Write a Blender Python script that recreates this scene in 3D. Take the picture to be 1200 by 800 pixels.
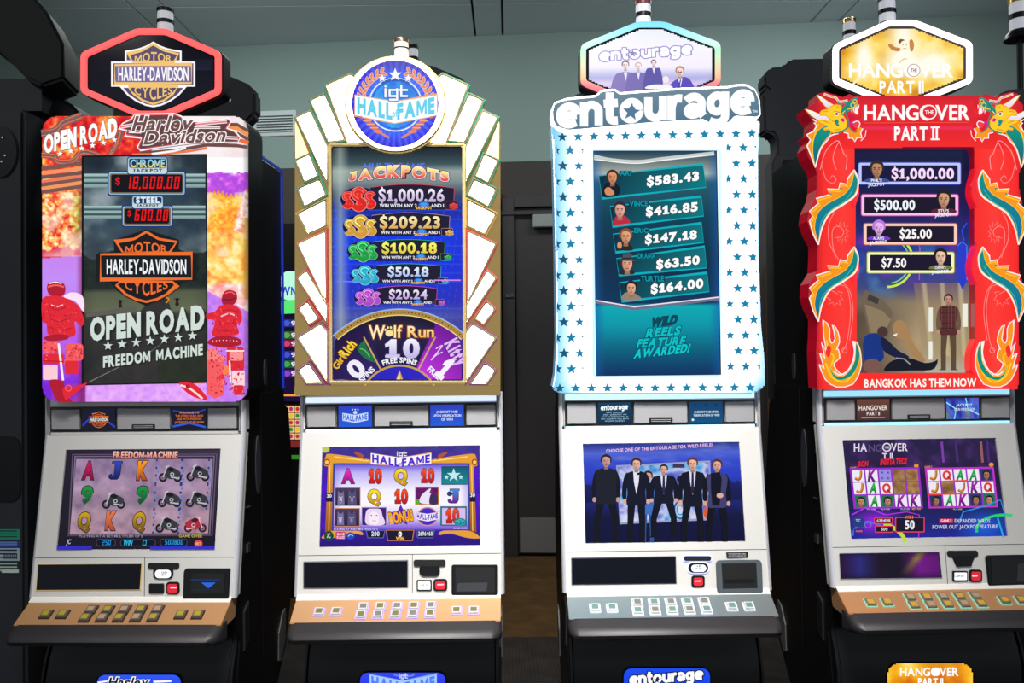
import bpy, bmesh, math, random
import numpy as np
from mathutils import Vector, Matrix

for o in list(bpy.data.objects):
    bpy.data.objects.remove(o)
scene = bpy.context.scene
COL = scene.collection
random.seed(7)

# ------------------------------------------------------------------ camera
FPX, YAW, PITCH, ROLL = 950.69, 0.0035, 0.0121, -0.0115
CAM_POS = np.array([0.0, -2.4531, 1.5618])


def camera_axes():
    cy, sy, cp, sp = math.cos(YAW), math.sin(YAW), math.cos(PITCH), math.sin(PITCH)
    f = np.array([sy * cp, cy * cp, sp])
    r = np.array([cy, -sy, 0.0])
    u = np.cross(r, f)
    c, s = math.cos(ROLL), math.sin(ROLL)
    return f, c * r + s * u, -s * r + c * u


AXF, AXR, AXU = camera_axes()
cam_data = bpy.data.cameras.new('camera')
cam = bpy.data.objects.new('camera', cam_data)
COL.objects.link(cam)
cam_data.sensor_width = 36.0
cam_data.lens = FPX / 1200.0 * 36.0
cam_data.clip_start = 0.02
m = Matrix.Identity(4)
for i in range(3):
    m[i][0], m[i][1], m[i][2], m[i][3] = AXR[i], AXU[i], -AXF[i], CAM_POS[i]
cam.matrix_world = m
scene.camera = cam

# ------------------------------------------------------------------ world, added lamps, exposure
world = bpy.data.worlds.new('room_ambient')
scene.world = world
world.use_nodes = True
world.node_tree.nodes['Background'].inputs[0].default_value = (0.86, 0.93, 1.0, 1)
world.node_tree.nodes['Background'].inputs[1].default_value = 0.45


def area_lamp(name, loc, aim, sx, sy, power, color, spread=180):
    d = bpy.data.lights.new(name, 'AREA')
    d.shape = 'RECTANGLE'
    d.size, d.size_y, d.energy, d.color = sx, sy, power, color
    d.spread = math.radians(spread)
    o = bpy.data.objects.new(name, d)
    COL.objects.link(o)
    o.location = loc
    o.rotation_euler = (Vector(aim) - Vector(loc)).to_track_quat('-Z', 'Y').to_euler()
    return o


# unseen area lights added to brighten the row, and two for the hall
area_lamp('aisle_fill', (0.10, -2.1, 3.8), (0.08, 0.0, 1.1), 0.8, 0.5, 32, (1.0, 0.975, 0.94), 62)
area_lamp('aisle_fill', (-2.9, -2.0, 3.8), (-1.3, 0.6, 1.2), 1.4, 0.8, 12, (1.0, 0.97, 0.94))
area_lamp('aisle_fill', (3.1, -2.0, 3.8), (1.4, 0.6, 1.2), 1.4, 0.8, 14, (0.90, 0.92, 1.0))
area_lamp('hall_fill', (-1.6, 2.3, 3.93), (-1.4, 3.4, 0.0), 2.2, 0.5, 50, (0.92, 1.0, 0.97))
area_lamp('hall_fill', (1.8, 2.2, 3.93), (1.6, 3.3, 0.0), 2.2, 0.5, 50, (0.93, 0.98, 1.0))

vs = scene.view_settings
vs.view_transform = 'Standard'
vs.look = 'None'
vs.exposure = 0.0
vs.gamma = 1.0
vs.use_curve_mapping = False

# ------------------------------------------------------------------ materials
MATS = {}


def lin(c):
    c = np.asarray(c, float) / 255.0
    return np.where(c <= 0.04045, c / 12.92, ((c + 0.055) / 1.055) ** 2.4)


def mat(name, rgb=(128, 128, 128), rough=0.5, metal=0.0, emit=None, strength=0.0, bump=0.0, bscale=300.0,
        brushed=False, spec=0.5, vary=0.0, coat=0.0, sample=True):
    if name in MATS:
        return MATS[name]
    mt = bpy.data.materials.new(name)
    mt.use_nodes = True
    nt = mt.node_tree
    b = nt.nodes['Principled BSDF']
    c = tuple(lin(rgb)) + (1,)
    b.inputs['Base Color'].default_value = c
    b.inputs['Roughness'].default_value = rough
    b.inputs['Metallic'].default_value = metal
    b.inputs['Specular IOR Level'].default_value = spec
    b.inputs['Coat Weight'].default_value = coat
    b.inputs['Coat Roughness'].default_value = 0.08
    if emit is not None:
        b.inputs['Emission Color'].default_value = tuple(lin(emit)) + (1,)
        b.inputs['Emission Strength'].default_value = strength
    tc = nt.nodes.new('ShaderNodeTexCoord')
    if bump or vary:
        nz = nt.nodes.new('ShaderNodeTexNoise')
        nz.inputs['Scale'].default_value = bscale
        nz.inputs['Detail'].default_value = 3
        mp = nt.nodes.new('ShaderNodeMapping')
        if brushed:
            mp.inputs['Scale'].default_value = (0.03, 1.0, 1.0)
        nt.links.new(tc.outputs['Object'], mp.inputs[0])
        nt.links.new(mp.outputs[0], nz.inputs['Vector'])
        if bump:
            bp = nt.nodes.new('ShaderNodeBump')
            bp.inputs['Strength'].default_value = bump
            bp.inputs['Distance'].default_value = 0.002
            nt.links.new(nz.outputs['Fac'], bp.inputs['Height'])
            nt.links.new(bp.outputs[0], b.inputs['Normal'])
        if vary:
            rp = nt.nodes.new('ShaderNodeMix')
            rp.data_type = 'RGBA'
            rp.inputs[6].default_value = tuple(x * (1 - vary) for x in c[:3]) + (1,)
            rp.inputs[7].default_value = tuple(min(1, x * (1 + vary)) for x in c[:3]) + (1,)
            nt.links.new(nz.outputs['Fac'], rp.inputs[0])
            nt.links.new(rp.outputs[2], b.inputs['Base Color'])
    if not sample:
        mt.cycles.emission_sampling = 'NONE'
    MATS[name] = mt
    return mt


def print_mat(name, strength=1.0, rough=0.25, spec=0.3, base=0.0):
    """lit print: what the backlight shows is the colour printed on each facet"""
    if name in MATS:
        return MATS[name]
    mt = bpy.data.materials.new(name)
    mt.use_nodes = True
    nt = mt.node_tree
    b = nt.nodes['Principled BSDF']
    at = nt.nodes.new('ShaderNodeAttribute')
    at.attribute_name = 'print'
    b.inputs['Base Color'].default_value = (0, 0, 0, 1)
    b.inputs['Roughness'].default_value = rough
    b.inputs['Specular IOR Level'].default_value = spec
    if strength > 0:
        nt.links.new(at.outputs['Color'], b.inputs['Emission Color'])
        b.inputs['Emission Strength'].default_value = strength
    if base:
        nt.links.new(at.outputs['Color'], b.inputs['Base Color'])
    mt.cycles.emission_sampling = 'NONE'
    MATS[name] = mt
    return mt


BLACK = mat('black_plastic', (13, 14, 17), 0.38, spec=0.3, bump=0.05, bscale=900)
BLACK_SATIN = mat('black_satin_cabinet', (11, 12, 15), 0.4, spec=0.3, bump=0.06, bscale=500)
GREY_BLACK = mat('charcoal_textured_panel', (40, 43, 49), 0.6, bump=0.15, bscale=700)
RUBBER = mat('black_padded_vinyl', (42, 40, 42), 0.45, bump=0.08, bscale=500)
SILVER = mat('silver_painted_door', (208, 206, 202), 0.4, 0.1, bump=0.02, bscale=1200)
CHROME = mat('polished_trim', (225, 225, 230), 0.16, 1.0)
TRIM = mat('silver_edge_trim', (214, 214, 222), 0.25, 0.35)
STEEL = mat('brushed_steel', (180, 182, 186), 0.32, 1.0, bump=0.08, bscale=400, brushed=True)
GRILLE = mat('speaker_mesh', (158, 157, 160), 0.6, 0.1, bump=0.35, bscale=2600)
GLASS_BLACK = mat('black_display_glass', (6, 7, 18), 0.12, spec=0.25)
DARK_PLATE = mat('engraved_black_plate', (20, 20, 22), 0.4)
PRINT = print_mat('backlit_print', 1.0)
PRINT_SOFT = print_mat('screen_pixels', 1.0, rough=0.12, spec=0.2)
STICKER = print_mat('paper_print', 0.0, rough=0.7, base=1.0)

# ------------------------------------------------------------------ mesh building


class MB:
    """collects shapes, then becomes one mesh object"""

    def __init__(s):
        s.v, s.f, s.m = [], [], []

    def add(s, vs_, fs, mi=0):
        k = len(s.v)
        s.v += [tuple(p) for p in vs_]
        s.f += [tuple(k + i for i in f) for f in fs]
        s.m += [mi] * len(fs)
        return s

    def box(s, x0, x1, y0, y1, z0, z1, mi=0):
        v = [(x, y, z) for z in (z0, z1) for y in (y0, y1) for x in (x0, x1)]
        return s.add(v, [(0, 2, 3, 1), (4, 5, 7, 6), (0, 1, 5, 4), (2, 6, 7, 3), (0, 4, 6, 2), (1, 3, 7, 5)], mi)

    def loft(s, rings, mi=0, cap=True, closed=True):
        """rings: list of equally long point loops"""
        n = len(rings[0])
        v = [p for r in rings for p in r]
        f = []
        for a in range(len(rings) - 1):
            for i in range(n if closed else n - 1):
                j = (i + 1) % n
                f.append((a * n + i, a * n + j, (a + 1) * n + j, (a + 1) * n + i))
        if cap:
            f.append(tuple(range(n - 1, -1, -1)))
            f.append(tuple((len(rings) - 1) * n + i for i in range(n)))
        return s.add(v, f, mi)

    def lathe(s, cx, cy, prof, n=24, mi=0, axis='z'):
        rings = []
        for r, h in prof:
            ring = []
            for i in range(n):
                a = 2 * math.pi * i / n
                if axis == 'z':
                    ring.append((cx + r * math.cos(a), cy + r * math.sin(a), h))
                else:
                    ring.append((cx + r * math.cos(a), h, cy + r * math.sin(a)))
            rings.append(ring)
        return s.loft(rings, mi)

    def prof_x(s, prof, x0, x1, mi=0):
        return s.loft([[(x0, y, z) for y, z in prof], [(x1, y, z) for y, z in prof]], mi)

    def build(s, name, mats, parent=None, bevel=0.0, seg=2, smooth=False):
        me = bpy.data.meshes.new(name)
        me.from_pydata(s.v, [], s.f)
        if not isinstance(mats, (list, tuple)):
            mats = [mats]
        for x in mats:
            me.materials.append(x)
        me.polygons.foreach_set('material_index', s.m)
        bm = bmesh.new()
        bm.from_mesh(me)
        bmesh.ops.recalc_face_normals(bm, faces=bm.faces)
        if bevel:
            es = [e for e in bm.edges if len(e.link_faces) == 2 and e.calc_face_angle(0) > 0.5]
            bmesh.ops.bevel(bm, geom=es, offset=bevel, segments=seg, affect='EDGES', clamp_overlap=True)
        bm.to_mesh(me)
        bm.free()
        if smooth or bevel:
            me.shade_smooth()
            try:
                me.set_sharp_from_angle(angle=0.7)
            except Exception:
                pass
        o = bpy.data.objects.new(name, me)
        COL.objects.link(o)
        if parent is not None:
            o.parent = parent
        return o


def tag(o, label=None, cat=None, group=None, kind=None):
    if label:
        o['label'] = label
    if cat:
        o['category'] = cat
    if group:
        o['group'] = group
    if kind:
        o['kind'] = kind
    return o


def empty(name, loc, rz=0.0):
    o = bpy.data.objects.new(name, None)
    COL.objects.link(o)
    o.location = loc
    o.rotation_euler = (0, 0, rz)
    o.empty_display_size = 0.1
    return o


# where each machine of the row stands: x, y, heading
SPOT = [(-1.1089, 0.0028, -0.036), (-0.33, 0.0, -0.0011), (0.4564, 0.0062, 0.0049), (1.2504, 0.0262, 0.0221)]
TILT, ZL = 0.1753, 1.2798          # the door leans: y = TILT * (z - ZL)


class Plane:
    """a plane y = y0 + slope * (z - z0) in the frame of one machine; finds where a sight line meets it"""

    def __init__(s, k, y0, slope=0.0, z0=0.0):
        x, y, r = SPOT[k] if isinstance(k, int) else (k or (0, 0, 0))
        c, q = math.cos(r), math.sin(r)
        s.rot = np.array([[c, q, 0], [-q, c, 0], [0, 0, 1.0]])
        s.o = s.rot @ (CAM_POS - np.array([x, y, 0]))
        s.y0, s.sl, s.z0 = y0, slope, z0

    def __call__(s, px, py, off=0.0):
        px, py = np.asarray(px, float), np.asarray(py, float)
        d = (AXF[None] + ((px.ravel() - 600) / FPX)[:, None] * AXR[None]
             + ((400 - py.ravel()) / FPX)[:, None] * AXU[None]) @ s.rot.T
        t = (s.y0 + off + s.sl * (s.o[2] - s.z0) - s.o[1]) / (d[:, 1] - s.sl * d[:, 2])
        return s.o[None] + t[:, None] * d

    def pts(s, pl, off=0.0):
        a = np.asarray(pl, float)
        return s(a[:, 0], a[:, 1], off)


def slab(mb, plane, pl, front, back, mi=0):
    """a flat piece with thickness whose outline is pl, between two depths of a plane"""
    f = plane.pts(pl, 0.0)
    a = f.copy()
    a[:, 1] += front
    b = f.copy()
    b[:, 1] += back
    return mb.loft([a, b], mi)


def frame_slab(mb, plane, outer, inner, front, back, mi=0):
    """the same with an opening; outer and inner have equal point counts"""
    o, i = plane.pts(outer), plane.pts(inner)
    of, ob, jf, jb = o.copy(), o.copy(), i.copy(), i.copy()
    of[:, 1] += front
    ob[:, 1] += back
    jf[:, 1] += front
    jb[:, 1] += back
    n = len(o)
    v = np.concatenate([of, ob, jb, jf])
    f = []
    for a in range(4):
        for k in range(n):
            l = (k + 1) % n
            f.append((a * n + k, a * n + l, ((a + 1) % 4) * n + l, ((a + 1) % 4) * n + k))
    return mb.add(v, f, mi)


# ------------------------------------------------------------------ outlines in the picture of a panel
def rr(x0, y0, x1, y1, r=4, n=4):
    p = []
    for cx, cy, a0 in ((x1 - r, y0 + r, -90), (x1 - r, y1 - r, 0), (x0 + r, y1 - r, 90), (x0 + r, y0 + r, 180)):
        for i in range(n + 1):
            a = math.radians(a0 + 90 * i / n)
            p.append((cx + r * math.cos(a), cy + r * math.sin(a)))
    return p


def spl(p, n=5, closed=True):
    p = [np.array(q, float) for q in p]
    out = []
    m_ = len(p)
    for i in range(m_ if closed else m_ - 1):
        if closed:
            a, b, c, d = p[(i - 1) % m_], p[i], p[(i + 1) % m_], p[(i + 2) % m_]
        else:
            a, b, c, d = p[max(i - 1, 0)], p[i], p[i + 1], p[min(i + 2, m_ - 1)]
        for t in range(n):
            t /= n
            out.append(tuple(0.5 * (2 * b + (c - a) * t + (2 * a - 5 * b + 4 * c - d) * t * t + (3 * b - a - 3 * c + d) * t ** 3)))
    if not closed:
        out.append(tuple(p[-1]))
    return out


def ellp(cx, cy, rx, ry=None, n=28, a0=0, a1=360):
    ry = rx if ry is None else ry
    full = abs(a1 - a0) >= 360
    k = n if full else n + 1
    return [(cx + rx * math.cos(math.radians(a0 + (a1 - a0) * i / n)), cy + ry * math.sin(math.radians(a0 + (a1 - a0) * i / n)))
            for i in range(k)]


def starp(cx, cy, r, rot=0, inner=0.4, n=5):
    return [(cx + (r if i % 2 == 0 else r * inner) * math.sin(math.pi * i / n + rot),
             cy - (r if i % 2 == 0 else r * inner) * math.cos(math.pi * i / n + rot)) for i in range(2 * n)]


def vnoise(x, y, scale, seed=0, octaves=3):
    """smooth value noise, 0..1"""
    x, y = np.asarray(x, float) / scale, np.asarray(y, float) / scale
    tot, amp, s = 0, 1.0, 0.0
    for k in range(octaves):
        xi, yi = np.floor(x).astype(int), np.floor(y).astype(int)
        xf, yf = x - xi, y - yi
        u, v = xf * xf * (3 - 2 * xf), yf * yf * (3 - 2 * yf)

        def h(a, b):
            q = np.sin(a * 127.1 + b * 311.7 + seed * 74.7 + k * 19.3) * 43758.5453
            return q - np.floor(q)
        n_ = (h(xi, yi) * (1 - u) + h(xi + 1, yi) * u) * (1 - v) + (h(xi, yi + 1) * (1 - u) + h(xi + 1, yi + 1) * u) * v
        tot = tot + n_ * amp
        s += amp
        amp *= 0.5
        x, y = x * 2.03, y * 2.03
    return tot / s


def mixc(a, b, t):
    t = np.clip(np.asarray(t, float), 0, 1)[..., None]
    return np.asarray(a, float) * (1 - t) + np.asarray(b, float) * t


def ramp(t, stops):
    t = np.asarray(t, float)
    ks = [s_[0] for s_ in stops]
    return np.stack([np.interp(t, ks, [s_[1][i] for s_ in stops]) for i in range(3)], -1)


GLYPHS = {}


def glyph(ch, bold):
    key = (ch, round(bold, 3))
    if key not in GLYPHS:
        cu = bpy.data.curves.new('glyph', 'FONT')
        cu.body, cu.offset, cu.resolution_u = ch, bold, 3
        ob = bpy.data.objects.new('glyph', cu)
        me = bpy.data.meshes.new_from_object(ob)
        v = np.array([(p.co.x, p.co.y) for p in me.vertices]) if len(me.vertices) else np.zeros((0, 2))
        f = [tuple(p.vertices) for p in me.polygons]
        bpy.data.meshes.remove(me)
        bpy.data.objects.remove(ob)
        bpy.data.curves.remove(cu)
        if ch == '$' and bold > 0.0:        # heavy weights: S with its stroke, so the loops stay open
            v, f = glyph('S', bold)
            mx, w = (v[:, 0].min() + v[:, 0].max()) / 2, 0.022 + bold * .7
            n = len(v)
            f = list(f) + [(n, n + 1, n + 2, n + 3), (n + 4, n + 5, n + 6, n + 7)]
            v = np.concatenate([v, [(mx - w, -.11 - bold), (mx + w, -.11 - bold), (mx + w, .06), (mx - w, .06),
                                    (mx - w, .62), (mx + w, .62), (mx + w, .79 + bold), (mx - w, .79 + bold)]])
        elif ch == '1' and bold > 0.028:    # slab figure one
            p = np.array([(.02, .50), (.20, .682), (.34, .682), (.34, .10), (.45, .10), (.45, 0), (.04, 0), (.04, .10), (.15, .10), (.15, .47), (.02, .40)])
            c = np.roll(p, -1, 0) - p
            c /= np.linalg.norm(c, axis=1)[:, None]
            nr = np.stack([-c[:, 1], c[:, 0]], -1)
            mm = nr + np.roll(nr, 1, 0)
            mm /= np.maximum(np.linalg.norm(mm, axis=1), 1e-6)[:, None]
            v = p + mm * (bold - .028) * 1.1
            f = [tuple(range(len(p)))]
        elif ch == 'J' and bold > 0.02:
            p = np.array([(.10, .682), (.45, .682), (.45, .56), (.41, .56), (.41, .22), (.37, .08), (.27, 0), (.14, 0), (.03, .06), (0, .2), (.13, .24), (.16, .13), (.21, .12), (.24, .2), (.24, .56), (.10, .56)])[::-1][::-1]
            v = p.copy()
            v[:, 0] += np.sign(v[:, 0] - .25) * (bold - .03) * .8
            v[:, 1] += np.sign(v[:, 1] - .34) * (bold - .03) * .8
            f = [tuple(range(len(p)))]
        elif ch == 'M' and bold > 0.015:    # broad capital drawn as one outline
            s_ = .13
            p = np.array([(0, 0), (0, .682), (s_ * 1.15, .682), (.37, .30), (.74 - s_ * 1.15, .682), (.74, .682), (.74, 0), (.74 - s_, 0), (.74 - s_, .44), (.37 + .05, .09), (.37 - .05, .09), (s_, .44), (s_, 0)])
            c = np.roll(p, -1, 0) - p
            c /= np.linalg.norm(c, axis=1)[:, None]
            nr = np.stack([-c[:, 1], c[:, 0]], -1)
            mm = nr + np.roll(nr, 1, 0)
            mm /= np.maximum(np.linalg.norm(mm, axis=1), 1e-6)[:, None]
            v = p + mm * np.clip(bold - .03, -.02, .03) * 1.1
            f = [tuple(range(len(p)))]
        GLYPHS[key] = (v, f)
    return GLYPHS[key]


CAPH = 0.682


def cap(ch, b):
    """letters with small eyes take less weight"""
    return min(b, 0.05) if ch in '4690eagsR8BPAQO&' else b


class Art:
    """flat print on a panel, laid down layer on layer"""
    EPS = 0.00004

    def __init__(s, plane, off=0.0):
        s.pl, s.off = plane, off
        s.v, s.f, s.c, s.n, s.lay = [], [], [], 0, 0
        s.vx, s.vy, s.k = 0.0, 0.0, 1.0

    def view(s, x0=0, y0=0, k=1.0):
        s.vx, s.vy, s.k = x0, y0, k
        return s

    def raw(s, pts, faces, cols):
        pts = np.asarray(pts, float)
        if len(pts) == 0:
            return s
        s.lay += 1
        px, py = s.vx + pts[:, 0] / s.k, s.vy + pts[:, 1] / s.k
        s.v.append(s.pl(px, py, s.off - s.lay * s.EPS))
        cols = np.asarray(cols, float)
        if cols.ndim == 1:
            cols = np.repeat(cols[None], len(pts), 0)
        s.c.append(cols)
        s.f += [tuple(s.n + i for i in f) for f in faces]
        s.n += len(pts)
        return s

    def poly(s, pts, col, out=None, w=1.0):
        if out is not None:
            s.line(list(pts), w * 2, out, True)
        return s.raw(pts, [tuple(range(len(pts)))], col)

    def vgrad(s, pts, top, bot):
        p = np.asarray(pts, float)
        t = (p[:, 1] - p[:, 1].min()) / max(1e-6, np.ptp(p[:, 1]))
        return s.raw(p, [tuple(range(len(p)))], mixc(top, bot, t))

    def quad(s, q, cols):
        return s.raw(q, [(0, 1, 2, 3)], cols)

    def rect(s, x0, y0, x1, y1, col, bot=None):
        c = [col, col, bot, bot] if bot is not None else col
        return s.raw([(x0, y0), (x1, y0), (x1, y1), (x0, y1)], [(0, 1, 2, 3)], c)

    def rrect(s, x0, y0, x1, y1, r, col, out=None, w=1.0):
        return s.poly(rr(x0, y0, x1, y1, r), col, out, w)

    def ell(s, cx, cy, rx, ry, col, n=20):
        return s.poly(ellp(cx, cy, rx, ry, n), col)

    def ring(s, cx, cy, rx, ry, w, col, n=28, a0=0, a1=360):
        full = abs(a1 - a0) >= 360
        return s.line(ellp(cx, cy, rx, ry, n, a0, a1), w, col, full)

    def star(s, cx, cy, r, col, rot=0, inner=0.4):
        return s.poly(starp(cx, cy, r, rot, inner), col)

    def line(s, pts, w, col, closed=False, taper=False):
        p = np.asarray(pts, float)
        n = len(p)
        if closed:
            t = np.roll(p, -1, 0) - np.roll(p, 1, 0)
        else:
            t = np.gradient(p, axis=0) if n > 2 else np.repeat((p[1] - p[0])[None], 2, 0)
        t /= np.maximum(np.linalg.norm(t, axis=1), 1e-9)[:, None]
        nn = np.stack([-t[:, 1], t[:, 0]], -1) * w / 2
        if closed:      # mitre
            e = np.roll(p, -1, 0) - p
            e /= np.maximum(np.linalg.norm(e, axis=1), 1e-9)[:, None]
            cs = np.clip(np.abs((e * t).sum(1)), 0.35, 1)
            nn /= cs[:, None]
        if taper:
            nn *= np.linspace(1, 0.1, n)[:, None]
        v = np.concatenate([p + nn, p - nn])
        f = [(i, (i + 1) % n, n + (i + 1) % n, n + i) for i in range(n if closed else n - 1)]
        return s.raw(v, f, col)

    def grid(s, quad, nx, ny, fn, mask=None):
        """quad: tl, tr, br, bl; fn(x, y, u, v) gives colours"""
        q = np.asarray(quad, float)
        u, v = np.meshgrid(np.linspace(0, 1, nx + 1), np.linspace(0, 1, ny + 1))
        P = (q[0][None, None] * ((1 - u) * (1 - v))[..., None] + q[1] * (u * (1 - v))[..., None]
             + q[2] * (u * v)[..., None] + q[3] * ((1 - u) * v)[..., None])
        c = fn(P[..., 0], P[..., 1], u, v)
        idx = np.arange((nx + 1) * (ny + 1)).reshape(ny + 1, nx + 1)
        F = np.stack([idx[:-1, :-1], idx[:-1, 1:], idx[1:, 1:], idx[1:, :-1]], -1).reshape(-1, 4)
        if mask is not None:
            ctr = P.reshape(-1, 2)[F].mean(1)
            F = F[mask(ctr[:, 0], ctr[:, 1])]
        return s.raw(P.reshape(-1, 2), [tuple(f) for f in F.tolist()], np.clip(c.reshape(-1, 3), 0, 400))

    def text(s, st, x0, y0, x1, y1, col, bold=0.03, bot=None, out=(), slant=0.0, rise=0.0, gap=0.06, warp=None, mid=None):
        """caps of the string fill the box; out: (colour, growth) rings drawn first, widest first"""
        pen, lay = 0.0, []
        for ch in st:
            if ch == ' ':
                pen += 0.26
                continue
            v, f = glyph(ch, cap(ch, bold))
            if not len(v):
                continue
            mn, mx = v[:, 0].min(), v[:, 0].max()
            lay.append((ch, pen - mn))
            pen += mx - mn + gap
        W = max(pen - gap, 1e-6)

        def place(v, dx):
            a, b = (v[:, 0] + dx) / W, v[:, 1] / CAPH
            if warp:
                return warp(a, b), b
            return np.stack([x0 + a * (x1 - x0) + slant * b * (y1 - y0), y1 - b * (y1 - y0) + rise * a], -1), b

        for k, (oc, g) in enumerate(list(out) + [(None, 0)]):
            pv, pf, pc, n = [], [], [], 0
            for ch, dx in lay:
                v, f = glyph(ch, cap(ch, bold) + g)
                q, b = place(v, dx)
                pv.append(q)
                pf += [tuple(n + i for i in t) for t in f]
                n += len(v)
                if oc is not None:
                    pc.append(np.repeat(np.asarray(oc, float)[None], len(v), 0))
                elif bot is not None:
                    pc.append(mixc(bot, col, b))
                else:
                    pc.append(np.repeat(np.asarray(col, float)[None], len(v), 0))
            if pv:
                s.raw(np.concatenate(pv), pf, np.concatenate(pc))
        return s

    def build(s, name, parent, material=None, label=None):
        me = bpy.data.meshes.new(name)
        V = np.concatenate(s.v)
        me.from_pydata(V.tolist(), [], s.f)
        at = me.color_attributes.new('print', 'FLOAT_COLOR', 'POINT')
        c = lin(np.clip(np.concatenate(s.c), 0, 400))
        at.data.foreach_set('color', np.concatenate([c, np.ones((len(c), 1))], 1).astype(np.float32).ravel())
        me.materials.append(material or PRINT)
        o = bpy.data.objects.new(name, me)
        COL.objects.link(o)
        o.parent = parent
        if label:
            o['label'] = label
        return o


SEG7 = {'0': 'abcdef', '1': 'bc', '2': 'abged', '3': 'abgcd', '4': 'fgbc', '5': 'afgcd', '6': 'afgedc', '7': 'abc', '8': 'abcdefg', '9': 'abfgcd'}


def led(A, st, x0, y0, x1, y1, col, slant=0.12):
    """seven-segment figures"""
    ws = [0.35 if c in '.,' else (0.5 if c == ' ' else 1.0) for c in st]
    tot = sum(ws)
    h = y1 - y0
    x = x0
    for c, w in zip(st, ws):
        cw = (x1 - x0) / tot * w
        g, t = cw * 0.12, h * 0.15
        a, b = x + g, x + cw - g

        def sk(q):
            return [(X + (y1 - Y) * slant, Y) for X, Y in q]
        mid = (y0 + y1) / 2
        if c in '.,':
            A.poly(sk([(x + cw * .2, y1 - t), (x + cw * .8, y1 - t), (x + cw * .8, y1), (x + cw * .2, y1 + (t if c == ',' else 0))]), col)
        elif c == '$':
            A.text('$', x + g, y0 + h * .15, x + cw - g, y1 - h * .25, col, 0.03)
        for q in SEG7.get(c, ''):
            r = {'a': (a, y0, b, y0 + t), 'd': (a, y1 - t, b, y1), 'g': (a, mid - t / 2, b, mid + t / 2),
                 'f': (a, y0, a + t, mid), 'b': (b - t, y0, b, mid), 'e': (a, mid, a + t, y1), 'c': (b - t, mid, b, y1)}[q]
            e = t * .12
            A.poly(sk([(r[0] + e, r[1] + e), (r[2] - e, r[1] + e), (r[2] - e, r[3] - e), (r[0] + e, r[3] - e)]), col)
        x += cw


def face(A, cx, cy, s, skin=(205, 150, 115), hair=(40, 28, 24), hat=None, dark=0.55):
    """small portrait head, s = half head height"""
    sk = np.array(skin, float)
    A.poly(spl([(cx, cy - s * 1.15), (cx + s * .75, cy - s * .75), (cx + s * .85, cy), (cx + s * .6, cy + s * .2), (cx - s * .6, cy + s * .2), (cx - s * .88, cy), (cx - s * .75, cy - s * .75)], 3), hair)
    A.poly([(cx - s * .28, cy + s * .6), (cx + s * .28, cy + s * .6), (cx + s * .33, cy + s * 1.3), (cx - s * .33, cy + s * 1.3)], sk * .72)
    A.raw(spl([(cx - s * .1, cy - s * .72), (cx + s * .5, cy - s * .55), (cx + s * .62, cy), (cx + s * .45, cy + s * .6), (cx, cy + s * .98), (cx - s * .45, cy + s * .6), (cx - s * .62, cy), (cx - s * .5, cy - s * .55)], 3),
          [tuple(range(24))], np.array([sk * (1.08 if i < 9 or i > 20 else 0.86) for i in range(24)]))
    for e in (-1, 1):
        A.ell(cx + e * s * .27, cy - s * .02, s * .11, s * .06, sk * .25, 8)
        A.line([(cx + e * s * .12, cy - s * .17), (cx + e * s * .42, cy - s * .2)], s * .09, np.array(hair) * .9)
    A.line([(cx + s * .03, cy), (cx + s * .09, cy + s * .3), (cx - s * .05, cy + s * .33)], s * .07, sk * .62)
    A.line([(cx - s * .2, cy + s * .56), (cx + s * .2, cy + s * .54)], s * .1, (150, 70, 65))
    if hat is not None:
        A.poly(spl([(cx - s * 1.2, cy - s * .5), (cx - s * .6, cy - s * .62), (cx - s * .5, cy - s * 1.3), (cx + s * .5, cy - s * 1.35), (cx + s * .62, cy - s * .66), (cx + s * 1.2, cy - s * .45), (cx, cy - s * .38)], 3), hat)
        A.line([(cx - s * .55, cy - s * .7), (cx + s * .58, cy - s * .74)], s * .16, np.array(hat) * .4)


def suit(A, cx, top, bot, w, col=(22, 24, 44), shirt=(225, 228, 240), tie=(30, 30, 60), skin=(214, 160, 132), hair=(50, 34, 30), stance=0.3, jacket=None):
    """a standing figure: head, jacket, shirt and tie, arms, hands, legs"""
    H = bot - top
    hs = H * 0.068
    c2 = np.array(col, float) * 0.75
    hip, knee = top + H * .50, top + H * .75
    for e in (-1, 1):
        xx = cx + e * w * stance
        A.poly([(cx + e * w * .02, hip - H * .03), (cx + e * w * .36, hip - H * .03), (xx + e * w * .17, knee), (xx + e * w * .16, bot - H * .02), (xx + e * w * .26, bot), (xx - e * w * .08, bot), (xx - e * w * .08, knee)], c2)
    sy = top + H * .17
    for e in (-1, 1):
        A.poly(spl([(cx + e * w * .36, sy), (cx + e * w * .52, sy + H * .06), (cx + e * w * .6, sy + H * .2), (cx + e * w * .56, hip - H * .03), (cx + e * w * .42, hip - H * .03), (cx + e * w * .4, sy + H * .2)], 3), np.array(col, float) * .88)
        A.ell(cx + e * w * .49, hip - H * .005, w * .085, H * .028, skin, 10)
    A.poly(spl([(cx, sy - H * .02), (cx + w * .34, sy), (cx + w * .45, sy + H * .06), (cx + w * .37, sy + H * .22), (cx + w * .4, hip + H * .03), (cx, hip + H * .04), (cx - w * .4, hip + H * .03), (cx - w * .37, sy + H * .22), (cx - w * .45, sy + H * .06), (cx - w * .34, sy)], 3), col if jacket is None else jacket)
    if shirt is not None:
        A.poly([(cx - w * .13, sy - H * .02), (cx + w * .13, sy - H * .02), (cx + w * .1, sy + H * .1), (cx, sy + H * .24), (cx - w * .1, sy + H * .1)], shirt)
        if tie is not None:
            A.poly([(cx - w * .04, sy - H * .005), (cx + w * .04, sy - H * .005), (cx + w * .06, sy + H * .18), (cx, sy + H * .23), (cx - w * .06, sy + H * .18)], tie)
    face(A, cx, top + hs * 1.15, hs, skin, hair)

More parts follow.
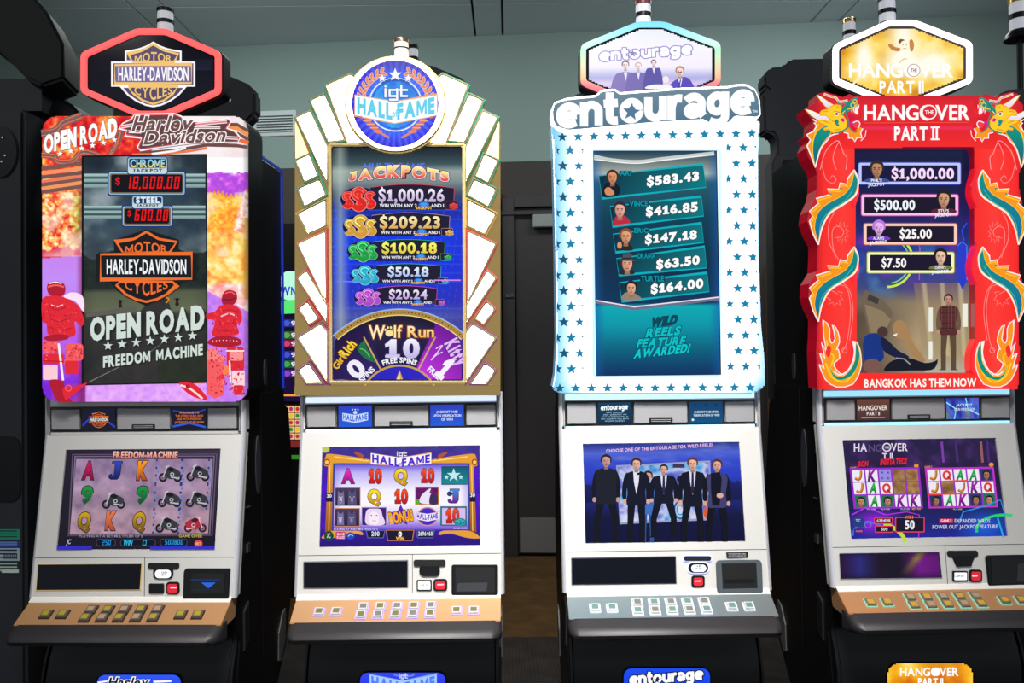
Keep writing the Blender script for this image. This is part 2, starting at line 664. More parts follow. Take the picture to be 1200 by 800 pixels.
# ================================================================== the setting
WALL_POSE = (0.16, 3.80, -0.0798)
WP = Plane(WALL_POSE, 0.0)                       # front face of the back wall
Z_CEIL = float(WP([590], [41])[0][2])
Z_DADO = float(WP([600], [190])[0][2])

mat('wall_grey_green', (126, 144, 139), 0.9, bump=0.1, bscale=60, vary=0.05)
mat('wall_dark_brown', (52, 47, 44), 0.75, bump=0.1, bscale=80, vary=0.15)
mat('ceiling_white', (236, 246, 252), 0.95, bump=0.08, bscale=90, vary=0.04)
mat('ceiling_void', (60, 62, 62), 0.95)
mat('door_dark', (50, 45, 46), 0.5, bump=0.05, bscale=40, vary=0.12)
mat('jamb_brown', (112, 84, 66), 0.6, vary=0.1, bscale=30)
mat('vent_grey', (176, 184, 186), 0.5)
mat('vent_dark', (70, 78, 80), 0.8)
mat('carpet_base', (40, 34, 28), 1.0)


def carpet(name, a, b, c):
    mt = bpy.data.materials.new(name)
    mt.use_nodes = True
    nt = mt.node_tree
    bs = nt.nodes['Principled BSDF']
    bs.inputs['Roughness'].default_value = 1.0
    bs.inputs['Specular IOR Level'].default_value = 0.05
    tc = nt.nodes.new('ShaderNodeTexCoord')
    wv = nt.nodes.new('ShaderNodeTexWave')
    wv.inputs['Scale'].default_value = 26
    wv.inputs['Distortion'].default_value = 1.5
    nz = nt.nodes.new('ShaderNodeTexNoise')
    nz.inputs['Scale'].default_value = 7
    nz.inputs['Detail'].default_value = 6
    r1 = nt.nodes.new('ShaderNodeValToRGB')
    r1.color_ramp.elements[0].color = tuple(lin(a)) + (1,)
    r1.color_ramp.elements[1].color = tuple(lin(b)) + (1,)
    e = r1.color_ramp.elements.new(0.62)
    e.color = tuple(lin(c)) + (1,)
    ml = nt.nodes.new('ShaderNodeMath')
    ml.operation = 'MULTIPLY_ADD'
    ml.inputs[1].default_value = 0.35
    nt.links.new(tc.outputs['Object'], wv.inputs['Vector'])
    nt.links.new(tc.outputs['Object'], nz.inputs['Vector'])
    nt.links.new(wv.outputs['Fac'], ml.inputs[0])
    nt.links.new(nz.outputs['Fac'], ml.inputs[2])
    nt.links.new(ml.outputs[0], r1.inputs[0])
    nt.links.new(r1.outputs[0], bs.inputs['Base Color'])
    return mt


CARPETS = [carpet('carpet_brown', (46, 32, 19), (84, 61, 37), (66, 46, 28)),
           carpet('carpet_tan', (56, 40, 24), (98, 70, 42), (74, 56, 35)),
           carpet('carpet_rust', (54, 33, 19), (96, 58, 30), (70, 44, 25)),
           carpet('carpet_charcoal', (32, 30, 29), (60, 54, 50), (46, 42, 40))]

floor = tag(MB().box(-7, 7, -4.5, 5.2, -0.1, -0.006).build('floor', MATS['carpet_base']), 'brown patterned carpet tile floor under the machines', kind='structure')
tile_me = {}
TS = 0.60
for ix in range(-5, 6):
    for iy in range(-2, 8):
        ty = -0.4 + iy * TS
        if ty > 4.3:
            continue
        c = 3 if ty + TS * .5 < 1.75 else random.choice((0, 0, 1, 2))
        if c not in tile_me:
            o = MB().box(-TS / 2 + .002, TS / 2 - .002, -TS / 2 + .002, TS / 2 - .002, -0.006, 0.0).build('carpet_tile', CARPETS[c], floor)
            tile_me[c] = o.data
        else:
            o = bpy.data.objects.new('carpet_tile', tile_me[c])
            COL.objects.link(o)
            o.parent = floor
        o.location = (ix * TS + 0.13, ty + TS / 2, 0)
        o.rotation_euler = (0, 0, random.choice((0, math.pi / 2)))

wall = empty('wall_back', (WALL_POSE[0], WALL_POSE[1], 0), WALL_POSE[2])
tag(wall, 'grey back wall with dark brown lower half', kind='structure')
MB().box(-7, 7, 0, 0.12, Z_DADO, Z_CEIL + .02).build('upper_wall', MATS['wall_grey_green'], wall)
MB().box(-7, 7, -0.02, 0.12, 0, Z_DADO).build('lower_wall', MATS['wall_dark_brown'], wall)


for nm, xa, xb, lb_ in (('wall_left', -6.9, -6.8, 'grey side wall beyond the left end of the hall'), ('wall_right', 6.8, 6.9, 'grey side wall beyond the right end of the hall')):
    tag(MB().box(xa, xb, -4.5, 4.35 if xa < 0 else 3.25, 0.0, Z_CEIL + .02).build(nm, MATS['wall_grey_green']), lb_, kind='structure')


def wrect(x0, y0, x1, y1):
    a, b = WP([x0], [y0])[0], WP([x1], [y1])[0]
    return min(a[0], b[0]), max(a[0], b[0]), min(a[2], b[2]), max(a[2], b[2])


# the vent grille high on the wall
x0, x1, z0, z1 = wrect(297, 131, 348, 159)
vent = MB().box(x0, x1, -0.012, 0, z0, z1).build('vent_grille', MATS['vent_grey'], wall, bevel=0.003)
MB().box(x0 + .03, x1 - .03, -0.0135, -0.006, z0 + .03, z1 - .03).build('vent_opening', MATS['vent_dark'], vent)
for i in range(7):
    z = z0 + .036 + (z1 - z0 - .072) * i / 6
    MB().box(x0 + .03, x1 - .03, -0.02, -0.0135, z - .005, z + .005).build('vent_slat', MATS['vent_grey'], vent)

# the dark door between the second and third machine
dx0, dx1, dz0, dz1 = wrect(604, 246, 752, 648)
door = empty('door_1', (WALL_POSE[0], WALL_POSE[1], 0), WALL_POSE[2])
tag(door, 'dark brown door with metal kick plate in the back wall', kind='structure')
MB().box(dx0, dx1, -0.06, -0.02, 0.02, dz1).build('door_leaf', MATS['door_dark'], door, bevel=0.004)
fr = MB()
fr.box(dx0 - .10, dx0 - .005, -0.09, 0.0, 0.0, dz1 + .08)
fr.box(dx1 + .005, dx1 + .10, -0.09, 0.0, 0.0, dz1 + .08)
fr.box(dx0 - .005, dx1 + .005, -0.09, 0.0, dz1 + .005, dz1 + .08)
fr.build('door_frame', MATS['door_dark'], door, bevel=0.004)
MB().box(dx0 + .01, dx1 - .01, -0.066, -0.06, 0.03, 0.295).build('kick_plate', mat('kick_plate_steel', (150, 150, 150), 0.4, 0.6, bump=0.25, bscale=9), door, bevel=0.002)
cx0, cx1, cz0, cz1 = wrect(625, 254, 662, 268)
MB().box(cx0, cx1, -0.12, -0.06, cz0, cz1).build('door_closer', mat('closer_grey', (150, 156, 152), 0.4, 0.4), door, bevel=0.006)
MB().box(cx0 - .35, cx0 + .2, -0.10, -0.085, cz1 + .005, cz1 + .03).build('closer_arm', MATS['door_dark'], door)
hx0, hx1, hz0, hz1 = wrect(594, 346, 603, 349)
MB().box(hx0, hx1, -0.10, -0.088, hz0, hz1).build('strike_plate', CHROME, door)
jx0, jx1, _, _ = wrect(587, 230, 592, 640)
trim = MB().box(jx0, jx1, -0.13, -0.02, 0.25, wrect(587, 226, 592, 640)[3]).build('trim_1', MATS['jamb_brown'], None, bevel=0.004)
trim.location, trim.rotation_euler = (WALL_POSE[0], WALL_POSE[1], 0), (0, 0, WALL_POSE[2])
tag(trim, 'brown wooden post left of the dark door', kind='structure')
jx0, jx1, _, _ = wrect(898, 440, 907, 700)
trim = MB().box(jx0, jx1, -0.13, -0.02, 0.0, 2.2).build('trim_2', MATS['jamb_brown'], None, bevel=0.004)
trim.location, trim.rotation_euler = (WALL_POSE[0], WALL_POSE[1], 0), (0, 0, WALL_POSE[2])
tag(trim, 'brown wooden post seen between the star machine and the red dragon machine', kind='structure')

ceil = tag(MB().box(-7, 7, -4.5, 4.9, Z_CEIL + .03, Z_CEIL + .13).build('ceiling', MATS['ceiling_void']), 'pale grey ceiling of large flat panels', kind='structure')
xs = [-7] + [float(WP([p], [40])[0][0]) * math.cos(WALL_POSE[2]) + WALL_POSE[0] for p in (208, 240, 557, 589, 950, 983)] + [7]
ys = [-4.5, -2.2, 0.6, 3.25, 4.9]
for a in range(len(xs) - 1):
    for b in range(len(ys) - 1):
        g = .009
        MB().box(xs[a] + g, xs[a + 1] - g, ys[b] + g * .5, ys[b + 1] - g * .5, Z_CEIL, Z_CEIL + .03).build('ceiling_panel', MATS['ceiling_white'], ceil)

# ================================================================== machines of the rows behind, seen from the back
LENS_WHITE = mat('lamp_lens_white', (205, 207, 214), 0.35, emit=(235, 238, 245), strength=0.32, sample=False)
GOLD_CAP = mat('gold_cap', (214, 178, 110), 0.25, 1.0)


def candle(parent, x, y, z, r, h, cap, level=0, tip=None):
    """two-tier service lamp"""
    b = MB().lathe(x, y, [(r * 1.55, z), (r * 1.45, z + h * .10), (r * 1.12, z + h * .17), (r * 1.05, z + h * .2)], 20).build('lamp_base', BLACK, parent, smooth=True)
    host = b if level == 0 else parent
    for k in range(2):
        za = z + h * (.2 + .38 * k)
        MB().lathe(x, y, [(r * .96, za), (r * .96, za + h * .27)], 20).build('lamp_lens', LENS_WHITE, host, smooth=True)
        MB().lathe(x, y, [(r * 1.05, za + h * .26), (r * 1.05, za + h * .38), (r * .9, za + h * .40)], 20).build('lamp_ring', cap if k else BLACK, host, smooth=True)
    if tip:
        MB().lathe(x, y, [(r * .3, z - tip), (r * .3, z)], 12).build('lamp_pole', BLACK, host, smooth=True)
    return b


BACK_Y = 0.66
BP = Plane(None, BACK_Y)
HEX_BACK = [(-.22, -.045), (-.22, .045), (-.19, .075), (-.075, .125), (.075, .125), (.19, .075), (.22, .045), (.22, -.045), (.19, -.075), (.075, -.125), (-.075, -.125), (-.19, -.075)]


def rear_machine(cx, label, cabinet_top, topper_z=None, hw=0.2):
    t = empty('slot_machine', (cx, BACK_Y, 0))
    tag(t, label, 'slot machine', 'slot machines of the row behind, turned away')
    MB().box(-hw, hw, 0.0, 0.3, 0.45, cabinet_top).build('cabinet', BLACK_SATIN, t, bevel=0.012)
    MB().box(-hw + .03, hw - .03, 0.03, 0.27, 0.0, 0.45).build('stand', BLACK_SATIN, t)
    if topper_z:
        mb = MB()
        mb.loft([[(x, 0.06, topper_z + z) for x, z in HEX_BACK], [(x, 0.14, topper_z + z) for x, z in HEX_BACK]])
        mb.build('topper', GREY_BLACK, t, bevel=0.012)
        MB().box(-.06, .06, 0.07, 0.13, cabinet_top, topper_z - .1).build('topper_neck', BLACK, t)
    return t


def zat(py, y=BACK_Y):
    return float(Plane(None, y)([600], [py])[0][2])


ra = rear_machine(-1.205, 'black turned-away machine behind the motorcycle machine, only its dark topper showing', 2.3, 2.55)
MB().box(.10, .125, 0.052, 0.06, 2.555, 2.563).build('topper_mark', LENS_WHITE, ra)
rb = rear_machine(-0.365, 'turned-away machine behind the white fan-panel machine, its striped service lamp and dark topper edge showing', 2.3, 2.565)
rb_lamp_x = float(Plane(None, BACK_Y + .1)([484], [50])[0][0]) + 0.365
candle(rb, rb_lamp_x, 0.10, 2.66, 0.021, 0.125, BLACK, 1)
rc = rear_machine(0.455, 'turned-away machine behind the star machine, a dark corner of it showing', 2.3, 2.49)
rd = rear_machine(1.42, 'turned-away machine with a black notched back board behind the red dragon machine', 1.55, None, 0.24)
NB = [(893, 90), (900, 82), (916, 80), (924, 72), (1100, 68), (1100, 470), (905, 470), (902, 190), (908, 182), (907, 165), (903, 158), (893, 157), (891, 112), (898, 108), (893, 104)]
q = BP.pts(NB)
mb = MB()
mb.loft([[(x - 1.42, -0.03, z) for x, _, z in q], [(x - 1.42, 0.06, z) for x, _, z in q]])
mb.build('back_board', GREY_BLACK, rd, bevel=0.008)
p = BP.pts([(914, 190), (932, 190), (932, 440), (914, 440)])
MB().add([(x - 1.42, -0.042, z) for x, _, z in p] + [(x - 1.42, -0.03, z) for x, _, z in p], [(0, 1, 2, 3), (0, 4, 5, 1), (1, 5, 6, 2), (2, 6, 7, 3), (3, 7, 4, 0)]).build('back_hatch', BLACK, rd)
candle(rd, float(BP([1001], [36])[0][0]) - 1.42, 0.045, 2.725, 0.024, 0.125, GOLD_CAP, 1, tip=0.12)

# the machine with the rounded back at the far end
re_x = 2.02
re = empty('slot_machine', (re_x, BACK_Y, 0))
tag(re, 'turned-away machine with a round black back right of the red dragon machine', 'slot machine', 'slot machines of the row behind, turned away')
arc = [(x - re_x, z) for x, _, z in BP.pts(spl([(1142, 200), (1146, 150), (1158, 122), (1180, 106), (1208, 104), (1240, 115), (1255, 150), (1258, 200)], 4, False) + [(1258, 460), (1142, 460)])]
MB().loft([[(x, 0.0, z) for x, z in arc], [(x, 0.12, z) for x, z in arc]]).build('round_back', BLACK, re, bevel=0.01)
MB().box(-.24, .24, 0.02, 0.5, 0, 1.5).build('cabinet', BLACK_SATIN, re)
lx = float(BP([1205.5], [10])[0][0]) - re_x
candle(re, lx, 0.06, 2.765, 0.036, 0.17, GOLD_CAP, 1, tip=0.25)

# the machine that stands end-on left of the row
LY = 0.46
LP = Plane(None, LY)
lm = empty('slot_machine', (-2.1, LY, 0))
tag(lm, 'charcoal machine standing end-on at the left edge, stickers on its side', 'slot machine')


def lpt(pl, y=LY):
    return [(x + 2.1, z) for x, _, z in Plane(None, y).pts(pl)]


lx1 = lpt([(29, 400)])[0][0]
lz1 = lpt([(10, 127)])[0][1]
MB().box(lx1 - 0.62, lx1, 0.0, 0.62, 0.0, lz1).build('cabinet', GREY_BLACK, lm, bevel=0.012)
arc = lpt([(12, 300), (26, 150), (36, 128), (52, 116), (68, 113), (84, 122), (98, 138), (108, 170), (112, 470), (112, 700), (12, 700)], LY + .2)
MB().loft([[(x, 0.2, z) for x, z in arc], [(x, 0.34, z) for x, z in arc]]).build('round_back', mat('dull_black', (14, 14, 14), 0.7), lm, bevel=0.01)
nk = lpt([(-30, 92), (49, 92), (49, 130), (-30, 130)], LY + .12)
MB().loft([[(x, 0.12, z) for x, z in nk], [(x, 0.3, z) for x, z in nk]]).build('topper_neck', GREY_BLACK, lm)
hexl = lpt([(-20, -60), (36, -10), (44, 0), (55, 13), (74, 50), (75, 92), (48, 101), (31, 92), (0, 60), (-40, 30)], LY + .05)
tp = MB().loft([[(x, 0.05, z) for x, z in hexl], [(x - .03, 0.22, z - .01) for x, z in hexl]]).build('topper', mat('dull_black', (14, 14, 14), 0.7), lm, bevel=0.01)
for nm, cy_, rx, ry in (('speaker_recess', 178, 21, 31),):
    c = lpt(ellp(1, cy_, rx, ry, 32))
    MB().loft([[(x, -0.008, z) for x, z in c], [(x, 0.0, z) for x, z in c]]).build(nm, BLACK, lm, bevel=0.003)
c = lpt(rr(-40, 511, 25, 588, 12))
MB().loft([[(x, -0.006, z) for x, z in c], [(x, 0.0, z) for x, z in c]]).build('side_recess', BLACK, lm, bevel=0.002)
for (sx, sy) in ((5, 162), (4, 190), (8, 183)):
    c = lpt(ellp(sx, sy, 1.1, 1.1, 8))
    MB().loft([[(x, -0.012, z) for x, z in c], [(x, -0.008, z) for x, z in c]]).build('screw', CHROME, lm)
A = Art(Plane((-2.1, LY, 0), -0.0015))
for (ya, yb, bg, tx) in ((620, 632, (44, 150, 120), (20, 80, 70)), (634, 641, (40, 70, 160), (140, 170, 230)), (642, 657, (170, 190, 205), (40, 50, 70)), (658, 672, (30, 60, 44), (180, 200, 190))):
    A.rect(-12, ya, 23, yb, bg)
    for k in range(3):
        yy = ya + (yb - ya) * (k + .6) / 3.6
        A.line([(-8, yy), (20, yy)], (yb - ya) * .12, tx)
for k in range(10):
    A.rect(3 + k * 1.8, 649, 4 + k * 1.8, 655, (20, 24, 30))
A.rect(2, 667, 22, 671, (205, 220, 215))
A.build('sticker', lm, STICKER, 'green, blue and white service stickers with a bar code')

# the lit machine far back, seen through the gap beside the motorcycle machine
FX, FY = -1.36, 2.75
fm = empty('slot_machine', (FX, FY, 0))
tag(fm, 'far lit machine with coloured jackpot bars, seen through the gap left of the fan-panel machine', 'slot machine')
MB().box(-.3, .3, 0.0, .5, 0, 2.4).build('cabinet', BLACK_SATIN, fm, bevel=0.01)
A = Art(Plane((FX, FY, 0), -0.003))
A.rect(318, 312, 372, 470, (12, 10, 30), (30, 14, 60))
A.poly(spl([(326, 336), (332, 320), (345, 318), (362, 322), (366, 340), (350, 350), (332, 350)], 4), (190, 255, 225))
A.text('WMW', 328, 336, 362, 346, (40, 60, 200), 0.03)
A.poly([(326, 352), (366, 350), (366, 366), (326, 368)], (90, 235, 120))
for k, (c, d) in enumerate((((70, 90, 220), 374), ((90, 170, 70), 388), ((220, 60, 110), 398), ((70, 80, 220), 411), ((60, 170, 80), 422), ((140, 70, 210), 433))):
    A.rect(324, d, 366, d + 9, np.array(c) * .55)
    A.ell(336, d + 4.5, 4, 3.5, c, 10)
    A.text('950', 341, d + 2, 360, d + 7, (235, 225, 255), 0.03)
A.line([(322, 463), (370, 463)], 2, (255, 170, 60))
A.build('jackpot_screen', fm, PRINT)
A = Art(Plane((FX, FY, 0), -0.003))
A.rect(322, 474, 372, 524, (70, 24, 26))
for i in range(6):
    for j in range(5):
        x, y = 326 + i * 7.5, 479 + j * 8
        A.rect(x - 3, y - 3.4, x + 3.4, y + 3.6, (236, 196, 130))
        A.ell(x, y, 2.3, 2.6, ((190, 40, 110), (235, 190, 40), (200, 50, 50), (60, 130, 70))[(i * 2 + j) % 4], 8)
A.rect(322, 516, 372, 524, (120, 40, 40))
A.build('reel_screen', fm, PRINT)
A = Art(Plane((FX, FY, 0), -0.003))
A.rect(330, 533, 366, 538, (50, 130, 30))
A.build('light_strip', fm, PRINT)

# ================================================================== the cabinet that the four machines of the row share
HW = 0.302
LIP = mat('deck_lip_highlight', (240, 235, 226), 0.3, 0.15)  # paler than the deck: highlight along the lip put into the colour
ZS0, ZS1 = 1.3326, 1.4087
DOOR_T, DOOR_B = 1.322, 0.8525


def yd(z):
    return TILT * (z - ZL)


MSP = Plane(1, 0.0093)                 # strip, measured on the second machine
MDK = Plane(1, -0.075, 0.0868 / 0.0483, 0.8525)  # button deck


def bx1(px0, py0, px1, py1, plane):
    a, b = plane([px0], [py0])[0], plane([px1], [py1])[0]
    return a[0], b[0], b[2], a[2]


def machine_body(k, label, deck_mat, bar_mat, button_mats, cab_light=None, top_z=2.2):
    t = empty('slot_machine', (SPOT[k][0], SPOT[k][1], 0), SPOT[k][2])
    tag(t, label, 'slot machine', 'slot machines standing side by side in the row')
    # ---- cabinet, side view extruded
    prof = [(0.03, 1.44), (0.45, 1.44), (0.45, 1.385), (0.50, 1.37), (0.575, 0.95), (0.56, 0.80), (0.455, 0.54), (0.25, 0.32), (0.25, 0.0),
            (0.0, 0.0), (-0.01, 0.3), (-0.03, 0.55), (0.0, 0.70), (-0.03, 0.755), (-0.045, 0.86), (0.03, 1.30)]
    cab = MB().prof_x(prof, -0.29, 0.29).build('cabinet', BLACK_SATIN, t, bevel=0.006)
    # cabinet head behind the top box
    MB().box(-0.285, 0.285, 0.09, 0.45, 1.40, top_z).build('cabinet_head', BLACK_SATIN, t, bevel=0.01)
    if cab_light is not None:
        for e in (-1, 1):
            w = MB()
            w.box(e * 0.288 - .003, e * 0.288 + .003, 0.443, 0.452, 1.44, top_z)
            w.box(e * 0.288 - .003, e * 0.288 + .003, 0.10, 0.452, top_z - .004, top_z + .004)
            w.build('edge_light', cab_light, t)
    # side furniture
    for e in (-1, 1):
        xs_ = e * 0.29
        for (y, z, ry, rz, nm) in ((0.17, 1.205, 0.022, 0.095, 'side_recess'), (0.10, 1.50, 0.014, 0.045, 'vent_oval'), (0.26, 1.50, 0.014, 0.045, 'vent_oval')):
            xq = e * 0.285 if nm == 'vent_oval' else xs_
            ring = [(y + ry * math.cos(a * math.pi / 12), z + rz * math.sin(a * math.pi / 12)) for a in range(24)]
            MB().loft([[(xq, a, b) for a, b in ring], [(xq + e * .003, a, b) for a, b in ring]]).build(nm, GREY_BLACK, t)
        MB().box(min(xs_, xs_ + e * .002), max(xs_, xs_ + e * .002), 0.203, 0.207, 0.58, 1.43).build('side_seam', BLACK, t)
        for (y, z, h) in ((0.055, 1.24, .018), (0.075, 1.09, .006), (0.07, 0.965, .03)):
            MB().lathe(y, z, [(.008, xs_), (.008, xs_ + e * .006), (.004, xs_ + e * .008)], 10, axis='z').v
            b = MB().box(min(xs_, xs_ + e * .007), max(xs_, xs_ + e * .007), y - .012, y + .012, z - h / 2, z + h / 2)
            b.build('lock_catch', STEEL, t, bevel=0.002)
        hexp = [(0.36, 0.60), (0.40, 0.655), (0.43, 0.665), (0.44, 0.64), (0.43, 0.56), (0.38, 0.50), (0.355, 0.51)]
        MB().loft([[(xs_, a, b) for a, b in hexp], [(xs_ + e * .004, a, b) for a, b in hexp]]).build('side_plate', mat('grey_side_plate', (84, 84, 86), 0.5), t)
        pl = [(0.035, 0.78), (0.075, 0.80), (0.075, 0.68), (0.035, 0.66)]
        MB().loft([[(xs_, a, b) for a, b in pl], [(xs_ + e * .003, a, b) for a, b in pl]]).build('serial_plate', STEEL, t)
        pl = [(0.04, 0.775), (0.07, 0.79), (0.07, 0.685), (0.04, 0.67)]
        MB().loft([[(xs_ + e * .003, a, b) for a, b in pl], [(xs_ + e * .004, a, b) for a, b in pl]]).build('serial_card', DARK_PLATE, t)
    # ---- speaker strip
    st = MB()
    st.box(-HW + .003, HW - .003, 0.012, 0.08, DOOR_T + .002, 1.442)
    strip = st.build('speaker_panel', SILVER, t, bevel=0.008, seg=3)
    MB().box(-.2895, .2895, 0.008, 0.0125, ZS0, ZS1).build('speaker_backing', DARK_PLATE, strip)
    for nm, z0, z1 in (('light_bar', ZS1 + .004, ZS1 + .020), ('light_bar', DOOR_T + .0005, ZS0 - .0015)):
        MB().box(-.2875, .2875, 0.006, 0.0125, z0, z1).build(nm, bar_mat, strip, bevel=0.001)
    for a0, b0, a1, b1 in ((187, 93, 318, 192), (481, 89, 722, 188), (884, 84, 1016, 184)):
        x0, x1, _, _ = bx1(310 + a0 / 3.75, 480, 310 + a1 / 3.75, 490, MSP)
        g = MB().box(x0, x1, 0.003, 0.009, ZS0 + .005, ZS1 - .005)
        g.build('speaker_grille', GRILLE, strip, bevel=0.003)
    xa, xb, _, _ = bx1(310 + 550 / 3.75, 480, 310 + 653 / 3.75, 490, MSP)
    MB().box(xa, xb, 0.000, 0.004, ZS0 + .007, ZS0 + .022).build('name_plate', DARK_PLATE, strip, bevel=0.001)
    for zz in (ZS0 + .012, ZS0 + .017):
        MB().box(xa + .006, xb - .006, -0.0004, 0.0002, zz - .001, zz + .001).build('name_plate_lettering', GRILLE, strip)
    # ---- door with the screen opening
    q = .2375
    zo0, zo1 = 0.99, 1.2798
    mb = MB()
    yo = 0.05
    O = [(-HW, DOOR_T), (HW, DOOR_T), (HW, DOOR_B), (-HW, DOOR_B)]
    I = [(-q, zo1), (q, zo1), (q, zo0), (-q, zo0)]
    v = [(x, yd(z), z) for x, z in O] + [(x, yd(z), z) for x, z in I] + [(x, yd(z) + .012, z) for x, z in I] + [(x, yd(z) + yo, z) for x, z in O]
    f = []
    for i in range(4):
        j = (i + 1) % 4
        f += [(i, j, 4 + j, 4 + i), (4 + i, 4 + j, 8 + j, 8 + i), (i, 12 + i, 12 + j, j)]
    f += [(8, 9, 10, 11), (15, 14, 13, 12)]
    mb.add(v, f)
    door_ = mb.build('main_door', SILVER, t)
    for e in (-1, 1):       # rounded bright side trims of the door
        rings = []
        for z in (DOOR_B + .001, 1.0, 1.15, DOOR_T - .001, 1.38, 1.44):
            y = yd(min(z, DOOR_T))
            rings.append([(e * (HW - .004 + .011 * math.sin(a)), y + .012 - .0155 * math.cos(a), z) for a in np.linspace(0, math.pi, 7)])
        MB().loft(rings).build('side_trim', TRIM, t, smooth=True)
    zz = 0.9675
    MB().box(-HW + .004, HW - .004, yd(zz) - .0006, yd(zz) + .002, zz - .0007, zz + .0007).build('door_seam', DARK_PLATE, door_)
    # ---- deck and buttons
    rings = []
    for x, ins in ((-.297, 0), (.297, 0)):
        rings.append([(x, -.060, .866), (x, -.079, .8545), (x, -.088, .846), (x, -.1615, .8048), (x, -.150, .785), (x, -.05, .79), (x, -.03, .85)])
    deck = MB().loft(rings).build('button_deck', deck_mat, t, bevel=0.002)
    MB().loft([[(x, -.0705, .8605), (x, -.0765, .8575), (x, -.0895, .8470), (x, -.0885, .8440), (x, -.070, .853)] for x in (-.297, .297)]).build('deck_lip', LIP, deck)
    spots = [(158, 128), (250, 127)] + [(397 + 91 * i, 101 - 1.5 * i) for i in range(5)] + [(383 + 93.5 * i, 144 - 1.5 * i) for i in range(5)] + [(900, 121), (993, 120)]
    d = Vector((0, -.0868, -.0483)).normalized()
    nrm = Vector((0, -.0483, .0868)).normalized()
    for n_, (a, b) in enumerate(spots):
        c = Vector(MDK([340 + a / 4.615], [690 + b / 4.615])[0])
        mb = MB()

        def blk(w, h, lo, hi, mi, sh=0):
            lo_, hi_ = [], []
            for sx, sy in ((-1, -1), (1, -1), (1, 1), (-1, 1)):
                lo_.append(c + Vector((sx * w, 0, 0)) + d * (sy * h) + nrm * lo)
                hi_.append(c + Vector((sx * (w - sh), 0, 0)) + d * (sy * (h - sh)) + nrm * hi)
            mb.loft([lo_, hi_], mi)
        blk(.0165, .0165, -.002, .004, 0, .001)
        blk(.0135, .0135, .004, .009, 1, .0015)
        blk(.009, .008, .009, .0096, 2)
        if 2 <= n_ <= 11 and n_ % 2 == 0:
            legend = button_mats[3]
        else:
            legend = button_mats[2]
        mb.build('button', [button_mats[0], button_mats[1], legend], deck)
    # ---- padded bumper, rounded at both ends
    bp = [(-.1615, .8056), (-.19, .793), (-.207, .783), (-.212, .774), (-.206, .762), (-.19, .756), (-.12, .757), (-.12, .79)]
    rings = []
    for x, sh in ((-.300, .045), (-.297, .024), (-.288, .009), (-.272, 0), (.272, 0), (.288, .009), (.297, .024), (.300, .045)):
        rings.append([(x, min(-.12, y + sh) if y < -.13 else y, z) for y, z in bp])
    MB().loft(rings).build('bumper', RUBBER, t, smooth=True)
    # ---- belly below the deck
    bl = [(-.03, .757), (-.012, .735), (-.008, .70), (-.030, .655), (-.048, .60), (-.048, .30), (-.03, .05), (0.02, .05), (0.02, .757)]
    MB().prof_x(bl, -.276, .276).build('belly_door', BLACK, t, bevel=0.004)
    for e in (-1, 1):
        MB().prof_x([(y - .004, z) for y, z in bl], e * .283 - .0035, e * .283 + .0035).build('belly_trim', BLACK, t, bevel=0.001)
    MB().box(-.18, .17, -.018, -.004, .690, .735).build('coin_tray_recess', mat('recess_navy', (14, 15, 26), 0.5), t, bevel=0.004)
    return t, door_, strip, deck


def door_plane(k, off=0.0):
    return Plane(k, off, TILT, ZL)


def door_piece(k, door_, name, pl, out, mats, bevel=0.0, base=0.0):
    mb = MB()
    slab(mb, door_plane(k), pl, -out, base)
    return mb.build(name, mats, door_, bevel=bevel)


VFD_RIM = mat('status_rim', (150, 150, 155), 0.4, 0.5)
RED_BTN = mat('red_service_button', (190, 20, 40), 0.3, emit=(235, 40, 60), strength=0.35, sample=False)
WHITE_KEY = mat('white_lit_key', (235, 238, 245), 0.4, emit=(235, 240, 250), strength=0.55, sample=False)
SLOT = mat('slot_black', (6, 6, 7), 0.5)


def vfd(k, door_, q, rim=VFD_RIM, glass=GLASS_BLACK):
    """status display left of the ticket slot: q = tl, tr, br, bl"""
    c = np.mean(np.array(q), 0)
    o = [tuple(c + (np.array(p) - c) * np.array([1.018, 1.075])) for p in q]
    door_piece(k, door_, 'status_rim', o, 0.003, rim, 0.001)
    g = door_piece(k, door_, 'status_display', q, 0.004, glass)
    return g


def toprint(k, plane, off=0.0):
    return Art(plane, off)


def cards(k, strip, arts):
    """the two printed cards in the speaker strip"""
    pl = Plane(k, 0.0)
    for (a0, a1), fn in zip(((326, 473), (729, 876)), arts):
        x0, x1, _, _ = bx1(310 + a0 / 3.75, 480, 310 + a1 / 3.75, 490, MSP)
        A = Art(LocalPlane(k, 0.0, x0, x1, ZS0 + .006, ZS1 - .006), 0.006)
        fn(A)
        A.build('info_card', strip, PRINT)


class LocalPlane:
    """unit square 100 x 50 of a panel given in machine coordinates"""

    def __init__(s, k, y, x0, x1, z0, z1, slope=0.0, zs=0.0):
        s.b = (x0, x1, z0, z1)
        s.y, s.sl, s.zs = y, slope, zs

    def __call__(s, px, py, off=0.0):
        x0, x1, z0, z1 = s.b
        x = x0 + np.asarray(px, float) / 100 * (x1 - x0)
        z = z1 - np.asarray(py, float) / 50 * (z1 - z0)
        return np.stack([x, s.y + off + s.sl * (z - s.zs), z], -1)


HEXTOP = 0.0


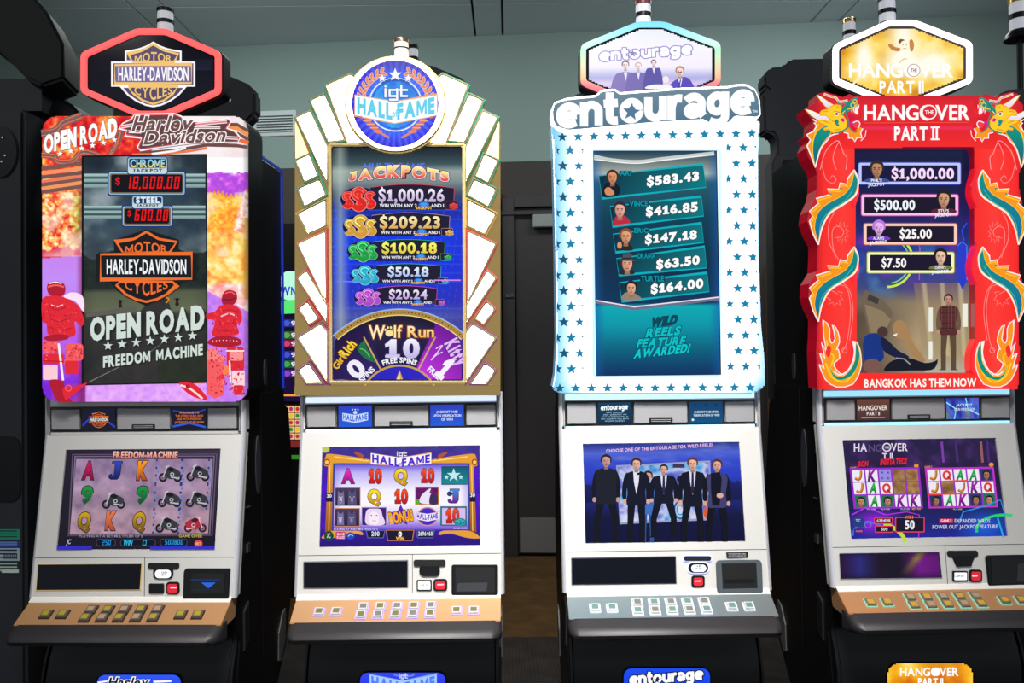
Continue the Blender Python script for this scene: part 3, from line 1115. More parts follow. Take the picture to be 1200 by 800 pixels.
def inset(pl, d):
    """move a closed outline inwards by d"""
    p = np.asarray(pl, float)
    c = p.mean(0)
    e = np.roll(p, -1, 0) - p
    e /= np.maximum(np.linalg.norm(e, axis=1), 1e-9)[:, None]
    nr = np.stack([-e[:, 1], e[:, 0]], -1)
    if ((c - p) * nr).sum() < 0:
        nr = -nr
    out = []
    for i in range(len(p)):
        a, b = nr[i - 1], nr[i]
        m_ = a + b
        m_ /= max(np.linalg.norm(m_), 1e-9)
        out.append(p[i] + m_ * d / max(0.4, m_ @ b))
    return [tuple(q) for q in out]


def roundp(pl, r, n=3):
    """cut the corners of an outline round"""
    p = [np.array(q, float) for q in pl]
    out = []
    for i in range(len(p)):
        a, b, c = p[i - 1], p[i], p[(i + 1) % len(p)]
        u, v = (a - b), (c - b)
        u, v = u / np.linalg.norm(u), v / np.linalg.norm(v)
        s, e = b + u * r, b + v * r
        for t in np.linspace(0, 1, n + 1):
            out.append(tuple((1 - t) ** 2 * s + 2 * t * (1 - t) * b + t * t * e))
    return out


def topper(k, t, outline, rim_art, face_in, plane_y=0.0, rim_w=4.5, depth=0.075, inner_mat=None):
    """hexagonal sign: housing, lit rim, recessed face"""
    pl = Plane(k, plane_y)
    o = roundp(outline, 6)
    i1 = roundp(inset(outline, rim_w), 3.0)
    mb = MB()
    big = roundp(inset(outline, -1.0), 6)
    slab(mb, pl, big, 0.006, depth)
    hs = mb.build('topper', BLACK, t, bevel=0.008)
    mb = MB()
    frame_slab(mb, pl, o, i1, -0.006, 0.006)
    rim_art(mb, hs)
    mb = MB()
    slab(mb, pl, i1, 0.0025, 0.006)
    mb.build('sign_backing', inner_mat or GLASS_BLACK, hs)
    return hs, pl, i1


def neck(t, x, z0, z1, y0=0.01, y1=0.07, w=0.09):
    MB().box(x - w, x + w, y0, y1, z0, z1).build('topper_neck', BLACK, t)

# ================================================================== first machine: motorcycle theme
COPPER = mat('copper_deck', (212, 160, 110), 0.40, 0.55, bump=0.06, bscale=300, brushed=True)
BTN_BLACK = mat('button_bezel_black', (40, 34, 36), 0.35)
BTN_GREY = mat('button_cap_grey', (96, 86, 80), 0.3)
LEG_YEL = mat('button_legend_yellow', (150, 138, 36), 0.3, emit=(190, 180, 50), strength=0.10, sample=False)
LEG_TAN = mat('button_legend_tan', (170, 140, 110), 0.3)
BLUE_EDGE = mat('blue_edge_light', (30, 60, 220), 0.3, emit=(50, 80, 230), strength=0.12, sample=False)
M1, D1, S1, K1 = machine_body(0, 'slot machine with flaming red riders, orange shield emblem and red hexagonal topper', COPPER, SILVER,
                              (BTN_BLACK, BTN_GREY, LEG_YEL, LEG_TAN), BLUE_EDGE, 2.215)
T1 = Plane(0, -0.035)


def shield(A, cx, cy, W, H, rim, dark, gold, white=None, txt=None, word=(255, 255, 255)):
    def P(q):
        return [(cx + (x - 512) / 563 * W, cy + (y - 496) / 440 * H) for x, y in q]
    up = [(512, 278), (470, 303), (420, 322), (370, 333), (322, 340), (322, 416), (702, 416), (702, 340), (654, 333), (604, 322), (554, 303)]
    lo = [(284, 576), (340, 640), (400, 682), (460, 708), (512, 718), (564, 708), (624, 682), (684, 640), (740, 576)]
    bar = [(230, 412), (793, 412), (793, 580), (230, 580)]
    k = W / 563
    if white is not None:
        for s in (up, lo, bar):
            A.poly(P(s), white)
        up, lo, bar = inset(up, 12), inset(lo, 12), inset(bar, 12)
    for s in (up, lo):
        A.poly(P(s), dark)
    up2 = [(512, 296), (440, 338), (345, 362), (372, 415), (652, 415), (680, 362), (584, 338)]
    lo2 = [(345, 578), (380, 628), (440, 672), (512, 696), (584, 672), (644, 628), (680, 578)]
    if white is None:
        up2 = [(512, 290), (440, 332), (335, 350), (375, 415), (649, 415), (690, 350), (584, 332)]
        lo2 = [(360, 585), (335, 605), (390, 660), (450, 690), (512, 705), (574, 690), (634, 660), (690, 605), (664, 585)]
    for s in (up2, lo2):
        A.line(P(s), 14 * k, gold, True)
        A.poly(P(inset(s, 9)), dark)
    A.poly(P(bar), dark)
    b2 = inset(bar, 12)
    A.line(P(b2), 12 * k, gold, True)
    A.poly(P(inset(b2, 6)), txt if txt is not None else dark)

    def wup(a, b):
        x = 388 + a * 248
        top = 345 + 30 * np.abs(2 * a - 1) ** 1.2 + 2
        y = 412 - b * (412 - top)
        return np.stack([cx + (x - 512) / 563 * W, cy + (y - 496) / 440 * H], -1)

    def wlo(a, b):
        x = 385 + a * 254
        bt = 668 - 46 * np.abs(2 * a - 1) ** 1.3
        y = bt - b * (bt - 582)
        return np.stack([cx + (x - 512) / 563 * W, cy + (y - 496) / 440 * H], -1)
    A.text('MOTOR', 0, 0, 1, 1, gold, 0.02, warp=wup, gap=.1)
    A.text('CYCLES', 0, 0, 1, 1, gold, 0.02, warp=wlo, gap=.1)
    q = P([(278, 455), (748, 538)])
    A.text('HARLEY-DAVIDSON', q[0][0], q[0][1], q[1][0], q[1][1], word, 0.025, gap=.07)


HEX1 = [(160, 33.6), (195, 33.6), (259.4, 61.2), (259.4, 109.9), (195, 137.3), (161.7, 137.3), (94.9, 108.8), (94.9, 62.1)]
RIM_RED = mat('red_lit_rim', (220, 60, 60), 0.35, emit=(255, 98, 98), strength=0.95)
h1, hp1, hi1 = topper(0, M1, HEX1, lambda mb, hs: mb.build('lit_rim', RIM_RED, hs, bevel=0.003), 0, rim_w=7.2)
neck(M1, 0.0, 2.18, 2.34)
A = Art(hp1, 0.002).view(90, 0, 5.716)
A.vgrad([(470, 240), (560, 240), (915, 390), (915, 600), (560, 740), (470, 740), (85, 600), (85, 390)], (10, 10, 20), (20, 20, 34))
A.quad([(90, 400), (910, 395), (910, 470), (90, 480)], [(10, 10, 20), (22, 24, 40), (30, 32, 52), (18, 18, 30)])
A.build('sign_face', h1, PRINT_SOFT)
A = Art(hp1, 0.001).view(90, 0, 5.716)
shield(A, 512, 496, 563, 440, None, (84, 70, 104), (244, 196, 110), (255, 250, 255), (120, 104, 160), (255, 255, 255))
A.build('emblem', h1, PRINT, 'white and gold shield emblem')
cz = float(hp1([185], [33])[0][2])
candle(M1, float(hp1([185], [20])[0][0]), 0.05, cz - .012, 0.0245, 0.094, BLACK)

# ---- top box
OUT1 = rr(49.5, 136, 291, 470.5, 17, 5)
mb = MB()
slab(mb, T1, OUT1, 0.001, 0.13)
tb1 = mb.build('top_box', BLACK, M1, bevel=0.006)


def art1(x, y, u, v):
    n1, n2, n3 = vnoise(x, y, 16, 1), vnoise(x, y, 5, 2), vnoise(x, y, 2.6, 3, 2)
    fire = ramp(n1 * .55 + n2 * .45, [(0, (120, 0, 20)), (.35, (205, 10, 30)), (.5, (246, 60, 40)), (.6, (255, 130, 50)), (.72, (255, 205, 80)), (.85, (255, 250, 225))])
    leaf = ramp(n2 * .6 + n3 * .5, [(0, (150, 10, 40)), (.35, (225, 30, 50)), (.52, (250, 120, 70)), (.62, (255, 190, 80)), (.75, (255, 245, 200)), (.9, (255, 255, 255))])
    grass = ramp(n2 * .5 + n3 * .5, [(0, (240, 90, 30)), (.4, (255, 160, 50)), (.6, (255, 215, 70)), (.8, (255, 245, 140))])
    c = fire
    # left strip
    Lf = x < 110
    y1_ = y - (x - 49) * -0.06
    c = np.where((Lf & (y1_ > 222))[..., None], leaf, c)
    gr = np.clip((x - 82) / 16, 0, 1) * np.clip((y1_ - 225) / 10, 0, 1) * np.clip((300 - y) / 30, 0, 1)
    c = mixc(c, ramp(n2, [(0, (40, 120, 20)), (.5, (150, 200, 40)), (.8, (235, 245, 120))]), gr * (x < 110) * .9)
    c = np.where((Lf & (y > 285 + n2 * 14))[..., None], mixc((205, 24, 70), (236, 70, 90), n3), c)
    road = ramp(v + n2 * .08, [(.5, (200, 130, 235)), (.62, (196, 140, 250)), (.85, (178, 90, 235)), (1, (120, 30, 220))])
    c = np.where((Lf & (y > 303 - (x - 49) * .09))[..., None], road, c)
    # right strip
    Rt = x > 238
    mount = ramp(n2 + (y - 205) / 60, [(.2, (255, 235, 255)), (.45, (214, 90, 235)), (.8, (170, 70, 225)), (1.1, (205, 100, 230))])
    rs = np.where((y < 194 + 22 * n1 - 8 * n2)[..., None], np.array([255., 255, 255]), mount)
    tip = 12 * np.abs(((x + 3 * n1) / 5.2) % 1 - .5)
    rs = np.where((y > 218 + tip + 8 * n1 + np.abs(x - 256) * .12)[..., None], mixc(grass, (214, 70, 20), np.clip((236 - y) / 22, 0, 1) * .7), rs)
    slope = (x - 292) + (y - 200) * .28
    rs = np.where(((slope > 2 * n2) & (y > 222) & (y < 300))[..., None], ramp(n2 * .7 + n3 * .4, [(0, (200, 30, 60)), (.45, (255, 170, 150)), (.6, (255, 245, 235)), (1, (255, 255, 255))]), rs)
    mid = ramp(n1 * .6 + n2 * .5, [(0, (250, 80, 50)), (.35, (255, 160, 70)), (.55, (255, 220, 110)), (.75, (255, 250, 205))])
    rs = np.where((y > 268 + 8 * n1)[..., None], mid, rs)
    rs = np.where((y > 330 + 12 * n1 - (x - 240) * .1)[..., None], ramp(n2, [(0, (255, 130, 110)), (.5, (255, 190, 190)), (.8, (255, 245, 245))]), rs)
    rs = np.where((y > 352 + (x - 265) * .5)[..., None], mixc((180, 100, 240), (215, 150, 250), n2), rs)
    g2 = np.clip((x - 281) / 9, 0, 1) * (y > 255) * (y < 350)
    rs = mixc(rs, np.array([215., 150, 40]), g2 * .8)
    c = np.where(Rt[..., None], rs, c)
    # top right, white with chrome highlight
    tw = (x > 150) & (y < 182) & (y - 136 < (x - 150) * .5 + 40)
    c = np.where(((x > 178) & (y < 184))[..., None], mixc((255, 255, 255), (236, 200, 205), n1 * .6), c)
    # bottom
    bt = y > 449
    c = np.where((bt & (x > 96) & (x < 242))[..., None], mixc((205, 130, 250), (240, 185, 250), n2 * 1.1), c)
    c = np.where((bt & (x > 60) & (x < 100))[..., None], mixc((110, 40, 200), (190, 60, 170), n2), c)
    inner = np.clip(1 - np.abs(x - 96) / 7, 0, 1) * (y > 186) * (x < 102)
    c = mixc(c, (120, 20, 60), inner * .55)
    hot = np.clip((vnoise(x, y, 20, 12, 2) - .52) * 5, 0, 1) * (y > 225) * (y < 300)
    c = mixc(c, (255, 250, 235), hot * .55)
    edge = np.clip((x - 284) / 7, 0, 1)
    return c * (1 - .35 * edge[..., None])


def inround(x0, y0, x1, y1, r):
    def f(x, y):
        dx = np.maximum(np.maximum(x0 + r - x, x - (x1 - r)), 0)
        dy = np.maximum(np.maximum(y0 + r - y, y - (y1 - r)), 0)
        return dx * dx + dy * dy <= r * r
    return f


A = Art(T1)
scr = [(98, 184), (241, 182), (242, 447), (98, 450)]
rm = inround(50, 136.5, 290.5, 470, 16)
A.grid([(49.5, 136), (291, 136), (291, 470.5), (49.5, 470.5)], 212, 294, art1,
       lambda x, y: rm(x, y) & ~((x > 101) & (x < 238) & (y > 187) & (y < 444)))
# grey road ribbons across the top left, orange edged
A.view(40, 120, 5.714)
for pl, w in (([(48, 210), (140, 190), (190, 140), (260, 110), (320, 88)], 52), ([(50, 352), (130, 360), (160, 395), (260, 390), (330, 330), (480, 370), (520, 330), (560, 260), (580, 190)], 40)):
    s = spl(pl, 5, False)
    A.line(s, w, (120, 92, 88))
    A.line([(x, y - w * .3) for x, y in s], 6, (240, 110, 80))
    A.line([(x, y + w * .25) for x, y in s], 6, (240, 110, 80))
for ya, yb, c in ((432, 405, (120, 84, 76)), (462, 440, (244, 150, 96)), (490, 470, (118, 80, 74)), (520, 495, (240, 120, 90)), (540, 515, (120, 84, 78)), (565, 535, (246, 150, 96)), (588, 560, (120, 84, 76))):
    A.line([(50, ya + 12), (328, yb)], 25, c)
# stripes over the top right corner
A.view(120, 120, 5.717)
for pl, w, c in (([(850, 150), (900, 150), (975, 195)], 28, (110, 76, 74)), ([(840, 172), (900, 172), (975, 218)], 26, (244, 150, 80)), ([(900, 205), (978, 248)], 22, (110, 76, 74)), ([(915, 250), (980, 272)], 26, (240, 110, 60)), ([(250, 340), (500, 320), (700, 285), (905, 290), (975, 300)], 22, (110, 76, 74)), ([(200, 350), (380, 345), (560, 330), (700, 306)], 16, (240, 120, 70)), ([(330, 345), (480, 325), (560, 305)], 14, (255, 250, 250))):
    A.line(pl, w, c)
A.build('surround_art', tb1, PRINT, 'flaming red, orange and violet road scene around the upper screen')

# riders seen from behind on both sides
A = Art(T1, -0.009).view(40, 250, 3.479)
R1, R2, R3, WH = (226, 34, 50), (176, 16, 44), (246, 92, 96), (255, 240, 240)


def speckle(A, region, n, cols, r0, r1, seed):
    """light and dark flecks inside an outline, as in a coarse photo print"""
    rg = random.Random(seed)
    p = np.array(region, float)
    ok = pin_poly(p)
    k = 0
    lay = A.lay
    while k < n:
        x, y = rg.uniform(p[:, 0].min(), p[:, 0].max()), rg.uniform(p[:, 1].min(), p[:, 1].max())
        k += 1
        if not ok(np.array([x]), np.array([y]))[0]:
            continue
        r = rg.uniform(r0, r1)
        a = rg.uniform(0, 3.14)
        q = [(x + r * 1.8 * math.cos(a) * math.cos(t) - r * math.sin(a) * math.sin(t), y + r * 1.8 * math.sin(a) * math.cos(t) + r * math.cos(a) * math.sin(t)) for t in (0, 1.05, 2.1, 3.14, 4.2, 5.2)]
        A.poly(q, rg.choice(cols))
        A.lay = lay + 1 + k % 5
    A.lay = lay + 7


def pin_poly(poly):
    def f(x, y):
        ins = np.zeros_like(x, bool)
        for i in range(len(poly)):
            (xa, ya), (xb, yb) = poly[i], poly[(i + 1) % len(poly)]
            ins ^= ((ya > y) != (yb > y)) & (x < (xb - xa) * (y - ya) / (yb - ya + 1e-12) + xa)
        return ins
    return f


FL = ((206, 24, 46), (236, 46, 62), (244, 70, 78), (190, 20, 46), (250, 130, 134))
A.poly(spl([(52, 300), (60, 283), (90, 276), (118, 284), (128, 305), (122, 330), (100, 340), (70, 336), (56, 322)], 4), R2)
A.line(spl([(56, 300), (88, 292), (122, 300)], 4, False), 7, R3)
A.line(spl([(60, 286), (88, 280), (112, 286)], 4, False), 5, WH)
A.poly(spl([(33, 350), (70, 336), (110, 338), (150, 352), (185, 385), (205, 440), (190, 460), (165, 440), (168, 495), (120, 505), (60, 498), (50, 450), (34, 440)], 4), R1)
for q in ([(60, 380), (90, 392), (130, 384)], [(55, 420), (95, 440), (150, 425)], [(58, 460), (100, 476), (155, 466)], [(40, 400), (36, 430)]):
    A.line(spl(q, 4, False), 4, R2)
A.line(spl([(70, 372), (92, 380), (118, 372)], 3, False), 3, WH)
speckle(A, [(40, 356), (110, 345), (165, 375), (195, 445), (160, 440), (160, 490), (60, 490)], 150, FL[:4], 1, 3.5, 1)
A.poly(spl([(120, 340), (150, 322), (190, 330), (204, 360), (200, 400), (170, 360)], 4), (255, 225, 250))
A.poly(spl([(40, 505), (90, 492), (140, 498), (128, 515), (60, 520)], 4), R2)
A.poly(rr(34, 522, 98, 566, 8), R3)
A.poly(rr(128, 530, 200, 600, 14), R3)
A.poly(rr(34, 572, 122, 614, 10), R1)
A.poly(rr(122, 592, 152, 622, 12), R3)
A.poly(rr(125, 600, 180, 655, 8), R1)
A.poly(rr(36, 618, 96, 678, 4), (250, 205, 215))
A.line([(100, 530), (108, 600), (118, 680)], 9, WH)
A.line([(40, 600), (120, 604)], 4, R2)
A.poly(spl([(62, 680), (118, 684), (125, 735), (155, 765), (100, 768), (76, 730)], 4), R2)
A.poly(spl([(118, 712), (165, 706), (215, 690), (190, 715), (150, 745), (128, 760)], 4), R1)
A.ring(140, 712, 12, 12, 4, R3, 12)
speckle(A, [(36, 526), (96, 526), (96, 562), (36, 612)], 60, FL, 1, 4, 2)
speckle(A, [(132, 536), (196, 536), (196, 594), (132, 594)], 60, FL, 1, 4, 5)
A.build('rider_art', tb1, PRINT, 'motorcycle rider in red seen from behind, panniers below')
A = Art(T1, -0.009).view(200, 250, 3.48)
A.poly(spl([(208, 345), (220, 318), (245, 312), (268, 325), (270, 352), (255, 372), (225, 378), (210, 365)], 4), R2)
A.line(spl([(212, 350), (240, 352), (268, 344)], 4, False), 6, (110, 20, 40))
A.line(spl([(222, 326), (245, 320), (262, 330)], 4, False), 5, R3)
A.poly(spl([(145, 410), (180, 400), (205, 375), (250, 372), (285, 395), (290, 440), (270, 455), (278, 490), (230, 500), (170, 498), (180, 440), (148, 430)], 4), R1)
for q in ([(200, 400), (240, 392), (275, 405)], [(190, 440), (230, 450), (270, 440)], [(185, 470), (225, 480), (265, 472)]):
    A.line(spl(q, 4, False), 4, R2)
A.line(spl([(205, 420), (240, 408), (272, 422)], 4, False), 6, (250, 190, 200))
A.poly(spl([(150, 530), (175, 505), (230, 498), (280, 510), (285, 535), (215, 548)], 4), R2)
for i in range(8):
    A.ell(172 + i * 14, 520 - 3 * math.sin(i * .45), 2, 2, WH, 6)
A.poly([(147, 560), (165, 545), (215, 590), (218, 740), (180, 755), (148, 735)], R3)
A.poly([(147, 560), (165, 545), (222, 588), (205, 606), (150, 596)], (250, 130, 130))
A.poly(rr(228, 545, 300, 640, 14), R1)
A.poly(rr(240, 560, 296, 600, 10), (250, 150, 150))
A.poly(rr(250, 642, 302, 705, 6), (252, 214, 220))
A.poly(rr(256, 700, 298, 740, 6), R1)
A.ell(225, 640, 14, 24, (250, 130, 80), 12)
A.ell(210, 665, 10, 10, (255, 20, 60), 10)
A.line([(240, 600), (244, 690)], 7, WH)
A.line([(226, 560), (300, 560)], 5, WH)
A.poly(spl([(35, 690), (90, 692), (130, 725), (150, 760), (100, 750), (60, 725)], 4), R1)
A.line(spl([(40, 700), (80, 715), (130, 755)], 4, False), 8, (255, 220, 225))
A.ell(70, 705, 9, 9, R2, 10)
speckle(A, [(150, 550), (290, 545), (300, 735), (160, 745)], 150, FL, 1, 4, 3)
speckle(A, [(160, 412), (210, 382), (280, 396), (285, 440), (272, 490), (180, 490)], 120, FL[:4], 1, 3.5, 4)
A.build('rider_art', tb1, PRINT, 'motorcycle rider in red leaning past the screen edge')

# ---- lettering on the surround
A = Art(T1, -0.013).view(40, 120, 5.714)
A.text('OPEN ROAD', 66, 228, 556, 338, (255, 255, 255), 0.075, rise=-120, gap=.05, out=(((120, 60, 60), .03),))
for i in range(6):
    A.star(175 + i * 73, 348 - i * 19, 24, (120, 60, 60))
    A.star(172 + i * 73, 345 - i * 19, 22, (255, 255, 255))
A.build('lettering', tb1, PRINT)
DKR = (92, 62, 64)
A = Art(T1, -0.016).view(120, 120, 5.717)
oo = (((84, 54, 56), .17), ((255, 255, 255), .125), ((226, 84, 110), .085), ((255, 255, 255), .055))
sh = [(112, 175), (135, 140), (195, 110), (215, 78), (480, 74), (530, 92), (545, 118), (650, 128), (845, 106), (862, 128), (835, 172), (885, 190), (925, 235), (905, 268), (600, 272), (390, 300), (255, 322), (235, 300), (262, 240), (150, 222), (165, 190)]
A.poly([(x, y + 8) for x, y in sh], (96, 60, 60))
A.line(sh, 7, (255, 250, 250), True)
A.line([(x + 0, y) for x, y in inset(sh, 8)], 4, (226, 84, 110), True)
for q, w in (([(118, 165), (205, 150)], 12), ([(625, 148), (835, 128)], 12), ([(615, 168), (790, 168)], 8), ([(830, 235), (910, 240)], 12), ([(175, 195), (260, 198)], 10)):
    A.line(q, w + 9, (255, 255, 255))
    A.line(q, w, (226, 130, 140))
A.text('Harley', 195, 95, 590, 190, (112, 74, 72), 0.03, slant=.3, rise=-4, gap=.07, out=(((255, 250, 250), .05),))
A.text('Davidson', 275, 196, 815, 280, (112, 74, 72), 0.03, slant=.3, rise=-22, gap=.07, out=(((255, 250, 250), .05),))
A.build('script_logo', tb1, PRINT, 'brown slanted script logo with white and pink outline')

# ---- upper screen


def sky1(x, y, u, v):
    n = vnoise(x, y, 38, 5, 4)
    c = ramp(v, [(0, (44, 56, 66)), (.12, (52, 72, 84)), (.30, (58, 78, 92)), (.45, (70, 84, 90)), (.5, (34, 42, 44)), (.58, (36, 44, 40)), (.6, (84, 92, 70)), (.68, (98, 104, 80)), (.7, (58, 58, 56)), (1, (34, 34, 36))])
    cl = np.clip((n - .45) * 3.2, 0, 1) * np.clip((.5 - v) / .08, 0, 1)
    c = mixc(c, (158, 172, 178), cl * .85)
    dk = np.clip((.45 - n) * 3, 0, 1) * (v < .5)
    c = mixc(c, (14, 26, 40), dk * .7)
    mt_ = (v > .40 + .10 * np.abs(u - .5) ** .7 * 0 + .06 * vnoise(x, 0 * y, 22, 8)) & (v < .58)
    c = np.where(mt_[..., None], mixc((24, 32, 34), (44, 54, 48), vnoise(x, y, 7, 9)), c)
    rd = (v > .62) & (np.abs(u - .62 + (v - .62) * .5) < .06 + (v - .62) * 1.1)
    c = np.where(rd[..., None], mixc((56, 52, 52), (40, 40, 42), vnoise(x, y, 9, 4)), c)
    gl = (v > .85) & (u > .6)
    c = np.where(gl[..., None], mixc((48, 54, 40), (34, 38, 32), vnoise(x, y, 8, 6)), c)
    vig = np.clip(1.25 - 1.6 * np.abs(u - .5) ** 2, 0, 1)
    return c * vig[..., None]


mb = MB()
slab(mb, T1, [(96.5, 182.5), (242.5, 180.5), (243.5, 448.5), (96.5, 451.5)], -0.004, 0.003)
us1 = mb.build('upper_screen', GLASS_BLACK, tb1)
A = Art(T1, -0.0045)
A.grid(scr, 110, 190, sky1)
A.view(90, 170, 5.714)
for ya, yb in ((190, 284), (404, 492)):
    A.rect(50, ya, 860, yb, (120, 150, 152))
    for k, c in enumerate(((176, 206, 204), (70, 94, 98), (160, 190, 188), (60, 84, 90), (150, 180, 176))):
        yy = ya + (yb - ya) * (.04 + k * .19)
        A.rect(50, yy, 860, yy + (yb - ya) * .14, c, np.array(c) * .86)


def box1(x0, y0, x1, y1):
    A.poly(rr(x0 - 9, y0 - 9, x1 + 9, y1 + 9, 16), (20, 56, 130))
    A.poly(rr(x0, y0, x1, y1, 12), (160, 205, 230))
    A.poly(rr(x0 + 5, y0 + 8, x1 - 5, y1 - 5, 10), (120, 110, 90))
    A.poly(rr(x0 + 15, y0 + 15, x1 - 15, y1 - 14, 12), (14, 12, 20))


def plate1(x0, y0, x1, y1, split):
    A.poly(rr(x0 - 6, y0 - 6, x1 + 6, y1 + 6, 20), (24, 60, 130))
    A.vgrad(rr(x0, y0, x1, y1, 16), (150, 190, 215), (205, 225, 225))
    A.vgrad(rr(x0 + 8, y0 + 8, x1 - 8, split, 12), (20, 34, 64), (40, 64, 110))


box1(215, 182, 722, 330)
box1(308, 410, 634, 540)
plate1(342, 82, 604, 192, 152)
plate1(372, 340, 576, 422, 392)
A.text('CHROME', 358, 98, 588, 148, (120, 210, 250), 0.04, bot=(240, 215, 120), gap=.07, out=(((14, 24, 44), .05),))
A.text('JACKPOT', 374, 160, 572, 180, (34, 44, 60), 0.04, gap=.1)
A.text('STEEL', 396, 350, 554, 386, (225, 240, 255), 0.05, gap=.08)
A.text('JACKPOT', 400, 396, 548, 412, (34, 44, 60), 0.04, gap=.1)
A.text('$', 258, 222, 290, 262, (230, 20, 30), 0.03)
led(A, '18,000.00', 316, 208, 690, 292, (238, 16, 26))
A.text('$', 340, 440, 362, 474, (230, 20, 30), 0.03)
led(A, '600.00', 378, 428, 612, 508, (238, 16, 26))
A.view(90, 260, 4.2125)
# little riders on the road
A.line(spl([(440, 400), (455, 380), (430, 370)], 4, False), 8, (200, 130, 40))
for x, y in ((215, 395), (495, 385)):
    A.ell(x, y, 8, 12, (20, 20, 24), 8)
    A.line([(x - 16, y - 6), (x + 16, y - 6)], 4, (20, 20, 24))
    A.ell(x, y + 20, 10, 12, (50, 24, 26), 8)
A.line(spl([(60, 790), (200, 720), (330, 660), (430, 590), (470, 540)], 4, False), 5, (120, 120, 116), taper=True)
A.poly([(46, 452), (280, 412), (300, 440), (46, 470)], (92, 92, 84))
A.build('screen_scene', us1, PRINT_SOFT, 'stormy sky, road and red jackpot meters')
A = Art(T1, -0.012).view(90, 260, 4.2125)
A.poly([(180, 90), (343, 36), (505, 88), (500, 165), (592, 158), (592, 286), (500, 290), (440, 365), (343, 416), (245, 372), (190, 300), (95, 290), (95, 160), (190, 168)], (14, 16, 22))
shield(A, 343, 220, 471, 366, None, (14, 15, 20), (240, 110, 40), None, (14, 15, 20), (240, 246, 250))
CR, SHD = (208, 222, 214), (24, 26, 28)
A.text('OPEN ROAD', 74, 488, 640, 590, SHD, 0.07, rise=-62, gap=.06)
A.text('OPEN ROAD', 66, 480, 630, 582, CR, 0.07, rise=-62, gap=.06)
for i in range(7):
    A.star(160 + i * 69.5, 618 - i * 8.3, 26, SHD)
    A.star(154 + i * 69.5, 611 - i * 8.3, 24, CR)
A.text('FREEDOM  MACHINE', 136, 672, 628, 722, SHD, 0.045, rise=-62, gap=.1)
A.text('FREEDOM  MACHINE', 130, 666, 622, 716, CR, 0.045, rise=-62, gap=.1)
A.build('emblem', us1, PRINT, 'orange shield emblem over weathered white lettering')

# ---- game screen in the door
P1 = door_plane(0, 0.006)
lc = [(77.9, 525.9), (258.7, 525.9), (252.2, 643.3), (66, 643.3)]


def bike(A, x, y, s, red=False):
    dk, md, hi = ((70, 22, 34), (170, 40, 60), (240, 180, 190)) if red else ((22, 20, 28), (52, 54, 60), (190, 190, 200))
    e = -1 if red else 1
    for wx in (-.62, .55):
        A.ell(x + e * wx * s, y + .38 * s, .34 * s, .36 * s, dk, 14)
        A.ell(x + e * wx * s, y + .38 * s, .19 * s, .2 * s, (130, 105, 130), 10)
        A.ell(x + e * wx * s, y + .38 * s, .07 * s, .07 * s, dk, 8)
    A.poly(spl([(x - e * .5 * s, y + .1 * s), (x - e * .3 * s, y - .35 * s), (x + e * .1 * s, y - .42 * s), (x + e * .6 * s, y - .2 * s), (x + e * .8 * s, y + .05 * s), (x + e * .5 * s, y + .4 * s), (x - e * .1 * s, y + .5 * s)], 4), md)
    A.poly(spl([(x - e * .28 * s, y - .3 * s), (x, y - .48 * s), (x + e * .3 * s, y - .25 * s), (x, y - .1 * s)], 4), dk)
    A.line([(x - e * .62 * s, y + .38 * s), (x - e * .3 * s, y - .45 * s), (x - e * .12 * s, y - .6 * s)], .08 * s, hi)
    A.line([(x - e * .3 * s, y - .55 * s), (x - e * .42 * s, y - .38 * s)], .1 * s, hi)
    A.line([(x, y + .34 * s), (x + e * .7 * s, y + .45 * s)], .1 * s, hi)
    A.ell(x + e * .12 * s, y + .12 * s, .17 * s, .15 * s, hi, 10)
    A.ell(x + e * .12 * s, y + .12 * s, .1 * s, .09 * s, dk, 8)


def lcd1(x, y, u, v):
    n = vnoise(x, y, 60, 11, 4)
    c = ramp(v, [(0, (150, 125, 160)), (.4, (168, 138, 166)), (.62, (140, 116, 140)), (.7, (170, 138, 156)), (1, (176, 140, 156))])
    c = mixc(c, (108, 88, 124), np.clip((n - .5) * 3, 0, 1) * .6)
    return mixc(c, (205, 176, 205), np.clip((.42 - n) * 3, 0, 1) * .5)


A = Art(P1)
A.poly(lc, (26, 20, 38))
A.view(60, 510, 5.714)
A.quad([(100, 95), (1135, 95), (1090, 660), (60, 660)], [(34, 26, 46), (58, 46, 70), (36, 26, 44), (24, 22, 34)])
for d, c in ((0, (92, 78, 104)), (8, (38, 30, 50)), (16, (120, 104, 130)), (24, (46, 36, 56))):
    A.poly([(140 + d, 125 + d * .8), (1112 - d, 122 + d * .8), (1080 - d, 672 - d * .4), (112 + d, 674 - d * .4)], c)
A.grid([(168, 158), (1082, 158), (1050, 655), (124, 658)], 90, 60, lcd1)
A.text('FREEDOM-MACHINE', 412, 110, 846, 152, (250, 205, 190), 0.05, bot=(214, 110, 90), slant=.08, gap=.06, out=(((70, 24, 24), .06),))


def sym(A, ch, x0, y0, x1, y1, top, bot, out=(40, 24, 40), slant=0.12):
    A.text(ch, x0, y0, x1, y1, top, 0.075, bot=bot, out=((out, .04),), slant=slant, gap=.06)


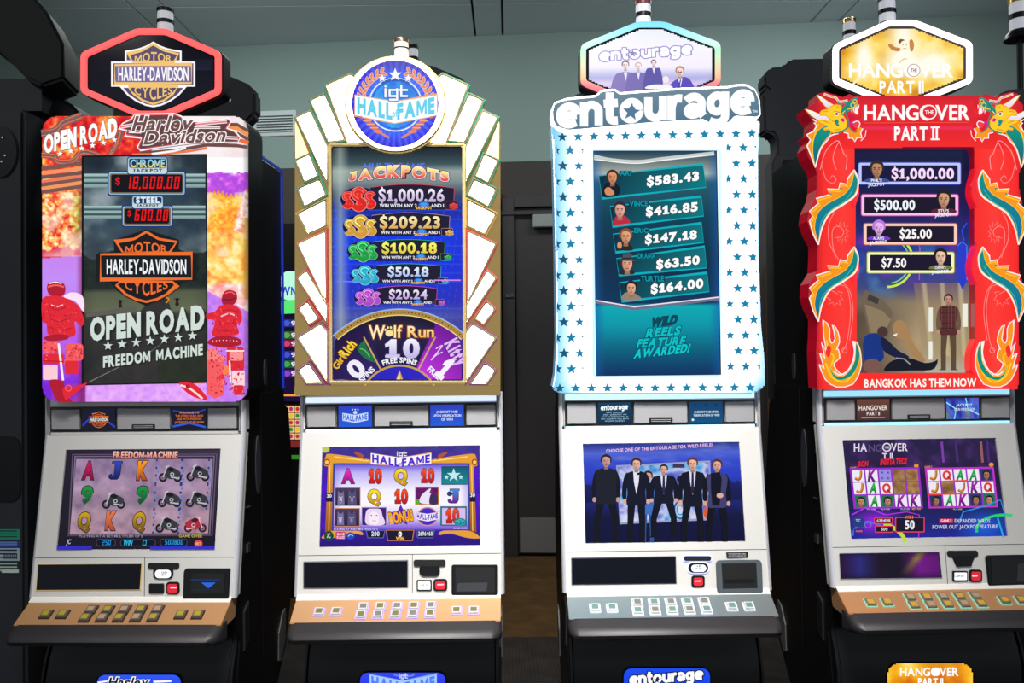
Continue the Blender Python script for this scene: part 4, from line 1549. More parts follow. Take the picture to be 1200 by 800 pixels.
PK, BL, ORG, GRN, GLD = ((200, 20, 90), (120, 10, 60)), ((40, 70, 190), (20, 30, 90)), ((250, 160, 30), (170, 70, 20)), ((20, 150, 60), (10, 80, 40)), ((200, 160, 20), (120, 90, 10))
sym(A, 'A', 205, 182, 284, 288, *PK)
sym(A, 'J', 385, 182, 462, 286, *BL)
sym(A, 'K', 570, 182, 640, 288, *ORG)
sym(A, '9', 196, 348, 272, 452, *GRN)
sym(A, '9', 566, 348, 642, 452, *GRN)
sym(A, 'Q', 172, 522, 258, 622, *GLD)
sym(A, 'K', 360, 518, 428, 624, (230, 120, 60), (170, 70, 50))
sym(A, 'Q', 540, 522, 626, 622, *GLD)
bike(A, 420, 430, 84)
for x, y in ((800, 250), (985, 245), (795, 420), (980, 420), (778, 590)):
    bike(A, x, y, 84)
bike(A, 962, 590, 82, True)
for x0, x1 in ((712, 880), (886, 1062)):
    for (ya, yb) in ((165, 320), (330, 490)) + (((498, 650),) if x0 == 712 else ()):
        sk = -(ya - 165) * .055
        for xx in (x0 + sk, x1 + sk):
            for j in range(7):
                yy = ya + (yb - ya) * j / 6
                A.ell(xx + (5 if j % 2 else -5) - (yy - ya) * .05, yy, 7, 9, (90, 130, 205) if j % 2 else (40, 60, 130), 8)
A.text('PLAYING AT A BET MULTIPLIER OF 5', 186, 666, 612, 682, (150, 140, 160), 0.01)
A.text('GAME OVER', 856, 664, 1012, 682, (190, 176, 60), 0.02)
A.poly([(60, 690), (1100, 690), (1094, 752), (48, 756)], (24, 20, 36))
for q in ((300, 692, 432, 742), (462, 694, 700, 742), (728, 692, 912, 742)):
    A.poly(rr(q[0], q[1], q[2], q[3], 18), (70, 60, 84))
    A.poly(rr(q[0] + 5, q[1] + 5, q[2] - 5, q[3] - 5, 15), (8, 14, 28))
A.text('JC', 100, 696, 128, 726, (190, 190, 210), 0.02, slant=.2)
led(A, '250', 336, 700, 400, 734, (30, 150, 230))
A.text('WIN', 480, 702, 540, 734, (40, 190, 240), 0.03, slant=.2)
led(A, '0', 606, 700, 640, 736, (40, 190, 240))
led(A, '500800', 758, 698, 884, 730, (40, 170, 240))
A.ell(986, 724, 28, 26, (214, 60, 110), 16)
A.text('BET', 968, 716, 1004, 732, (255, 180, 60), 0.03)
A.quad([(40, 742), (275, 738), (272, 760), (36, 764)], (50, 40, 190))
A.quad([(664, 744), (1096, 742), (1094, 760), (660, 762)], (52, 46, 196))
A.build('game_screen', D1, PRINT_SOFT, 'reels with letters and motorcycles on a mauve landscape')

# ---- lower door fittings
vfd(0, D1, [(45.6, 661), (166.3, 660.2), (164.3, 690), (43.4, 690.6)], mat('status_rim_amber', (200, 170, 110), 0.4, 0.4, emit=(250, 220, 150), strength=0.25, sample=False))


def zq(x0, y0, k):
    return lambda pl: [(x0 + a / k, y0 + b / k) for a, b in pl]


Z1 = zq(0, 620, 3.529)
door_piece(0, D1, 'ticket_slot', Z1(rr(615, 138, 743, 161, 8)), 0.006, SLOT, 0.001)
door_piece(0, D1, 'ticket_funnel', Z1(rr(636, 156, 718, 203, 16)), 0.005, BLACK, 0.001)
door_piece(0, D1, 'cash_out_key', Z1(rr(646, 166, 710, 199, 14)), 0.008, WHITE_KEY, 0.001)
door_piece(0, D1, 'service_key', Z1(rr(619, 223, 680, 262, 4)), 0.006, BLACK, 0.001)
door_piece(0, D1, 'service_button_bezel', Z1(rr(690, 216, 744, 266, 12)), 0.005, BLACK, 0.001)
door_piece(0, D1, 'service_button', Z1(rr(697, 224, 737, 260, 8)), 0.008, RED_BTN, 0.001)
ac = door_piece(0, D1, 'bill_acceptor', Z1([(772, 160), (956, 160), (948, 285), (760, 285), (764, 172)]), 0.008, BLACK, 0.002)
mb = MB()
slab(mb, door_plane(0), Z1([(800, 178), (936, 178), (930, 262), (792, 262)]), -0.010, 0.002)
mb.build('bill_slot', SLOT, D1)
A = Art(door_plane(0), -0.0105).view(0, 620, 3.529)
A.poly([(790, 205), (912, 205), (910, 214), (788, 214)], (20, 44, 96))
A.poly([(832, 220), (892, 220), (862, 244)], (40, 100, 220))
A.line([(800, 250), (905, 250)], 3, (16, 40, 80))
A.text('CASH', 666, 174, 692, 181, (40, 44, 60), .03)
A.text('OUT', 668, 184, 690, 191, (40, 44, 60), .03)
A.poly([(704, 238), (730, 238), (730, 244), (704, 244)], (255, 220, 225))
A.build('panel_print', D1, PRINT)
mb = MB()
slab(mb, door_plane(0), Z1([(598, 115), (600, 115), (598, 285), (596, 285)]), -0.0006, 0.001)
mb.build('panel_seam', DARK_PLATE, D1)


def card1a(A):
    A.rect(0, 0, 100, 50, (14, 16, 40))
    A.line([(0, 40), (40, 10), (100, 44)], 5, (30, 60, 190))
    shield(A, 50, 26, 62, 40, None, (30, 20, 24), (230, 110, 40), None, (20, 20, 30), (250, 250, 250))


def card1b(A):
    A.rect(0, 0, 100, 50, (14, 14, 40))
    A.line([(0, 44), (50, 36), (100, 46)], 5, (40, 90, 210))
    A.line([(0, 6), (60, 14), (100, 4)], 3, (30, 60, 170))
    for i, (w, c) in enumerate(((60, (236, 150, 60)), (84, (220, 110, 40)), (74, (220, 110, 40)), (88, (225, 120, 40)))):
        A.text(('WELCOME TO', 'THE OPEN ROAD AND', 'RIDE WITH FREEDOM', 'JACKPOTS TO BE WON')[i], 50 - w / 2, 9 + i * 7.6, 50 + w / 2, 13.5 + i * 7.6, c, .02)


cards(0, S1, (card1a, card1b))

# ---- lit sign in the belly


def belly_sign(k, t, x0, y0, x1, y1, r, mats, fn, label=None):
    pl = Plane(k, -0.050)
    mb = MB()
    slab(mb, pl, rr(x0 - 1.2, y0 - 1.2, x1 + 1.2, y1 + 1.2, r + 1), -0.004, 0.004)
    b = mb.build('belly_sign', BLACK, t, bevel=0.001)
    A = Art(pl, -0.0045)
    fn(A, x0, y0, x1, y1, r)
    A.build('sign_face', b, PRINT, label)


def bs1(A, x0, y0, x1, y1, r):
    A.vgrad(rr(x0, y0, x1, y1, r), (50, 90, 250), (30, 50, 230))
    A.view(0, 695, 4.286)
    A.line([(490, 448), (545, 440)], 8, (255, 255, 255))
    A.line([(770, 444), (860, 440)], 10, (255, 255, 255))
    A.text('Harley', 540, 424, 740, 466, (20, 24, 50), .03, slant=.3, out=(((20, 20, 50), .12), ((255, 255, 255), .08)))
    A.text('Davidson', 590, 482, 880, 522, (20, 24, 50), .03, slant=.3, out=(((20, 20, 50), .12), ((255, 255, 255), .08)))


belly_sign(0, M1, 114, 790.5, 212, 822, 9, None, bs1, 'blue lit sign with white and black script')

# ================================================================== second machine: white fan panels in gold frames
PEACH = mat('peach_deck', (216, 168, 122), 0.38, 0.55, bump=0.06, bscale=300, brushed=True)
BAR_BLUE = mat('bluish_light_bar', (200, 215, 255), 0.3, emit=(206, 220, 255), strength=1.1)
BTN_VIOLET = mat('button_bezel_violet', (170, 150, 220), 0.3, emit=(150, 120, 235), strength=0.35, sample=False)
BTN_CLEAR = mat('button_cap_clear', (190, 190, 190), 0.2)
LEG_OLIVE = mat('button_legend_olive', (110, 104, 60), 0.3)
LEG_GREY = mat('button_legend_grey', (110, 110, 106), 0.3)
M2, D2, S2, K2 = machine_body(1, 'slot machine with white fan-shaped light panels in gold frames and a round blue sign', PEACH, BAR_BLUE,
                              (BTN_VIOLET, BTN_CLEAR, LEG_OLIVE, LEG_GREY), None, 2.2)
T2 = Plane(1, -0.035)
GOLD = mat('polished_gold_frame', (255, 222, 150), 0.26, 0.85)
PANEL_WHITE = mat('white_light_panel', (250, 248, 240), 0.4, emit=(255, 254, 250), strength=2.2)
LIT_GOLD = mat('lit_gold', (250, 226, 150), 0.35, emit=(255, 236, 170), strength=0.75, sample=False)  # gold facets; the yellowish light on them put in as emission
MX = 465.6
GOLD_BRIGHT = mat('bright_gold_edge', (255, 232, 180), 0.16, 1.0)
EDGE = [mat('edge_reflection_' + n_, c_, 0.3, 0.4, emit=c_, strength=0.35, sample=False) for n_, c_ in
        (('green', (40, 130, 100)), ('gold', (190, 150, 60)), ('red', (190, 50, 70)), ('purple', (130, 50, 120)))]  # coloured LED reflections in the frames put in as emissive rims


def mir(pl):
    return [(2 * MX - x, y) for x, y in pl]


half = [(344.8, 463.5), (344.8, 140), (347, 137.5), (363.5, 130.5), (364, 118), (380.8, 110.5), (382, 101.5), (412, 87)]
OUT2 = half + [p for p in reversed(mir(half))]
mb = MB()
slab(mb, T2, OUT2, 0.004, 0.11)
tb2 = mb.build('top_box', mat('rippled_gold', (232, 190, 118), 0.14, 1.0, bump=1.0, bscale=22), M2, bevel=0.003)
PAN = [
    [(384, 102), (412, 89.5), (424, 100), (420, 120), (424, 150), (436, 168.5), (409, 168.5)],
    [(366.5, 119.5), (381, 113), (404, 164.5), (387, 166.5)],
    [(349.5, 139.5), (364.5, 132.5), (384, 173.5), (384, 210)],
    [(349, 189.5), (363.3, 183.2), (372.5, 206.5), (359.5, 212.8)],
    [(351.5, 222.6), (375, 212.6), (381.8, 228.6), (359.2, 241)],
    [(351.6, 251.6), (382, 236.6), (382, 264.4), (363, 273)],
    [(351.5, 286.9), (381.5, 273.2), (382.5, 351.5)],
    [(351.2, 326.5), (360, 319), (383.6, 358.5), (383, 374)],
    [(352.5, 362), (361, 355), (372.8, 372.6), (364.4, 378.6)],
    [(351.6, 396.2), (376.6, 381), (383.8, 389.4), (383.8, 444)],
    [(352, 434), (362.6, 426.8), (377, 447.6), (361.6, 447.8)],
]
for pl in PAN:
    for q in (pl, mir(pl)):
        mb = MB()
        slab(mb, T2, q, -0.010, 0.006)
        lp = mb.build('light_panel', PANEL_WHITE, tb2, bevel=0.002)
        c = np.mean(np.array(q), 0)
        mb = MB()
        if len(q) == 7:
            o = inset(q, -2.0)
        else:
            o = inset(q, -2.2)
        frame_slab(mb, T2, o, inset(q, -0.1), -0.016, 0.006)
        mb.build('panel_frame', GOLD_BRIGHT, tb2, bevel=0.004, seg=3)
        ym = np.array(q)[:, 1].mean()
        mb = MB()
        frame_slab(mb, T2, inset(q, -3.3), inset(q, -2.3), -0.009, 0.006)
        mb.build('edge_reflection', EDGE[0 if ym < 232 else (1 if ym < 300 else (2 if ym < 372 else 3))], tb2)
for q in ([(346.2, 142), (361.5, 180.5), (346.8, 187)],):
    for w in (q, mir(q)):
        mb = MB()
        slab(mb, T2, w, -0.004, 0.006)
        mb.build('lit_gold_facet', LIT_GOLD, tb2, bevel=0.001)
# frame round the upper screen and the foot rail
mb = MB()
frame_slab(mb, T2, [(386, 169.4), (545.6, 169.4), (546.6, 449.4), (387, 449.4)], [(389.5, 173), (542, 173), (543, 445.5), (390.8, 445.5)], -0.020, 0.006)
mb.build('screen_frame', GOLD, tb2, bevel=0.003)
mb = MB()
slab(mb, T2, [(346, 451.5), (586, 451.5), (586.4, 462.5), (345.4, 462.5)], -0.012, 0.006)
mb.build('foot_rail', mat('mottled_gold', (226, 190, 120), 0.12, 1.0, bump=1.0, bscale=28), tb2, bevel=0.003)

# ---- round sign
CX, CY, CR_ = 463.4, 121.8, 59.7
TS2 = Plane(1, -0.075)
mb = MB()
slab(mb, TS2, ellp(CX, CY, 60, 57.6, 56), 0.0, 0.09)
rs2 = mb.build('round_sign', GOLD, M2, bevel=0.006, seg=3)
mb = MB()
frame_slab(mb, TS2, ellp(CX, CY, 57.6, 55.2, 56), ellp(CX - .2, CY, 51, 51, 56), -0.004, 0.004)
mb.build('lit_rim', mat('cream_lit_rim', (255, 246, 222), 0.3, emit=(255, 244, 222), strength=1.3), rs2, bevel=0.0015)


def disc2(x, y, u, v):
    r = np.hypot(x - 390, y - 377) / 320
    a = np.arctan2(y - 377, x - 390)
    ray = (np.sin(a * 40) > 0) & (r > .55)
    c = ramp(r, [(0, (70, 190, 250)), (.5, (50, 130, 250)), (.75, (56, 80, 245)), (1, (50, 30, 215))])
    c = mixc(c, (120, 150, 255), (ray * .35))
    top = np.clip((.2 - v) * 4, 0, 1)
    return mixc(c, (96, 92, 150), top * .8)


A = Art(TS2, -0.0005).view(400, 60, 6.154)
A.grid([(60, 50), (720, 50), (720, 705), (60, 705)], 90, 90, disc2, lambda x, y: np.hypot(x - 390, (y - 380)) < 314)
# wreath
for e in (-1, 1):
    for i in range(7):
        a = math.radians(188 + i * 9.5)
        x, y = 390 - e * 252 * math.cos(a) * -1, 372 + 236 * math.sin(a)
        x = 390 + e * 252 * math.cos(a)
        tx_, ty_ = -e * -math.sin(a) * -1, math.cos(a) * -1
        tx_, ty_ = -e * math.sin(a), math.cos(a)
        for s in (-1, 1):
            dx, dy = tx_ + s * math.cos(a) * e * .8, ty_ + s * math.sin(a) * .8
            n_ = math.hypot(dx, dy)
            dx, dy = dx / n_ * 50, dy / n_ * 50
            nx_, ny_ = -dy * .24, dx * .24
            A.poly(spl([(x, y), (x + dx * .5 + nx_, y + dy * .5 + ny_), (x + dx, y + dy), (x + dx * .5 - nx_, y + dy * .5 - ny_)], 3), (240, 150, 110), (250, 225, 190), 2)
            A.line([(x, y), (x + dx * .8, y + dy * .8)], 3, (226, 90, 60))
    for i in range(4):
        x, y = 390 + e * (235 - i * 26), 500 + i * 26
        A.poly(spl([(x, y), (x - e * 34, y - 14), (x - e * 66, y + 2), (x - e * 34, y + 16)], 3), (232, 120, 80))
        A.line([(x, y), (x - e * 58, y)], 3, (255, 214, 160))
    A.line([(390 + e * 150, 566), (390 + e * 45, 624)], 15, (226, 140, 90))
A.ring(390, 385, 190, 190, 9, (236, 250, 255), 48)
A.ring(390, 385, 172, 172, 6, (40, 90, 200), 48)
A.grid([(225, 220), (555, 220), (555, 560), (225, 560)], 40, 40, lambda x, y, u, v: mixc((60, 200, 250), (30, 90, 220), vnoise(x, y, 60, 4, 2)), lambda x, y: np.hypot(x - 390, y - 385) < 165)
A.line(spl([(290, 232), (330, 212), (390, 205), (450, 212), (490, 232)], 4, False), 14, (40, 90, 170))
A.star(388, 172, 56, (60, 80, 200), inner=.42)
A.star(388, 170, 50, (250, 252, 255), inner=.42)
for e in (-1, 1):
    A.star(388 + e * 94, 196, 36, (60, 80, 200), inner=.42)
    A.star(388 + e * 94, 194, 31, (250, 252, 255), inner=.42)


def hof(A, pts, tcol, bcol, line, bold=.05):
    """ribbon with the words, folded in the middle; pts = left x, left top, left bottom, mid x, mid top, mid bottom, right x"""
    xl, tl, bl_, xm, tm, bm_, xr = pts
    A.poly([(xl, tl), (xm, tm), (xr, tl), (xr, bl_), (xm, bm_), (xl, bl_)], bcol, line, (bl_ - tl) * .04)
    h = bl_ - tl
    for word, xa, xb, ya, yb in (('HALL', xl + h * .12, xm - h * .12, tl, tm), ('FAME', xm + h * .12, xr - h * .12, tm, tl)):
        def w_(a, b, xa=xa, xb=xb, ya=ya, yb=yb):
            x = xa + a * (xb - xa)
            y0 = ya + a * (yb - ya)
            return np.stack([x, y0 + h * (.86 - .72 * b)], -1)
        A.text(word, 0, 0, 1, 1, tcol, bold, warp=w_, gap=.1)
    A.text('of', xm - h * .13, tm + h * .4, xm + h * .13, tm + h * .75, tcol, .02)


hof(A, (98, 318, 462, 385, 365, 518, 690), (96, 208, 236), (255, 255, 255), (240, 170, 110))
A.poly([(98, 462), (150, 490), (150, 470)], (214, 110, 60))
A.poly([(690, 462), (640, 490), (640, 470)], (214, 110, 60))


def igt(A, x0, y0, x1, y1, col, out=None):
    """lower-case three letter mark drawn with square strokes"""
    w, h = x1 - x0, y1 - y0
    t = w * .085

    def q(pl):
        return [(x0 + a * w, y0 + b * h) for a, b in pl]
    st = (q([(.06, .25), (.06, .74)]), q([(.56, .30), (.24, .30), (.24, .72), (.56, .72)]), q([(.56, .25), (.56, .97), (.26, .97)]),
          q([(.74, .02), (.74, .72), (.98, .72)]), q([(.66, .30), (.98, .30)]))
    for g, c in (((t * .9, out), (0, col)) if out is not None else ((0, col),)):
        A.rect(x0 + .06 * w - t / 2 - g / 2, y0 - g / 2, x0 + .06 * w + t / 2 + g / 2, y0 + h * .12 + g / 2, c)
        for s in st:
            for a, b in zip(s[:-1], s[1:]):
                a, b = np.array(a), np.array(b)
                d_ = (b - a) / max(np.linalg.norm(b - a), 1e-6)
                A.line([tuple(a - d_ * (t + g) / 2), tuple(b + d_ * (t + g) / 2)], t + g, c)


igt(A, 308, 248, 476, 352, (255, 255, 255), (40, 120, 210))
A.build('sign_face', rs2, PRINT, 'round blue sign with white stars, laurel wreath and ribbon lettering')
# lamps on top: the cream one in front
cxl = float(TS2([468], [50])[0][0])
z0l = float(TS2([468], [64.5])[0][2])
lb = MB().lathe(cxl, -0.03, [(.024, z0l - .02), (.024, z0l + .002)], 20).build('lamp_base', GOLD, M2, smooth=True)
LENS_CREAM = mat('lamp_lens_cream', (236, 226, 214), 0.3, emit=(255, 240, 225), strength=0.45, sample=False)
MB().lathe(cxl, -0.03, [(.0215, z0l), (.0215, z0l + .032)], 20).build('lamp_lens', LENS_CREAM, lb, smooth=True)
MB().lathe(cxl, -0.03, [(.0225, z0l + .032), (.0225, z0l + .036)], 20).build('lamp_ring', BLACK, lb, smooth=True)
MB().lathe(cxl, -0.03, [(.0215, z0l + .036), (.0215, z0l + .052)], 20).build('lamp_lens', LENS_CREAM, lb, smooth=True)
MB().lathe(cxl, -0.03, [(.0235, z0l + .052), (.023, z0l + .060), (.012, z0l + .067)], 20).build('lamp_cap', mat('brown_cap', (120, 84, 66), 0.3, 0.6), lb, smooth=True)

# ---- upper screen
mb = MB()
slab(mb, T2, [(388.5, 172), (543, 172), (544, 446.5), (389.8, 446.5)], -0.004, 0.004)
us2 = mb.build('upper_screen', GLASS_BLACK, tb2)


def blue2(x, y, u, v):
    c = ramp(v, [(0, (24, 34, 44)), (.07, (60, 84, 90)), (.1, (150, 165, 160)), (.14, (130, 146, 146)), (.2, (60, 76, 104)), (.26, (20, 40, 150)), (.34, (14, 60, 225)), (.5, (20, 50, 226)), (.66, (40, 50, 190)), (.72, (70, 80, 170)), (1, (30, 20, 90))])
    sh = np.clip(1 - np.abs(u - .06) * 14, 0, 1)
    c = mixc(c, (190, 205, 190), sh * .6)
    g = ((np.abs((v * 26) % 1 - .5) > .465) | (np.abs(((u - .5) / (1.2 - v * .5) * 18) % 1 - .5) > .47)) & (v > .22) & (v < .8)
    c = mixc(c, (90, 130, 250), g * .3)
    return mixc(c, (70, 40, 150), np.clip((u - .85) * 3, 0, 1) * (v > .25) * .5)


A = Art(T2, -0.0045)
A.grid([(389.5, 173), (542, 173), (543, 445.5), (390.8, 445.5)], 150, 230, blue2)
A.view(385, 170, 5.715)
A.text('MULTI GAME', 232, 122, 640, 166, (70, 110, 250), 0.03, bot=(120, 140, 220), slant=.1, gap=.09)


def jpw(a, b):
    x = 135 + a * 670
    y = 240 - 28 * np.sin(np.pi * np.clip(a, 0, 1)) - b * (52 + 18 * np.sin(np.pi * np.clip(a, 0, 1)))
    return np.stack([x, y], -1)


A.text('JACKPOTS', 0, 0, 1, 1, (255, 250, 150), 0.06, bot=(235, 60, 70), warp=jpw, gap=.12, out=(((70, 40, 60), .09), ((240, 225, 225), .05)))


def dollar_blob(A, cx, cy, rx, ry, c, rim):
    """three overlapping money signs, the middle one largest"""
    c = np.array(c, float)
    for dx, k in ((-.60, .72), (.60, .72), (0, 1.0)):
        x, y = cx + dx * rx, cy + (.08 * ry if dx else 0)

        def P(q):
            return [(x + a * rx * .46 * k, y + b * ry * k * .92) for a, b in q]
        S = spl([(.62, -.52), (.2, -.80), (-.42, -.72), (-.58, -.36), (-.1, -.04), (.42, .22), (.58, .52), (.2, .80), (-.3, .78), (-.66, .52)], 4, False)
        w = rx * .26 * k
        for g, col in ((w * .42, rim), (0, c)):
            A.line(P([(0, -1.08), (0, 1.08)]), w * .8 + g, col)
            A.line(P(S), w + g, col if g else c * .92)
        A.line(P([(u - .06, v - .05) for u, v in S[:18]]), w * .3, np.minimum(c * 1.25 + 50, 255))


def jrow(A, yb, x0, x1, amount, c, cx, cy, rx, ry, tcol, tb, ax0, ax1, ay0, ay1, sy, sx0, sx1, ix, rc):
    top = [(x, yb[0] + (yb[1] - yb[0]) * (1 - math.sin(math.pi * (.15 + .75 * t)) * 1.0)) for t, x in ((i / 10, x0 + (x1 - x0) * i / 10) for i in range(11))]
    pl = top + [(x1 - 6, yb[2]), (x0, yb[2])]
    A.poly(pl, (30, 26, 50))
    A.line(top + [(x1 - 6, yb[2])], 3, rc)
    A.ell(cx, cy, rx * 1.02, ry * 1.0, (24, 20, 70), 24)
    dollar_blob(A, cx, cy, rx, ry, c, np.minimum(np.array(c, float) * .5 + 110, 255))
    A.text(amount, ax0, ay0, ax1, ay1, tcol, 0.035, bot=tb, gap=.05, out=(((20, 20, 40), .05),))
    s = (ay1 - ay0) * .24
    A.text('WIN WITH ANY 2', sx0, sy, sx0 + (sx1 - sx0) * .58, sy + s * 1.1, (245, 245, 255), 0.025)
    A.text('AND 1', sx0 + (sx1 - sx0) * .80, sy, sx1, sy + s * 1.1, (245, 245, 255), 0.025)
    mx_ = sx0 + (sx1 - sx0) * .69
    A.ell(mx_, sy + s * .3, (sx1 - sx0) * .085, s * 1.15, (30, 110, 220), 14)
    A.ell(mx_, sy + s * .1, (sx1 - sx0) * .06, s * .6, (60, 160, 240), 12)
    A.text('JACKPOT', mx_ - (sx1 - sx0) * .125, sy + s * .9, mx_ + (sx1 - sx0) * .125, sy + s * 1.8, (255, 200, 50), 0.05, out=(((180, 60, 20), .04),))
    A.rect(ix - rx * .52, sy - s * 1.0, ix + rx * .1, sy + s * 1.9, (40, 22, 60))
    A.line([(ix - rx * .52, sy - s), (ix + rx * .1, sy - s), (ix + rx * .1, sy + s * 1.9), (ix - rx * .52, sy + s * 1.9)], 2, rc, True)
    dollar_blob(A, ix - rx * .06, sy + s * .7, rx * .26, ry * .26, c, np.minimum(np.array(c, float) * .5 + 80, 255))


jrow(A, (262, 300, 430), 280, 842, '$1,000.26', (240, 40, 30), 205, 362, 124, 82, (250, 240, 255), (190, 170, 215), 335, 776, 296, 376, 394, 342, 772, 846, (230, 50, 70))
jrow(A, (452, 486, 610), 290, 812, '$209.23', (226, 168, 60), 215, 545, 118, 78, (255, 244, 190), (220, 170, 90), 342, 748, 480, 554, 574, 352, 746, 818, (200, 150, 110))
jrow(A, (632, 660, 776), 300, 780, '$100.18', (30, 170, 70), 232, 712, 106, 70, (255, 255, 120), (225, 205, 60), 357, 726, 656, 722, 742, 358, 736, 806, (40, 190, 90))
A.view(385, 300, 5.164)
jrow(A, (46, 68, 160), 288, 682, '$50.18', (50, 180, 215), 222, 116, 90, 58, (235, 250, 255), (170, 190, 240), 358, 606, 68, 122, 144, 326, 642, 712, (60, 170, 215))
jrow(A, (180, 205, 290), 296, 658, '$20.24', (190, 80, 215), 240, 250, 84, 54, (245, 235, 255), (190, 160, 225), 366, 598, 206, 258, 274, 332, 634, 690, (200, 80, 180))
A.line([(52, 152), (190, 156)], 6, (120, 130, 250))  # this and the next line: reflected LED streaks painted into the display
A.line([(640, 146), (800, 146)], 8, (220, 130, 240))
# wheel
wc = (430, 905)


def wheel_bg(x, y, u, v):
    r = np.hypot(x - 430, y - 905)
    a = np.degrees(np.arctan2(x - 430, 905 - y))
    c = ramp(r, [(200, (30, 20, 120)), (300, (24, 16, 60)), (480, (40, 34, 70)), (560, (20, 14, 40))])
    c = np.where((a < -24)[..., None], mixc((50, 30, 110), (30, 16, 60), (r - 250) / 300), c)
    c = np.where((a > 24)[..., None], mixc((190, 50, 220), (110, 20, 150), (r - 250) / 300), c)
    return c


A.grid([(40, 335), (800, 335), (805, 745), (30, 745)], 100, 60, wheel_bg, lambda x, y: np.hypot(x - 430, y - 905) < 560)
A.line(ellp(430, 905, 566, 566, 50, -133, -47), 34, (176, 136, 62))
A.line(ellp(430, 905, 584, 584, 50, -134, -46), 7, (150, 190, 240))
A.line(ellp(430, 905, 548, 548, 50, -133, -47), 6, (240, 220, 130))
for i in range(40):
    a = math.radians(-132 + i * 2.16)
    A.ell(430 + 566 * math.cos(a), 905 + 566 * math.sin(a), 4.5, 4.5, (60, 40, 20), 6)
for sg in (-1, 1):
    a = math.radians(-90 + sg * 27.5)
    c0 = (430 + 250 * math.cos(a), 905 + 250 * math.sin(a))
    c1 = (430 + 470 * math.cos(a), 905 + 470 * math.sin(a))
    A.line([c0, c1], 9, (206, 170, 90))
A.ell(430, 905, 246, 246, (190, 150, 70), 60) if False else A.line(ellp(430, 905, 243, 243, 40, -150, -30), 12, (200, 160, 80))
A.poly(ellp(430, 905, 236, 236, 40, -137, -43), (44, 34, 190))
A.poly([(430, 690), (450, 745), (410, 745)], (220, 170, 70))
A.poly([(430, 700), (432, 745), (414, 745)], (250, 225, 150))
A.text('W', 244, 420, 342, 500, (255, 244, 190), .015, out=(((150, 70, 30), .05),))
A.ell(368, 466, 24, 20, (255, 226, 150), 14)
for dx, dy in ((-24, -14), (-9, -28), (9, -28), (24, -14)):
    A.ell(368 + dx, 460 + dy, 6.5, 8.5, (255, 226, 150), 10)
A.text('lf', 396, 420, 446, 492, (255, 240, 170), .015, out=(((150, 70, 30), .05),))
A.text('Run', 478, 424, 638, 490, (255, 244, 190), .015, bot=(250, 190, 90), out=(((150, 70, 30), .05),))
A.text('10', 342, 506, 552, 612, (245, 245, 255), .055, bot=(190, 180, 230), gap=.1, out=(((50, 40, 90), .04),))
A.rect(342, 600, 420, 612, (210, 205, 240))


def fsw(a, b):
    ang = np.radians(-90 + (a - .5) * 44)
    r = 262 + b * 30
    return np.stack([430 + r * np.cos(ang), 905 + r * np.sin(ang)], -1)


A.text('FREE SPINS', 0, 0, 1, 1, (250, 250, 255), .03, warp=fsw)
# neighbour wedges


def rot_text(A, st, cx, cy, w, h, deg, col, bold, **kw):
    c, s_ = math.cos(math.radians(deg)), math.sin(math.radians(deg))

    def wf(a, b):
        x, y = (a - .5) * w, (.5 - b) * h
        return np.stack([cx + x * c - y * s_, cy + x * s_ + y * c], -1)
    A.text(st, 0, 0, 1, 1, col, bold, warp=wf, **kw)


rot_text(A, 'Rich', 115, 560, 110, 56, -52, (250, 214, 60), .04, out=(((110, 60, 20), .05),))
rot_text(A, 'Girl', 62, 640, 90, 40, -60, (240, 190, 60), .03, out=(((110, 60, 20), .05),))
rot_text(A, '0', 166, 682, 96, 100, -40, (240, 236, 250), .07)
rot_text(A, 'SPINS', 232, 716, 110, 32, -44, (245, 245, 255), .03)
A.poly(spl([(175, 560), (215, 510), (235, 560), (265, 600), (285, 640), (240, 630), (200, 600)], 4), (30, 110, 70))
A.line(spl([(190, 560), (220, 570), (250, 610)], 4, False), 5, (120, 210, 110))
rot_text(A, 'Kitty', 775, 580, 160, 80, 62, (225, 190, 250), .05, out=(((100, 20, 140), .05),))
rot_text(A, '1', 706, 680, 60, 130, 40, (250, 240, 255), .07)
rot_text(A, 'FREE', 640, 706, 90, 34, 42, (245, 245, 255), .03)
A.line(spl([(650, 560), (690, 540), (660, 580), (620, 630), (650, 600), (690, 580)], 5, False), 6, (235, 210, 250))
A.build('jackpot_display', us2, PRINT_SOFT, 'blue list of five jackpots above a bonus wheel')

